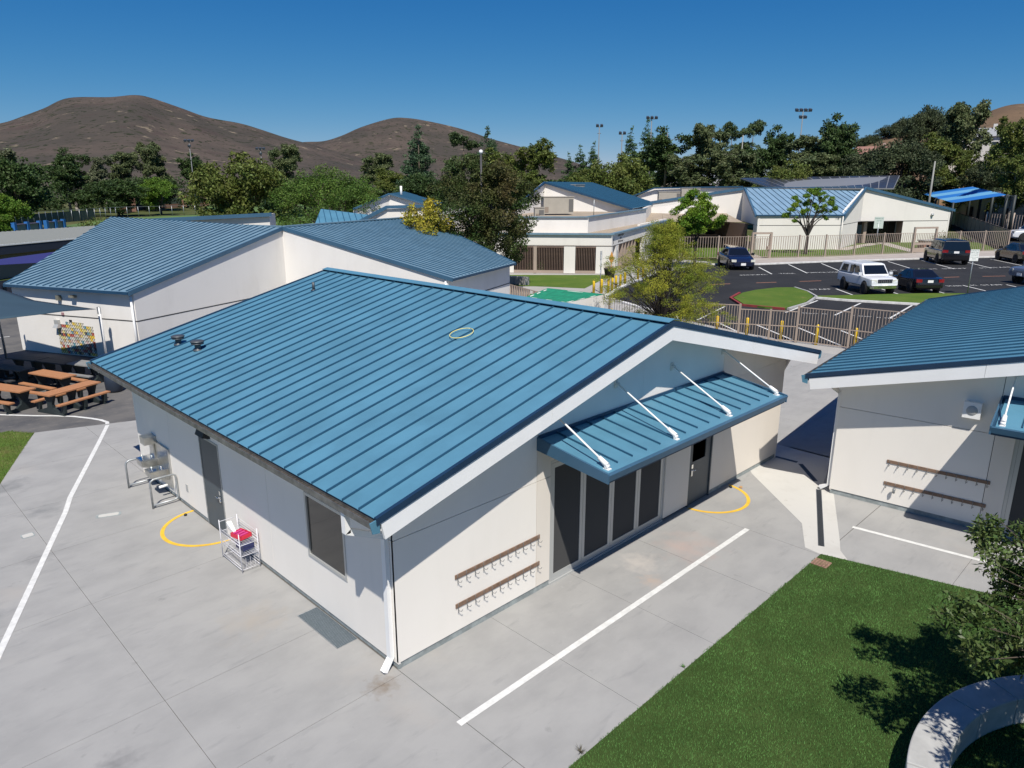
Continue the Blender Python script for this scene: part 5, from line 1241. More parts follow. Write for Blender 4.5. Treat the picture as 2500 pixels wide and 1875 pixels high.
def gate(a, b, h, label, solid):
    T = thing('picket_gate', label, 'gate', (0, 0, 0))
    for p in (a, b): MB().box(-.1, .1, -.1, .1, 0, h).build('post', M['tan'], T, (p[0], p[1], .05), R(-30))
    band(T, (a[0], a[1], h + .05), (b[0], b[1], h + .05), .2, .16, M['tan'], 'header')
    picket_run(T, a, b, h * .72, .15, M['tan'], step=.22, pw=.022)
    if solid:
        for z0, z1 in ((.15, .65), (1.0, 1.25)): band(T, (a[0], a[1], z1), (b[0], b[1], z1), z1 - z0, .05, M['tan'], 'kick_plate')
    m_ = ((a[0] * .12 + b[0] * .88), (a[1] * .12 + b[1] * .88)); MB().box(-.12, .12, -.12, .12, 1.0, 1.35).build('latch', M['black'] if solid else M['tan'], T, (m_[0], m_[1], 0), R(-30))
gate((85.1, 18.0), (87.7, 16.5), 2.95, 'tall tan gate with kick plate in the far fence beside the black car', True)
gate((66.4, 28.1), (67.95, 26.8), 2.75, 'narrow tan framed gate in the far fence behind the dark blue car', False)
# solid slatted diagonal fence
F3 = thing('panel_fence', 'tall tan panel fence running diagonally away past the classroom block', 'fence', (0, 0, 0))
A_, B_ = Vector((96.9, 11.2)), Vector((162.7, 33.8)); n = 13
ts = [1 - (1 - i / n) ** 1.0 for i in range(n + 1)]
for i in range(n):
    a = A_.lerp(B_, ts[i]); b = A_.lerp(B_, ts[i + 1]); d = (b - a).normalized() * .12
    hh = 2.35
    MB().wall(tuple(a + d), tuple(b - d), [(0, .05), ((b - a).length - .24, .05), ((b - a).length - .24, hh), (0, hh)], .06).build('fence_panel', mat('tan_panels', (.27, .215, .165), .75, noise=.06, nscale=.5), F3)
for i in range(n + 1):
    a = A_.lerp(B_, ts[i]); MB().tube((a.x, a.y, 0), (a.x, a.y, 2.5), .09, 6).build('post', mat('fence_post_brown', (.06, .05, .045), .7), F3)
band(F3, (A_.x, A_.y, 2.45), (B_.x, B_.y, 2.45), .08, .1, MATS['fence_post_brown'], 'top_rail')
F4 = thing('picket_fence', 'tan picket fence in front of the playground building at right', 'fence', (0, 0, 0))
for a, b in (((134.0, 21.8), (131.0, 17.5)), ((131.0, 17.5), (127.5, 12.0)), ((127.5, 12.0), (124.0, 6.5))): picket_run(F4, a, b, 3.0, .1, M['tan'], step=.5, pw=.05, midrail=1.7); MB().tube((a[0], a[1], 0), (a[0], a[1], 3.4), .12, 6).build('post', M['tan'], F4)
o = MB().box(-2.6, 2.6, -.5, .5, 0, .9).build('brick_planter', mat('planter_brick', (.28, .12, .085), .85, noise=.2, nscale=4), None, (95.5, 18.2, .05), R(-30)); tag(o, 'low red brick planter behind the far fence corner', 'planter')
MB().box(-2.7, 2.7, -.6, .6, .9, 1.02).build('cap', M['concrete_far'], o)
# chain link fence on the left field and brick pillars
F5 = thing('field_fence', 'wire fence with brick pillars along the raised left field', 'fence', (0, 0, 0))
fpts = [(20, 146), (24.6, 152), (30, 159), (36.3, 167.7), (44.5, 176), (51.2, 183.7), (62, 185.5), (75, 188.8)]
wire = mat('green_mesh_fence', (.045, .07, .06), .8)
for i in range(len(fpts) - 1):
    a, b = fpts[i], fpts[i + 1]
    q = MB(); L_ = (Vector(b) - Vector(a)).length; nn_ = int(L_ / 1.1)
    for k in range(nn_): 
        q.wall(a, b, [(k * L_ / nn_ + .05, .0), ((k + 1) * L_ / nn_ - .05, 0), ((k + 1) * L_ / nn_ - .05, 2.2 if i < 4 else 0.06), (k * L_ / nn_ + .05, 2.2 if i < 4 else .06)], .05)
    stuff(q.build('mesh', wire, F5))
    for k in range(4):
        x = a[0] + (b[0] - a[0]) * k / 4; y = a[1] + (b[1] - a[1]) * k / 4; MB().tube((x, y, 0), (x, y, 2.5), .07, 5).build('post', M['galv'], F5)
    band(F5, (*a, 2.5), (*b, 2.5), .06, .06, M['galv'], 'top_rail')
brick = mat('brick_pillar', (.24, .13, .09), .85, noise=.15, nscale=2)
F6 = thing('upper_fence', 'green slatted fence between brick pillars on the upper left field', 'fence', (0, 0, 0))
up = [(62, 214), (67, 222), (72.6, 241), (79, 248), (86.4, 255.6), (97, 262), (107.7, 268.4)]
for i, (x, y) in enumerate(up):
    MB().box(-.9, .9, -.9, .9, -.2, 3.6).build('brick_pillar', brick, F6, (x, y, .3))
    if i < len(up) - 1: vwall(F6, up[i], up[i + 1], 3.2, 3.2, mat('green_slats', (.07, .10, .075), .8), 1.2, .2, 'slat_panel'); vwall(F6, up[i], up[i + 1], 1.2, 1.2, brick, -.2, .2, 'base_wall')
# yellow bollards
bm_ = MB().lathe([(.075, -.01), (.075, .94), (.068, .985), (.045, 1.01), (.0, 1.02)], (0, 0, 0), 14).mesh('bollard', M['ypost'])
bl = [((28.55, 8.85), 'yellow bollard nearest the gate post of the near fence'), ((29.0, 7.22), 'second yellow bollard right of the airy tree, before the fence post'), ((29.25, 5.52), 'third yellow bollard, in front of the tall fence bay'), ((29.7, 3.85), 'rightmost yellow bollard, half hidden behind a fence post'), ((28.0, 10.25), 'yellow bollard just right of the airy tree trunk'),
      ((27.2, 12.0), 'yellow bollard behind the foliage of the airy tree, right one'), ((26.3, 13.6), 'yellow bollard behind the foliage of the airy tree, middle one'), ((25.8, 15.5), 'yellow bollard at the left foot of the near fence'),
      ((35.2, 24.3), 'leftmost short yellow bollard by the office walk'), ((35.6, 23.9), 'second yellow bollard by the walk, beneath the parking post'), ((35.95, 23.55), 'third yellow bollard by the office walk'), ((36.8, 23.85), 'fourth yellow bollard by the office walk'), ((38.1, 24.5), 'fifth yellow bollard by the office walk'), ((39.0, 24.75), 'sixth yellow bollard by the office walk'), ((40.2, 25.2), 'seventh yellow bollard, partly behind leaves'), ((43.2, 26.1), 'farthest yellow bollard by the walk, seen through the leaves'), ((44.6, 26.6), 'yellow bollard at the walk end near the dark planter')]
for i, ((x, y), lb) in enumerate(bl):
    o = addobj('bollard', bm_, None, (x, y, 0)); tag(o, lb, 'bollard', 'yellow bollards')
    if 8 <= i: o.scale = (1.25, 1.25, .88 if i < 9 else 1.0)
# parking signs
sg = thing('parking_sign', 'white permit parking sign on a slanting grey pole over the black cars', 'sign', (53.38, 4.79, 0))
MB().tube((0, 0, 0), (.0, .0, 3.2), .035, 8).build('pole', M['galv'], sg)
face = R(-45)
sp = MB().box(-.31, .31, -.012, .012, 2.42, 3.22).build('sign_plate', M['white'], sg, (-.04, -.04, 0), R(-45))
MB().box(-.285, .285, -.0135, -.012, 2.445, 2.45).build('border', mat('sign_green', (.05, .16, .12), .6), sp)
gt_ = MATS['sign_green']
for k, (tx, sz) in enumerate((('PARKING BY', .10), ('PERMIT ONLY', .095), ('UNAUTHORIZED', .07), ('VEHICLES MAY BE', .06), ('TOWED AT OWNERS', .06), ('EXPENSE', .07))):
    text('lettering', tx, sz, gt_, (0, -.0145, 3.14 - k * .115), (R(90), 0, 0), sp, .0008)
sg2 = thing('parking_sign', 'narrow edge-on parking post by the office walk and yellow bollards', 'sign', (35.75, 24.15, 0))
MB().tube((0, 0, 0), (0, 0, 3.0), .04, 8).build('pole', M['galv'], sg2); MB().box(-.16, .16, -.015, .015, 2.35, 3.0).build('sign_plate', M['galv'], sg2, None, R(20)); MB().box(-.14, .14, -.015, .015, 1.4, 1.65).build('small_plate', M['white'], sg2, None, R(20))
sg3 = thing('parking_sign', 'white sign beside the recessed entry of the classroom block', 'sign', (90.5, 23.8, 0))
MB().tube((0, 0, 0), (0, 0, 3.3), .06, 8).build('pole', M['galv'], sg3); sp3_ = MB().box(-.55, .55, -.02, .02, 2.4, 3.8).build('sign_plate', mat('pale_green_sign', (.5, .56, .52), .6), sg3, None, R(-50))
for k, tx in enumerate(('PARKING BY', 'PERMIT', 'ONLY')): text('lettering', tx, .17, gt_, (0, -.023, 3.6 - k * .3), (R(90), 0, 0), sp3_, .001)
pt = thing('plant_pot', 'black round planter with dry plants at the office corner', 'planter', (43.2, 29.0, 0))
MB().lathe([(.38, 0), (.5, .7), (.56, .72), (.52, .8), (.3, .78)], (0, 0, 0), 16).build('pot', M['black'], pt)
mb = MB()
for i in range(60):
    a = random.uniform(0, 6.28); r_ = random.uniform(0, .45); h = random.uniform(.15, .5); x, y = r_ * math.cos(a), r_ * math.sin(a)
    mb.poly([(x - .03, y, .75), (x + .03, y, .75), (x * 1.3, y * 1.3, .75 + h)])
mb.build('dry_plants', mat('dry_flower', (.28, .2, .15), .9), pt)
o = MB().hexa([(0, 0, 1.1), (.22, 0, 1.55), (0, 0, 2.2), (-.22, 0, 1.55)], [(0, .03, 1.1), (.22, .03, 1.55), (0, .03, 2.2), (-.22, .03, 1.55)]).tube((0, .02, 0), (0, .02, 1.1), .03, 6).build('diamond_banner', mat('amber', (.55, .25, .05), .7), None, (43.5, 29.1, .0), R(-40)); tag(o, 'amber diamond banner standing beside the black planter', 'banner')
# curved bench wall near the office lawn
T = thing('curved_bench', 'pale curved concrete bench wall at the office lawn edge', 'bench', (31.6, 30.4, 0))
for i in range(5):
    a0 = R(5 + i * 20); ring_seg((0, 0), 3.0, 3.5, a0, a0 + R(19.6), 0, .62).build('wall_segment', M['concrete_far'], T)
F7 = thing('low_fence', 'low tan picket fence behind the green topped enclosure', 'fence', (0, 0, 0))
picket_run(F7, (27.4, 25.3), (26.4, 22.2), 1.3, 0, M['tan'], step=.3, pw=.05); picket_run(F7, (26.4, 22.2), (25.5, 19.2), 1.3, 0, M['tan'], step=.3, pw=.05)
# lamp and flood light poles
lp_ = thing('lamp_pole', 'dark slender pole with white globe tip in front of the brown tree', 'lamp post', (28.6, 29.1, 0))
MB().tube((0, 0, 0), (0, 0, 9.6), .11, 10, .075).build('pole', mat('dark_bronze', (.05, .05, .055), .5, .3), lp_)
MB().lathe([(.03, 0), (.12, .08), (.14, .17), (.1, .27), (.02, .3)], (0, 0, 9.6), 12).build('globe', M['white'], lp_)
def flood(x, y, h, label, arms, yaw, s=1.0, two=False):
    T = thing('floodlight_pole', label, 'floodlight', (x, y, 0), yaw, 'sports field floodlight poles')
    MB().tube((0, 0, 0), (0, 0, h), .22, 8, .11).build('pole', mat('dull_pole', (.17, .18, .185), .7), T)
    rows = [arms] if not two else [arms, arms - 2]
    for r_, n in enumerate(rows):
        z = h - r_ * 1.6
        w = (n - 1) * 1.1
        MB().tube((-w / 2 - .1, 0, z), (w / 2 + .1, 0, z), .09, 6).build('crossarm', MATS['dull_pole'], T)
        for k in range(n):
            xx = -w / 2 + k * 1.1
            MB().hexa([(xx - .38, -.35, z - .1), (xx + .38, -.35, z - .1), (xx + .30, .35, z + .35), (xx - .30, .35, z + .35)], [(xx - .38, -.55, z + .45), (xx + .38, -.55, z + .45), (xx + .30, .15, z + .75), (xx - .30, .15, z + .75)]).build('lamp_head', mat('lamp_dark', (.05, .06, .075), .4), T)
for (x, y, h, lb, n, s2) in ((88.4, 228.7, 20.6, 'tall floodlight pole on the left field before the big hill', 3, True), (107.5, 220.2, 18.6, 'shorter floodlight pole behind the olive tree', 3, True), (150.8, 116.3, 22.3, 'slim floodlight pole alone against the sky, right of centre', 2, True),
    (154.4, 111.5, 20.4, 'short slim floodlight pole left of the twin cypresses', 2, True), (158.8, 105.5, 24.1, 'floodlight pole rising beside the tallest cypress', 3, False), (176.8, 73.6, 25.0, 'tallest floodlight with six lamp heads above the tall trees', 4, True)):
    flood(x, y, h, lb, n, R(-45), two=s2)
for x, y, h, lb in ((187.4, 43.6, 20.3, 'thin bare metal pole before the hillside trees at right'), (138.7, 32.0, 11.6, 'pale bare pole standing at the striped sail'), (180.4, 65, 21.2, 'thin pole tip standing in the dark tall trees'), (170.7, 85.8, 19.8, 'thin grey pole among the central pine trees')):
    T = thing('metal_pole', lb, 'pole', (x, y, 0)); MB().tube((0, 0, 0), (0, 0, h), .26 if h < 15 else .22, 8, .12).build('pole', mat('pale_pole', (.26, .26, .24), .7), T)
# ------------------------------------------------------------ vehicles
tyre = mat('tyre_rubber', (.015, .015, .016), .85); rim = mat('alloy_rim', (.45, .46, .47), .3, .8); trimb = mat('black_trim', (.012, .012, .013), .5)
lamp_c = mat('clear_lamp', (.62, .62, .55), .15, spec=.7); lamp_r = mat('red_lamp', (.20, .006, .006), .2, spec=.7)
WHEELS = {}
def wheel_meshes(r, w):
    k = (round(r, 3), round(w, 3))
    if k not in WHEELS:
        a = MB().lathe([(r * .62, -w / 2), (r * .93, -w / 2), (r, -w * .33), (r, w * .33), (r * .93, w / 2), (r * .62, w / 2)], (0, 0, 0), 24).mesh('tyre', tyre)
        b = MB(); b.lathe([(r * .60, -.02), (r * .63, w * .42), (r * .56, w * .44), (r * .5, w * .3), (r * .16, w * .3), (r * .14, w * .4), (.02, w * .42)], (0, 0, 0), 20)
        for i in range(6):
            t = i * math.pi / 3; c, s = math.cos(t), math.sin(t); ww = r * .09
            b.hexa([(c * r * .1 - s * ww, s * r * .1 + c * ww, w * .30), (c * r * .1 + s * ww, s * r * .1 - c * ww, w * .30), (c * r * .58 + s * ww, s * r * .58 - c * ww, w * .30), (c * r * .58 - s * ww, s * r * .58 + c * ww, w * .30)][::-1],
                   [(c * r * .1 - s * ww, s * r * .1 + c * ww, w * .43), (c * r * .1 + s * ww, s * r * .1 - c * ww, w * .43), (c * r * .58 + s * ww, s * r * .58 - c * ww, w * .43), (c * r * .58 - s * ww, s * r * .58 + c * ww, w * .43)][::-1])
        WHEELS[k] = (a, b.mesh('rim', rim))
    return WHEELS[k]
def loft(stations, name, m, parent, sub=1):
    """stations: (x, [(y, z) half outline from bottom centre to top centre])"""
    V, F = [], []; k = len(stations[0][1])
    ring = []
    for x, hf in stations:
        full = [(x, y, z) for y, z in hf] + [(x, -y, z) for y, z in reversed(hf[1:-1])]
        V += full; n = len(full)
    for i in range(len(stations) - 1):
        for j in range(n):
            j2 = (j + 1) % n; F.append((i * n + j, i * n + j2, (i + 1) * n + j2, (i + 1) * n + j))
    F = [f[::-1] for f in F]
    me = bpy.data.meshes.new(name)
    F.append(tuple(range(n))[::1]); F.append(tuple((len(stations) - 1) * n + j for j in range(n))[::-1])
    me.from_pydata(V, [], F); me.materials.append(m); me.polygons.foreach_set('use_smooth', [True] * len(F)); me.update()
    import bmesh
    bm = bmesh.new(); bm.from_mesh(me); bmesh.ops.recalc_face_normals(bm, faces=bm.faces); bm.to_mesh(me); bm.free()
    o = addobj(name, me, parent)
    b = o.modifiers.new('bevel', 'BEVEL'); b.width = .03; b.segments = 2; b.limit_method = 'ANGLE'; b.angle_limit = R(28)
    o.modifiers.new('wn', 'WEIGHTED_NORMAL')
    return o
def vehicle(label, cat, x, y, head, S, P, paint, group='parked vehicles'):
    """P: dict of proportions in metres; local +x is the front"""
    T = thing(P.get('name', 'parked_car'), label, cat, (x, y, P.get('z', 0)), head, group); T.scale = S
    L_, W_, g = P['L'], P['W'] / 2, P['g']
    st = []
    for (fx, zt, fw, zb) in P['body']:
        w = W_ * fw; zb2 = zb
        st.append((fx * L_ - L_ / 2, [(0, zb2), (w * .86, zb2), (w, zb2 + .13), (w * 1.0, zb2 + (zt - zb2) * .55), (w * .985, zt - .09), (w * .93, zt - .02), (w * .80, zt), (0, zt + .015)]))
    body = loft(st, 'body', paint, T)
    # greenhouse: outline at belt and roof
    gb, gr = P['cab_base'], P['cab_roof']      # (x0,x1,z,w) fractions
    b0, b1, bz, bw = gb[0] * L_ - L_ / 2, gb[1] * L_ - L_ / 2, gb[2], gb[3] * W_
    r0, r1, rz, rw = gr[0] * L_ - L_ / 2, gr[1] * L_ - L_ / 2, gr[2], gr[3] * W_
    q = MB(); q.hexa([(b0, -bw, bz - .05), (b1, -bw * .96, bz - .05), (b1, bw * .96, bz - .05), (b0, bw, bz - .05)], [(r0, -rw, rz - .03), (r1, -rw, rz - .03), (r1, rw, rz - .03), (r0, rw, rz - .03)])
    q.hexa([(r0 + .01, -rw + .01, rz - .03), (r1 - .01, -rw + .01, rz - .03), (r1 - .01, rw - .01, rz - .03), (r0 + .01, rw - .01, rz - .03)], [(r0 + .15, -rw + .12, rz + .02), (r1 - .12, -rw + .12, rz + .02), (r1 - .12, rw - .12, rz + .02), (r0 + .15, rw - .12, rz + .02)])
    cab = q.build('cabin', paint, T); b = cab.modifiers.new('b', 'BEVEL'); b.width = .035; b.segments = 2
    gl = P.get('glass', M['glass'])
    def side_pt(u, v, s):
        """u along (0 rear .. 1 front), v 0 belt .. 1 roof on side s"""
        xb = b0 + (b1 - b0) * u; xr = r0 + (r1 - r0) * u
        xx = xb + (xr - xb) * v; yb = bw * (1 - .04 * u); yy = yb + (rw - yb) * v; zz = bz - .05 + (rz + .02 - bz) * v
        return Vector((xx, s * (yy + .012), zz))
    for s in (-1, 1):
        for (u0, u1, v0, v1, *sk) in P['side_windows']:
            sk = sk[0] if sk else (0, 0)
            pts = [side_pt(u0, v0, s), side_pt(u1, v0, s), side_pt(u1 + sk[1], v1, s), side_pt(u0 + sk[0], v1, s)]
            inn = [p - Vector((0, s * .03, 0)) for p in pts]
            MB().hexa(inn if s < 0 else pts, pts if s < 0 else inn).build('side_window', gl, T) if False else MB().hexa(*((inn, pts) if s > 0 else (inn[::-1], pts[::-1]))).build('side_window', gl, T)
    def end_glass(xb, xr, name, sgn, v0=.12, v1=.9):
        f = lambda v, k: Vector((xb + (xr - xb) * v + sgn * .014, k * (bw + (rw - bw) * v) * .88, bz - .05 + (rz + .02 - bz) * v))
        pts = [f(v0, -1), f(v0, 1), f(v1, 1), f(v1, -1)]; inn = [p - Vector((sgn * .03, 0, 0)) for p in pts]
        MB().hexa(*((inn, pts) if sgn > 0 else (inn[::-1], pts[::-1]))).build(name, gl, T)
    end_glass(b1, r1, 'windshield', 1); end_glass(b0, r0, 'rear_window', -1)
    r_, ww = P['wheel_r'], .24
    tm_, rm_ = wheel_meshes(r_, ww)
    for fx in P['axles']:
        xx = fx * L_ - L_ / 2
        for s in (-1, 1):
            w_ = addobj('wheel', tm_, T, (xx, s * (W_ - .10), r_)); w_.rotation_euler = (R(-90 * s), 0, 0)
            addobj('rim', rm_, w_)
            n = 18; q = MB()
            q.hexa([(xx + (r_ + .07) * math.cos(a), s * (W_ - .2), r_ + (r_ + .07) * math.sin(a)) for a in [2 * math.pi * i / n for i in range(n)]], [(xx + (r_ + .07) * math.cos(a), s * (W_ + .004), r_ + (r_ + .07) * math.sin(a)) for a in [2 * math.pi * i / n for i in range(n)]])
            q.build('wheel_arch', trimb, T)
    fz, rzl = P['lampz']; hf, hr = L_ / 2, -L_ / 2
    for s in (-1, 1):
        MB().hexa([(hf - .10, s * W_ * .58, fz - .08), (hf - .10, s * W_ * .90, fz - .08), (hf - .14, s * W_ * .92, fz + .09), (hf - .08, s * W_ * .58, fz + .08)][::1], [(hf + .012, s * W_ * .56, fz - .08), (hf - .05, s * W_ * .90, fz - .08), (hf - .07, s * W_ * .92, fz + .09), (hf + .012, s * W_ * .56, fz + .08)]).build('headlight', lamp_c, T)
        MB().hexa([(hr + .12, s * W_ * .60, rzl - .11), (hr + .12, s * W_ * .93, rzl - .11), (hr + .12, s * W_ * .93, rzl + .11), (hr + .12, s * W_ * .60, rzl + .09)], [(hr - .012, s * W_ * .56, rzl - .10), (hr + .03, s * W_ * .935, rzl - .11), (hr + .05, s * W_ * .935, rzl + .11), (hr - .008, s * W_ * .56, rzl + .09)]).build('tail_light', lamp_r, T)
        xm = b1 - .18; MB().box(xm - .09, xm + .06, s * (bw + .02) if s > 0 else -bw - .22, s * (bw + .22) if s > 0 else -bw - .02, bz - .02, bz + .15).build('mirror', trimb if P.get('dark_mirror') else paint, T)
    pw = .17
    MB().box(hf + .0, hf + .02, -pw, pw, g + .12, g + .28).build('licence_plate', M['white'], T); MB().box(hr - .02, hr, -pw, pw, P.get('platez', .8), P.get('platez', .8) + .16).build('licence_plate', M['white'], T)
    return T, L_, W_
wpaint = mat('white_car_paint', (.66, .68, .71), .25, coat=.6); kpaint = mat('black_car_paint', (.008, .008, .011), .18, coat=.8); npaint = mat('navy_car_paint', (.008, .012, .035), .2, coat=.8); gpaint = mat('grey_blue_car_paint', (.16, .19, .25), .25, .4, coat=.6); opaint = mat('dark_olive_car_paint', (.018, .02, .014), .2, coat=.8)
sedan = dict(L=4.8, W=1.82, g=.22, body=[(0, .62, .80, .40), (.015, .95, .90, .28), (.10, 1.04, .97, .22), (.30, .98, 1, .2), (.62, .95, 1, .2), (.72, .93, 1, .2), (.86, .83, .97, .2), (.96, .72, .88, .22), (1.0, .58, .72, .30)],
    cab_base=(.10, .73, .97, .93), cab_roof=(.30, .56, 1.44, .68), side_windows=[(.18, .47, .16, .86, (.10, 0)), (.50, .80, .16, .86, (0, .08))], wheel_r=.33, axles=(.20, .80), lampz=(.66, .84), platez=.72, dark_mirror=True)
suv = dict(L=5.2, W=2.0, g=.3, body=[(0, .75, .88, .42), (.01, 1.12, .95, .34), (.06, 1.16, .99, .3), (.35, 1.14, 1, .28), (.70, 1.12, 1, .28), (.78, 1.10, .99, .28), (.95, 1.02, .93, .3), (1.0, .82, .82, .36)],
    cab_base=(.005, .74, 1.14, .95), cab_roof=(.05, .62, 1.86, .78), side_windows=[(.06, .28, .12, .84), (.31, .60, .12, .84), (.63, .88, .12, .84, (0, .03))], wheel_r=.40, axles=(.19, .81), lampz=(.92, 1.05), platez=.9, name='parked_suv')
truck = dict(L=5.2, W=1.78, g=.42, body=[(0, .85, .95, .62), (.005, 1.14, .97, .52), (.04, 1.16, 1, .46), (.42, 1.15, 1, .44), (.70, 1.13, 1, .42), (.74, 1.12, .99, .42), (.94, 1.05, .95, .44), (.985, .98, .92, .48), (1.0, .82, .90, .5)],
    cab_base=(.012, .745, 1.16, .95), cab_roof=(.05, .62, 1.80, .80), side_windows=[(.07, .36, .16, .80, (.03, 0)), (.455, .62, .16, .82, (.01, -.01)), (.66, .88, .16, .82, (0, -.02))], wheel_r=.39, axles=(.21, .82), lampz=(.86, .95), name='pickup_truck')
# white pickup with camper shell (front towards the viewer)
hd = math.atan2(-.80, -.60)
T, L_, W_ = vehicle('white pickup with camper shell parked facing the viewer in the lot', 'pickup truck', 50.25, 10.65, hd, (.80, 1.25, 1.16), truck, wpaint)
hf = L_ / 2
MB().box(hf - .01, hf + .03, -W_ * .50, W_ * .50, .76, .97).build('grille', mat('dark_grille', (.03, .03, .045), .4), T)
for k in range(7): MB().box(hf + .03, hf + .045, -.36 + k * .12 - .022, -.36 + k * .12 + .022, .78, .95).build('grille_bar', M['chrome'], T)
for z0, z1 in ((.42, .60),):
    o = MB().hexa([(hf - .05, -W_ * .98, z0), (hf + .10, -W_ * .78, z0), (hf + .14, 0, z0), (hf + .10, W_ * .78, z0), (hf - .05, W_ * .98, z0)], [(hf - .05, -W_ * .98, z1), (hf + .10, -W_ * .78, z1), (hf + .14, 0, z1), (hf + .10, W_ * .78, z1), (hf - .05, W_ * .98, z1)]).build('bumper', M['chrome'], T)
MB().box(hf + .05, hf + .145, -.42, .42, .50, .53).build('bumper_slot', trimb, T)
MB().box(-hf + .0, -.32, -W_ * .965, W_ * .965, 1.16, 1.18).build('shell_seam', trimb, T)
MB().box(-.34, -.30, -W_ * .93, W_ * .93, 1.18, 1.70).build('shell_gap', trimb, T)
vehicle('black sedan seen from behind, parked beside the white pickup', 'car', 53.6, 8.35, math.atan2(.70, .72), (.85, 1.17, 1.10), sedan, kpaint)
vehicle('large black SUV parked at the far kerb by the tall gate', 'car', 77.4, 12.6, math.atan2(2.6, 4.0), (1.05, 1.35, 1.26), suv, kpaint)
vehicle('navy sedan facing the viewer, half behind the airy tree', 'car', 57.7, 25.2, math.atan2(-.72, -.70), (.95, 1.32, 1.32), sedan, npaint)
vehicle('dark green sedan cut off by the right edge at the kerb', 'car', 83.5, 7.5, math.atan2(.60, .80), (1.2, 1.3, 1.32), sedan, opaint)
vehicle('grey blue pickup barely in frame at the right edge', 'pickup truck', 65.2, 2.0, math.atan2(.55, -.84), (1.1, 1.25, 1.25), truck, gpaint)
T, L_, W_ = vehicle('white utility truck with ladder rack beyond the diagonal fence', 'utility truck', 129.5, 12.2, math.atan2(.80, -.60), (1.45, 1.5, 1.5), dict(truck, side_windows=[(.60, .86, .16, .82, (0, -.02))], cab_base=(.45, .745, 1.16, .95), cab_roof=(.47, .62, 1.85, .80), z=.0), wpaint)
MB().box(-2.5, -.35, -.88, .88, 1.1, 1.55).build('service_box', wpaint, T)
for y in (-.8, .8): MB().tube((-2.5, y, 2.05), (1.2, y, 2.05), .04, 6).build('rack_rail', M['white'], T)
for xx in (-2.4, -1.2, 0, 1.1): MB().tube((xx, -.8, 2.05), (xx, .8, 2.05), .04, 6).build('rack_bar', M['white'], T)
for xx in (-2.4, -.25): 
    for y in (-.8, .8): MB().tube((xx, y, 1.2), (xx, y, 2.05), .04, 6).build('rack_post', M['white'], T)
vehicle('white SUV nose with dark wheel at the right edge beyond the fence corner', 'car', 118.5, 12.2, math.atan2(.80, -.60), (1.35, 1.4, 1.4), suv, wpaint)
# ------------------------------------------------------------ trees
bark = mat('bark', (.10, .078, .06), .9, noise=.3, nscale=4); bark_pale = mat('pale_bark', (.24, .21, .18), .9, noise=.3, nscale=3); bark_dk = mat('dark_bark', (.035, .028, .025), .9, noise=.3, nscale=6)
def leafmat(name, c1, c2, isl=.35, ns=.35, rough=.6):
    m = mat(name, c1, rough, col2=c2, nscale=ns, island=isl, spec=.25, coords='Object', cuts=(.38, .62))
    nt = m.node_tree; b = nt.nodes['Principled BSDF']
    tr = nt.nodes.new('ShaderNodeBsdfTranslucent'); mx = nt.nodes.new('ShaderNodeMixShader'); mx.inputs[0].default_value = .22
    src = b.inputs['Base Color'].links[0].from_socket; nt.links.new(src, tr.inputs['Color'])
    out = nt.nodes['Material Output']; nt.links.new(b.outputs[0], mx.inputs[1]); nt.links.new(tr.outputs[0], mx.inputs[2]); nt.links.new(mx.outputs[0], out.inputs['Surface'])
    return m
LM = dict(oak=leafmat('oak_leaf', (0.061, 0.115, 0.019), (0.115, 0.182, 0.030)), dark=leafmat('dark_leaf', (0.035, 0.063, 0.021), (0.070, 0.112, 0.032)), euc=leafmat('gum_leaf', (0.079, 0.108, 0.045), (0.149, 0.172, 0.074)),
    olive=leafmat('olive_leaf', (0.081, 0.115, 0.024), (0.149, 0.169, 0.038)), grey=leafmat('grey_leaf', (0.098, 0.119, 0.063), (0.168, 0.182, 0.105)), conifer=leafmat('conifer_leaf', (0.050, 0.094, 0.050), (0.099, 0.153, 0.072)), pine=leafmat('pine_leaf', (0.067, 0.106, 0.042), (0.123, 0.162, 0.065)),
    bright=leafmat('bright_leaf', (0.078, 0.156, 0.019), (0.143, 0.221, 0.029)), red=leafmat('rusty_leaf', (0.045, 0.080, 0.018), (0.090, 0.072, 0.026), .4, .22), yellow=leafmat('yellow_leaf', (0.184, 0.184, 0.023), (0.437, 0.345, 0.040), .35, .8), mesq=leafmat('airy_leaf', (0.150, 0.200, 0.024), (0.340, 0.325, 0.032), .35, .8),
    light=leafmat('light_leaf', (0.094, 0.194, 0.018), (0.194, 0.281, 0.027), .3, .6), near=leafmat('near_leaf', (0.052, 0.091, 0.023), (0.124, 0.163, 0.052), .4, 1.5, .45), cyp=leafmat('cypress_leaf', (0.048, 0.096, 0.029), (0.088, 0.152, 0.045)), dkoak=leafmat('dark_oak_leaf', (0.046, 0.063, 0.030), (0.087, 0.106, 0.049)))
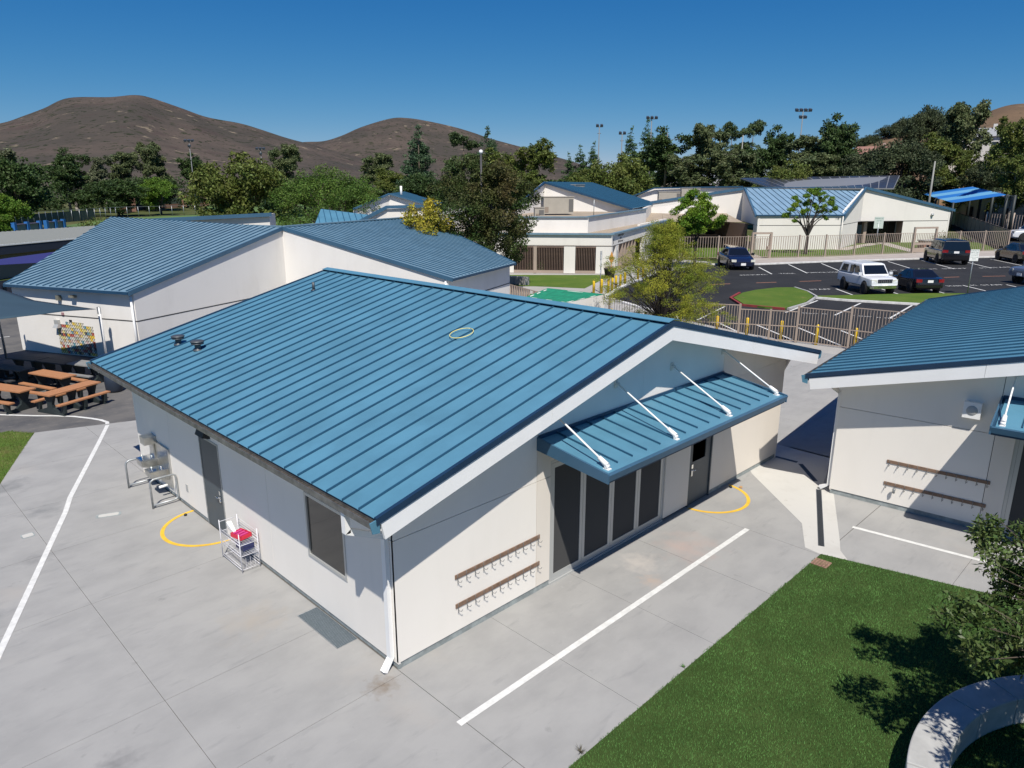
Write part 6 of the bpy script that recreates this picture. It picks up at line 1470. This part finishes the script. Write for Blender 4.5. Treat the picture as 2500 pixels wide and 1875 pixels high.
def leaves(clumps, n, size, g, aspect=.55, shell=.55, droop=0.0):
    """n leaf quads spread through ellipsoid clumps (x,y,z,rx,ry,rz)"""
    C = np.array(clumps, float); vol = (C[:, 3] * C[:, 4] * C[:, 5]) ** (2 / 3); idx = g.choice(len(C), n, p=vol / vol.sum()); c = C[idx]
    d = g.normal(size=(n, 3)); d /= np.linalg.norm(d, axis=1)[:, None]
    r = g.uniform(0, 1, n) ** (1 / 3 * (1 - shell) + .12)
    # ragged silhouettes: modulate radius by direction noise per clump
    ph = idx * 1.7
    r *= 1 + .22 * np.sin(d[:, 0] * 5 + ph) * np.sin(d[:, 1] * 6 + 2 * ph) + .12 * np.sin(d[:, 2] * 9 + ph)
    p = c[:, :3] + d * r[:, None] * c[:, 3:6]; p[:, 2] -= droop * r * g.uniform(0, 1, n)
    a = g.normal(size=(n, 3)) * .8 + d * .5; a[:, 2] -= droop * 1.5; a /= np.linalg.norm(a, axis=1)[:, None]
    b = np.cross(a, g.normal(size=(n, 3))); b /= np.linalg.norm(b, axis=1)[:, None] + 1e-9
    s = size * g.uniform(.55, 1.35, n)[:, None]
    V = np.empty((n, 4, 3)); V[:, 0] = p; V[:, 1] = p + a * s * .5 + b * s * aspect * .5; V[:, 2] = p + a * s; V[:, 3] = p + a * s * .5 - b * s * aspect * .5
    return V.reshape(-1, 3), np.arange(4 * n).reshape(-1, 4)
def limbs(clumps, h0, r0, g, lean=(0, 0), extra=0, top=None):
    """trunk to h0 then limbs to clump centres"""
    mb = MB(); tp = Vector((lean[0], lean[1], h0))
    pts = [Vector((0, 0, -.1)), tp * .35 + Vector((g.uniform(-.1, .1) * r0 * 4, 0, 0)), tp * .7, tp]
    rs = [r0 * 1.25, r0, r0 * .88, r0 * .8]
    for i in range(3): mb.tube(pts[i], pts[i + 1], rs[i], 8, rs[i + 1], cap=(i == 0))
    if top is not None:
        mb.tube(tp, Vector(top), r0 * .8, 7, r0 * .12)
    for c in clumps:
        c = Vector(c[:3]); st = tp if top is None else tp.lerp(Vector(top), max(0, min(.95, (c.z - h0) / max(.1, top[2] - h0) - .06)))
        if top is not None: st = Vector((st.x, st.y, max(h0 * .8, min(c.z - .3, top[2]))))
        v = c - st; k1 = st + v * .35 + Vector((g.uniform(-.1, .1), g.uniform(-.1, .1), .12)) * v.length; k2 = st + v * .7 + Vector((g.uniform(-.08, .08), g.uniform(-.08, .08), .08)) * v.length
        rr = r0 * (.42 if top is None else .18)
        mb.tube(st, k1, rr, 6, rr * .7, cap=False); mb.tube(k1, k2, rr * .7, 5, rr * .45, cap=False); mb.tube(k2, c, rr * .45, 5, rr * .2, cap=False)
        for _ in range(extra):
            e = c + Vector(g.normal(size=3)) * .5 * max(.4, v.length * .22); mb.tube(k2, e, rr * .3, 4, rr * .08, cap=False)
    return mb
def dome(H, W, n, g, base=.25, rs=(.16, .27), flat=.75):
    """clumps over a dome-shaped crown of height H, width W"""
    out = []; tries = 0
    while len(out) < n:
        u, v = g.uniform(0, 2 * math.pi), g.uniform(0, 1); rad = W / 2 * (v ** .5) * .82; z0 = base * H; zt = H * (1 - .42 * (rad / (W / 2)) ** 2)
        z = z0 + (zt - z0) * g.uniform(.25, .93) if g.uniform() < .55 else zt * .90
        r = W * g.uniform(*rs); out.append((rad * math.cos(u), rad * math.sin(u), z - r * .3, r, r, r * flat))
    return out
def spire(H, W, n, g, base=.08, p=1.0):
    out = []
    for i in range(n):
        t = (i + .5) / n; z = base * H + (H * 1.0 - base * H) * t; w = W / 2 * ((1 - t) ** p) + W * .05
        k = 1 if t > .85 else 3
        for j in range(k):
            u = g.uniform(0, 6.28); rr = w * (.62 if k > 1 else .2); s = w * g.uniform(.45, .62) + .1
            out.append((rr * math.cos(u), rr * math.sin(u), z - s * .2, s, s, s * .62))
    out.append((0, 0, H * .965, W * .05, W * .05, H * .05)); return out
KIND = {}
def tufts(cl, k, g, f=(.26, .46), spread=.95):
    """break each clump into k small twig tufts scattered over it"""
    out = []
    for (x, y, z, rx, ry, rz) in cl:
        for _ in range(k):
            d = g.normal(size=3); d /= np.linalg.norm(d); r = spread * g.uniform(.35, 1.0) ** .6; q = g.uniform(*f)
            out.append((x + d[0] * rx * r, y + d[1] * ry * r, z + d[2] * rz * r, rx * q, ry * q, max(rz, rx * .5) * q * .8))
    return out
def kind(name, H, W, clf, n, size, lm, bk, h0, r0, seed, top=False, k=9, **kw):
    g = np.random.default_rng(seed); cl = clf(g); V, F = leaves(tufts(cl, k, g), n, size, g, **kw)
    z = V[:, 2]; s = H / np.percentile(z, 99.8)
    crown = rawmesh('crown', V, F, LM[lm]); tr = limbs(cl[:24], h0, r0, g, top=(0, 0, H * .93) if top else None).mesh('trunk', bk)
    KIND[name] = (crown, tr, H, W)
kind('oak', 10, 10.5, lambda g: dome(10, 10.5, 46, g, .28, (.11, .17), .75), 34000, .17, 'oak', bark, 2.3, .28, 1)
kind('bush', 10, 10.5, lambda g: dome(10, 10.5, 26, g, .12, (.14, .22), .9), 22100, 0.34, 'olive', bark, 1.6, .22, 2, droop=.3)
kind('bush_b', 10, 10, lambda g: dome(10, 10, 22, g, .10, (.14, .22), .9), 18700, 0.34, 'bright', bark, 1.6, .22, 3)
kind('darkbush', 10, 10, lambda g: dome(10, 10, 22, g, .10, (.15, .24), .9), 18700, 0.37, 'dark', bark, 1.6, .22, 4)
def gum(H, W, n, s):
    def f(g):
        out = []
        for i in range(n):
            z = H * g.uniform(.25, .97); w = W / 2 * (1.1 - .55 * abs(z / H - .5) * 2) * g.uniform(.1, .85); u = g.uniform(0, 6.28); r = W * g.uniform(.10, .19); out.append((w * math.cos(u), w * math.sin(u), z, r, r, r * g.uniform(.8, 1.4)))
        return out
    return f
kind('gum_a', 20, 11, gum(20, 11, 24, 5), 22100, 0.45, 'euc', bark_pale, 6, .32, 5, top=True, droop=.5)
kind('gum_b', 20, 12, gum(20, 12, 19, 6), 18700, 0.45, 'dark', bark_pale, 6, .32, 6, top=True, droop=.4)
kind('gum_c', 20, 10, gum(20, 10, 28, 7), 20400, 0.41, 'olive', bark_pale, 6, .3, 7, top=True, droop=.6)
kind('grey_gum', 17, 9, gum(17, 9, 20, 8), 18700, 0.41, 'grey', bark_pale, 5, .28, 8, top=True, droop=.4)
kind('conifer', 19, 8, lambda g: spire(19, 8.6, 18, g, .08, .72), 33800, 0.34, 'conifer', bark, 3, .26, 9, top=True, droop=.2)
def layered_pine(H, W):
    def f(g):
        out = []
        for i in range(24):
            z = H * g.uniform(.30, .97); w = W / 2 * (1 - .6 * max(0, z / H - .55) / .45) * g.uniform(.25, .9); u = g.uniform(0, 6.28); r = W * g.uniform(.13, .2); out.append((w * math.cos(u), w * math.sin(u), z, r, r, r * .62))
        return out
    return f
kind('pine', 22, 10, layered_pine(22, 10), 18700, 0.41, 'pine', bark, 8, .3, 10, top=True)
kind('cypress', 24, 5.5, lambda g: spire(24, 6.5, 20, g, .03, .7), 13600, 0.41, 'cyp', bark, 2, .2, 11, top=True)
kind('dark_oak', 14, 16, lambda g: dome(14, 16, 34, g, .22, (.11, .18), .8), 28900, 0.39, 'dkoak', bark_dk, 3.2, .4, 12)
kind('rusty', 9.8, 7.6, lambda g: dome(9.8, 7.6, 34, g, .22, (.13, .20), 1.0), 52000, .16, 'red', bark_pale, 1.8, .16, 13)
kind('yellow', 7.2, 3.2, lambda g: dome(7.2, 3.4, 15, g, .25, (.15, .24), 1.1), 7000, .15, 'yellow', bark_pale, 1.6, .08, 14)
kind('light', 7.2, 5.4, lambda g: [(0.1, 0, 6.2, .95, .95, .85), (-.9, .3, 5.6, .9, .9, .7), (.9, -.2, 5.5, .95, .95, .7), (-1.7, 0, 4.4, 1.0, 1.0, .8), (1.8, -.3, 4.3, 1.0, 1.0, .8), (.2, .9, 4.9, 1.1, 1.1, .8), (-.3, -1.0, 4.6, 1.1, 1.1, .8), (1.2, .9, 3.6, .9, .9, .6), (-1.2, -.9, 3.6, .9, .9, .6), (.1, .1, 3.9, 1.1, 1.1, .8), (2.0, .6, 3.3, .7, .7, .5)], 24000, .15, 'light', bark_dk, 2.2, .12, 15)
NT = {}
def tree(k, x, y, h, w, label, z=0.0, group=None, name=None, rot=None, lean=None):
    cr, tr, H, W = KIND[k]
    T = thing(name or {'oak': 'oak_tree', 'conifer': 'conifer_tree', 'pine': 'pine_tree', 'cypress': 'cypress_tree'}.get(k, 'broadleaf_tree'), label, 'tree', (x, y, z), rng.uniform(0, 6.28) if rot is None else rot, group)
    T.scale = (w / W, w / W, h / H)
    addobj('trunk', tr, T); addobj('crown', cr, T); return T
G1 = 'background trees'
TREES = [
 ('grey_gum', 37.5, 217.6, 16.5, 13, 'pale grey green tree at the far left edge of the tree line'),
 ('darkbush', 22.0, 141.0, 12.5, 15, 'very dark broad tree above the ball walls at far left'),
 ('bush_b', 14.0, 108, 6.9, 7.5, 'low yellow green bush at the left frame edge'),
 ('gum_b', 53.4, 224.3, 17.4, 14, 'tall dark green tree left of the pale one'),
 ('gum_b', 47.0, 205, 13.4, 14, 'dark round tree beneath the tall left gum'),
 ('grey_gum', 60.6, 222.3, 15.6, 10, 'pale bare-trunked gum between two dark trees on the left'),
 ('darkbush', 55.5, 196, 9.5, 15, 'shaded dark bush at the foot of the pale gum'),
 ('gum_a', 72.2, 239.7, 17.2, 13, 'feathery gum tree left of the left floodlight'),
 ('gum_a', 79.5, 240.1, 20.4, 12, 'tallest feathery gum left of the left floodlight'),
 ('bush_b', 66.5, 197.5, 9.5, 11, 'bright green round tree below the feathery gums'),
 ('darkbush', 78, 232, 10.5, 16, 'dark mass of foliage behind the bright round tree'),
 ('gum_b', 90.5, 233.5, 17.6, 14, 'dark gum right behind the left floodlight'),
 ('bush', 40.4, 91.6, 12.1, 13.4, 'wide olive green feathery tree beyond the low white building'),
 ('gum_a', 84.5, 161.2, 17.0, 10.5, 'tall ragged gum between the olive tree and the oak'),
 ('oak', 33.2, 56.6, 9.7, 11.0, 'round bright green oak behind the folded blue roof'),
 ('darkbush', 105, 190, 10.5, 20, 'dark bush in the dip right of the round oak'),
 ('gum_a', 119.2, 172.8, 16.3, 12.5, 'grey green tree just right of the round oak'),
 ('gum_c', 107, 150, 11.5, 13, 'mid green tree before the tall conifer'),
 ('conifer', 86.2, 110.2, 19.2, 9.4, 'tall pointed conifer against the second hill'),
 ('darkbush', 72.5, 91.4, 9.8, 9.5, 'dark green rounded bush below the tall conifer'),
 ('pine', 106.3, 119.6, 18.6, 11, 'broad pine right of the tall conifer'),
 ('conifer', 130.7, 137.9, 22.9, 9, 'spiky dark pine touching the skyline behind the lamp pole'),
 ('gum_c', 96.2, 87.6, 15.7, 11, 'wispy olive tree behind the office roof, higher one'),
 ('gum_c', 92.2, 92.8, 14.0, 11, 'wispy olive tree right of the lamp pole'),
 ('darkbush', 110, 100, 9.8, 18, 'dark foliage between the wispy olive trees'),
 ('cypress', 221.5, 187.6, 20.2, 6.5, 'smallest of three far cypresses'),
 ('cypress', 224.4, 184.2, 23.1, 8, 'middle of three far cypresses'),
 ('cypress', 227.9, 180.2, 24.2, 8, 'right one of three far cypresses'),
 ('bush', 99.3, 70.2, 13.1, 13.5, 'wide olive green tree behind the office gable roof'),
 ('bush', 116.5, 92.0, 11.0, 13, 'olive tree below the three far cypresses'),
 ('cypress', 196.2, 139.1, 26.0, 7.4, 'left cypress of the tall twin pair'),
 ('cypress', 198.8, 134.5, 28.4, 7.4, 'right and taller cypress of the twin pair'),
 ('gum_b', 153.3, 96.8, 21.6, 17, 'large dark gum right of the twin cypresses'),
 ('gum_a', 149, 88, 14.5, 15, 'grey green gum foliage in front of the large dark one'),
 ('gum_a', 158.1, 87.9, 21.6, 13, 'tall forked gum in the centre of the right tree line'),
 ('gum_a', 152.0, 78.5, 15.5, 15, 'lower grey gum left of the solar canopy'),
 ('pine', 187.3, 98.0, 24.0, 10, 'left pine of the layered pair above the light green tree'),
 ('pine', 193.7, 95.0, 25.0, 12, 'right pine of the layered pair above the light green tree'),
 ('gum_b', 174.6, 78.2, 22.0, 14, 'dark gum just left of the tallest floodlight'),
 ('gum_a', 165.3, 66.0, 18.4, 14, 'broad grey green gum under the tallest floodlight'),
 ('gum_b', 161.3, 58.9, 22.6, 14, 'tall dark windswept tree right of the tallest floodlight'),
 ('gum_a', 152.5, 59.8, 14.0, 14, 'grey green tree behind the solar canopy'),
 ('bush', 131.4, 54.9, 12.3, 12.5, 'mid green dense tree at the left end of the solar canopy'),
 ('dark_oak', 156.8, 44.3, 17.0, 20.5, 'huge dark oak right of the solar canopy'),
 ('gum_c', 166.7, 40.0, 17.8, 11, 'green gum between the dark oak and the bare pole'),
 ('gum_a', 172.4, 36.4, 23.8, 13, 'tallest ragged gum at right, before the brown hill'),
 ('gum_c', 164.0, 33.5, 14.0, 9, 'lower green tree on the dirt slope, right of the bare pole'),
 ('bush_b', 158.0, 41.5, 5.5, 6, 'small bright bush below the huge dark oak'),
 ('gum_c', 162.5, 26.2, 19.6, 9, 'green tree near the right frame edge'),
 ('dark_oak', 160.5, 27.5, 13.0, 13, 'dark spreading oak near the right frame edge'),
 ('gum_c', 143.4, 20.6, 19.2, 9, 'yellowish green tree cut by the right frame edge'),
 ('dark_oak', 205, 30, 17.2, 17, 'dark oak on the dirt slope at far right'),
 ('dark_oak', 235, 62, 23.0, 17, 'dark tree on the slope between the hillside houses'),
 ('gum_b', 215, 78, 20.5, 17, 'dark tree screening the pink hillside house'),
 ('gum_b', 172, 106, 15.0, 18, 'dark understorey tree behind the twin cypresses'),
 ('gum_b', 182, 88, 17.0, 18, 'dark understorey tree below the layered pines'),
 ('gum_b', 178, 62, 16.0, 18, 'dark understorey tree left of the huge oak'),
 ('darkbush', 118, 44, 6.6, 8, 'low dark shrub at the classroom block roof line'),
 ('dark_oak', 390.1, 133.2, 13, 15, 'first small oak on the far brown ridge'),
 ('dark_oak', 393.1, 123.5, 14, 19, 'second small oak on the far brown ridge'),
 ('dark_oak', 398.9, 119.8, 13, 15, 'third small oak on the far brown ridge'),
 ('dark_oak', 405.2, 115.3, 12, 14, 'last small oak on the far brown ridge, alone'),
]
ridge_z = {390.1: 19.5, 393.1: 23.5, 398.9: 27.0, 405.2: 30.5}
slope_z = {205: 4.5, 235: 7.5, 215: 4.0}
for t in TREES:
    tree(t[0], t[1], t[2], t[3], t[4], t[5], z=ridge_z.get(t[1], slope_z.get(t[1], 0.0)), group=G1)
tree('rusty', 29.8, 30.6, 10.0, 8.0, 'brownish green tree with rusty top beside the dark lamp pole')
tree('yellow', 24.9, 30.5, 7.5, 3.4, 'small yellow leaved tree at the left of the brownish tree')
tree('light', 54.8, 27.9, 7.5, 5.7, 'fresh light green tree before the roofs of the office wing', rot=2.4)
# airy yellow-green tree over the near fence
def special(name, label, x, y, clumps, n, size, lm, bk, h0, r0, seed, extra=2, aspect=.5, shell=.2, droop=0.0, tk=5, tf=(.35, .6)):
    g = np.random.default_rng(seed); T = thing(name, label, 'tree', (x, y, 0))
    V, F = leaves(tufts(clumps, tk, g, tf, 1.15), n, size, g, aspect, shell, droop); addobj('crown', rawmesh('crown', V, F, LM[lm]), T)
    limbs(clumps, h0, r0, g, extra=extra).build('trunk', bk, T); return T
g = np.random.default_rng(21); cl = []
for i in range(120):
    u = g.uniform(0, 6.28); t = g.uniform(0, 1) ** .85; z = 1.2 + 4.5 * t; w = 3.3 * (math.sin(min(1, t * .8 + .28) * math.pi) ** .7) * g.uniform(.2, 1.0)
    r = g.uniform(.3, .62); cl.append((w * math.cos(u), w * math.sin(u) , z, r * 1.3, r * 1.3, r * .8))
special('airy_tree', 'airy yellow green tree standing at the near fence and bollards', 24.3, 11.3, cl, 95000, .065, 'mesq', bark_dk, 1.1, .07, 5, extra=5, aspect=.34, shell=0, droop=.08, tk=12, tf=(.22, .5))
# small spreading tree on the far lawn, branches visible
cl = [(-2.4, 0, 5.2, .7, .7, .4), (-1.7, .8, 6.0, .75, .75, .4), (-.7, -.5, 6.7, .7, .7, .4), (.4, .4, 6.9, .7, .7, .4), (1.3, -.4, 6.4, .75, .75, .4), (2.3, .3, 5.9, .8, .8, .4), (2.9, -.2, 5.1, .6, .6, .35), (-2.9, .2, 4.3, .6, .6, .3), (0, .9, 5.6, .8, .8, .35), (1.8, .9, 4.9, .6, .6, .3), (-1.2, -.9, 4.9, .6, .6, .3), (.8, -.9, 5.3, .7, .7, .3), (-1.9, -.2, 3.9, .45, .45, .25), (2.4, .6, 4.1, .4, .4, .25)]
T = special('spreading_tree', 'small spreading tree with bare dark limbs before the classroom block wall', 75.6, 26.2, cl, 13000, .17, 'light', bark_dk, 2.0, .24, 8, extra=3, shell=.1)
T.rotation_euler = (0, 0, R(-42)); T.scale = (.82, .82, 1.0)
# tree over the seat wall (its branches reach in at bottom right)
g = np.random.default_rng(33); cl = []
for i in range(110):
    u = g.uniform(0, 6.28); v = g.uniform(0, 1); w = 2.75 * v ** .5; z = 1.75 + 2.2 * g.uniform(0, 1) * (1 - .45 * v); r = g.uniform(.25, .5); cl.append((w * math.cos(u), w * math.sin(u), z, r, r, r * .7))
special('patio_tree', 'dark leafy tree reaching in from the bottom right over the seat wall', 4.95, -9.45, cl, 80000, .085, 'near', bark, 1.4, .09, 9, extra=3, aspect=.42, shell=.15)
# low shrubs
def shrub(x, y, r, h, lm, label, n=900, size=.14):
    g = np.random.default_rng(int(x * 10) % 999); V, F = leaves([(0, 0, h * .5, r, r, h * .5), (r * .5, 0, h * .35, r * .6, r * .6, h * .35), (-r * .4, r * .3, h * .4, r * .6, r * .6, h * .4)], n, size, g)
    o = addobj('shrub', rawmesh('shrub', V, F, LM[lm]), None, (x, y, 0)); tag(o, label, 'shrub', 'low shrubs')
shrub(20.5, 87.5, 2.6, 3.6, 'olive', 'feathery shrub at the corner of the folded roof, far left lawn', 3500, .3)
shrub(101, 19, 1.6, 1.7, 'olive', 'yellowish shrub behind the far fence corner'); shrub(106, 19, 2.0, 1.3, 'dark', 'dark shrub at the foot of the diagonal fence')
shrub(127.5, 32.5, 2.8, 4.6, 'bright', 'green palm-like shrub left of the striped sail', 2600, .35)
shrub(41.6, 36.2, .8, 1.2, 'dark', 'dark shrub at the foot of the barred office openings')
for i, (x, y, s) in enumerate(((183, 24, 3.5), (190, 18, 3), (196, 14, 5))): 
    g = np.random.default_rng(40 + i); V, F = leaves([(0, 0, s * .5, s, s, s * .6)], 1500, .4, g); o = addobj('shrub', rawmesh('shrub', V, F, LM['euc']), None, (x, y, 3)); tag(o, ['leftmost', 'middle', 'rightmost'][i] + ' low green bush on the dirt slope at right', 'shrub', 'low shrubs')
# distant wooded bands
def woods(name, pts, n, h, w, lm, seed, label, z=0.0):
    g = np.random.default_rng(seed); P = np.array(pts, float); seg = g.integers(0, len(P) - 1, n); t = g.uniform(0, 1, n)[:, None]; c = P[seg] * (1 - t) + P[seg + 1] * t
    cl = [(c[i, 0] + g.normal() * w, c[i, 1] + g.normal() * w, z + h * g.uniform(.15, .75), 3.5 * g.uniform(.7, 1.5), 3.5 * g.uniform(.7, 1.5), h * g.uniform(.22, .4)) for i in range(n)]
    V, F = leaves(cl, n * 330, .8, g); o = addobj(name, rawmesh(name, V, F, LM[lm])); stuff(o); tag(o, label, 'woods')
woods('distant_woods', [(20, 250), (60, 262), (110, 250), (150, 215)], 70, 10, 5, 'dark', 50, 'distant dark woods behind the left field')
woods('distant_woods', [(130, 210), (170, 190), (215, 150)], 60, 9, 6, 'euc', 51, 'distant grey green woods beneath the second hill')
woods('distant_woods', [(190, 160), (215, 110), (215, 75), (205, 55)], 75, 10, 6, 'dark', 52, 'distant dark woods behind the right tree line')
# ------------------------------------------------------------ hills
def hill_mesh(name, crest, back, front, m, seed, steps=46, sub=7, spur=.16, base=-2.0, ease=1.25):
    """crest: (x, y, z) points; terrain falls from the crest towards the viewer (front metres) and away (back metres)"""
    g = np.random.default_rng(seed); C0 = np.array(crest, float); n = (len(C0) - 1) * sub + 1
    s = np.linspace(0, len(C0) - 1, n); i0 = np.clip(s.astype(int), 0, len(C0) - 2); f = (s - i0)[:, None]
    Cc = []
    for i, ff in zip(i0, f[:, 0]):
        p0, p1, p2, p3 = C0[max(i - 1, 0)], C0[i], C0[i + 1], C0[min(i + 2, len(C0) - 1)]
        Cc.append(.5 * ((2 * p1) + (-p0 + p2) * ff + (2 * p0 - 5 * p1 + 4 * p2 - p3) * ff ** 2 + (-p0 + 3 * p1 - 3 * p2 + p3) * ff ** 3))
    Cc = np.array(Cc); cam_xy = np.array([-5.7, -8.3]); d = cam_xy - Cc[:, :2]; d /= np.linalg.norm(d, axis=1)[:, None]
    dm = d.mean(0); dm /= np.linalg.norm(dm); d = np.tile(dm, (n, 1))
    V = []; K = steps
    ph = g.uniform(0, 6.28, 6)
    for k in range(-8, K + 1):
        t = k / K if k >= 0 else k / 8
        if k >= 0: hgt = (1 - t) ** ease; off = front * t
        else: hgt = 1 - t * t; off = back * t
        xy = Cc[:, :2] + d * off
        sp = np.zeros(n); u = np.concatenate([[0], np.cumsum(np.hypot(*np.diff(Cc[:, :2], axis=0).T))]) / 110
        for q, (fr, am) in enumerate(((.9, 1.0), (1.9, .6), (3.7, .35), (7.3, .18), (13, .09))): sp += am * np.sin(u * fr * .8 + ph[q] + t * 2.2 * np.sin(q + 1.0))
        amp = spur * math.sin(min(1, abs(t) * 1.15) * math.pi) if k >= 0 else 0
        z = base + (Cc[:, 2] - base) * hgt * (1 + amp * sp) 
        V.append(np.column_stack([xy, z]))
    V = np.array(V); R_, N_ = V.shape[:2]; V = V.reshape(-1, 3); F = []
    for a in range(R_ - 1):
        for b in range(N_ - 1): i = a * N_ + b; F.append((i, i + 1, i + N_ + 1, i + N_))
    me = rawmesh(name, V, F, m, smooth=True)
    import bmesh
    bm = bmesh.new(); bm.from_mesh(me); bmesh.ops.recalc_face_normals(bm, faces=bm.faces); bm.to_mesh(me); bm.free()
    return struct(addobj(name, me))
hm = layered('chaparral_hill', (0.060, 0.053, 0.046), [
    (0.009, (1, 1, 1), .42, .6, (0.092, 0.073, 0.062), .9), (0.020, (1, 1, 2), .56, .64, (0.062, 0.047, 0.043), .7), (0.045, (1, 1, 1.6), .62, .68, (0.22, 0.18, 0.13), .8),
    (0.13, (1, 1, 1), .585, .625, (0.022, 0.028, 0.016), .95), (0.06, (1, 1, 1), .60, .64, (0.030, 0.036, 0.020), .8), (0.4, (1, 1, 1), .55, .75, (0.055, 0.048, 0.036), .6)], .95, .9, .5, spec=.05)
A_h = [(20, 1150, 20), (75, 1145, 45), (130, 1137, 66), (180, 1128, 76), (214, 1120.5, 83.4), (236.9, 1115.8, 92.8), (259, 1110.8, 102.8), (287.3, 1103.7, 116.8), (333.2, 1090.6, 120.4), (361.5, 1081.5, 124.5), (380.4, 1074.9, 121.8), (414, 1062.4, 110.3), (443.5, 1050.3, 99.6), (481.9, 1033.2, 92.7), (505.3, 1021.9, 85.6), (538.1, 1005, 74), (567.9, 988.4, 65.4), (602.7, 967.6, 54.4), (650, 935, 40), (700, 895, 22), (760, 840, 2)]
B_h = [(560, 1380, 20), (633.9, 1348.5, 45.7), (702.3, 1314, 76.4), (726.8, 1300.6, 86.5), (762.6, 1280, 89.4), (792.1, 1261.9, 99.7), (826.2, 1239.8, 116.8), (871.4, 1208.5, 132.7), (898.2, 1188.8, 133.9), (927.7, 1165.9, 129), (966.5, 1133.9, 118.8), (995.6, 1108.5, 108.3), (1023.7, 1082.7, 96.1), (1078.8, 1028, 76), (1136, 964.6, 52.5), (1187.5, 900.6, 28.9), (1235, 834.7, 13.2), (1290, 740, 4)]
hill_mesh('hill', A_h, 500, 620, hm, 3)
hill_mesh('hill', B_h, 450, 600, hm, 4, spur=.10)
hr = layered('brown_hillside', (0.17, 0.115, 0.072), [(0.02, (1, 1, 1), .45, .6, (0.12, 0.085, 0.06), .8), (0.10, (1, 1, 2), .55, .7, (0.075, 0.062, 0.045), .7), (0.05, (1, 1, 1), .62, .7, (0.24, 0.19, 0.13), .6), (0.6, (1, 1, 1), .55, .7, (0.06, 0.05, 0.035), .4)], .95, .6, .6, spec=.05)
C_h = [(380, 190, 3), (388, 170, 8), (391, 157.5, 12.3), (396.4, 144, 24.6), (399.5, 135.6, 29.5), (403.5, 123.7, 33.7), (406.1, 115.4, 36.5), (409.9, 102, 37.9), (412.7, 91, 40.8), (415.1, 80.3, 44.1), (417.7, 66.5, 44.2), (420.8, 46.2, 45), (423.4, 19.4, 44.7), (430, -30, 44), (440, -90, 40)]
hill_mesh('hillside', C_h, 250, 215, hr, 6, spur=.04, ease=1.15)
# reddish dirt bank just beyond the right field
D_h = [(222, 95, 1), (226, 80, 4.5), (226, 62, 8), (224, 48, 11), (222, 36, 14), (219, 24, 16), (216, 5, 17), (212, -30, 18)]
hill_mesh('dirt_bank', D_h, 60, 42, M['dirt'], 8, spur=.05, ease=.9, base=-.3)
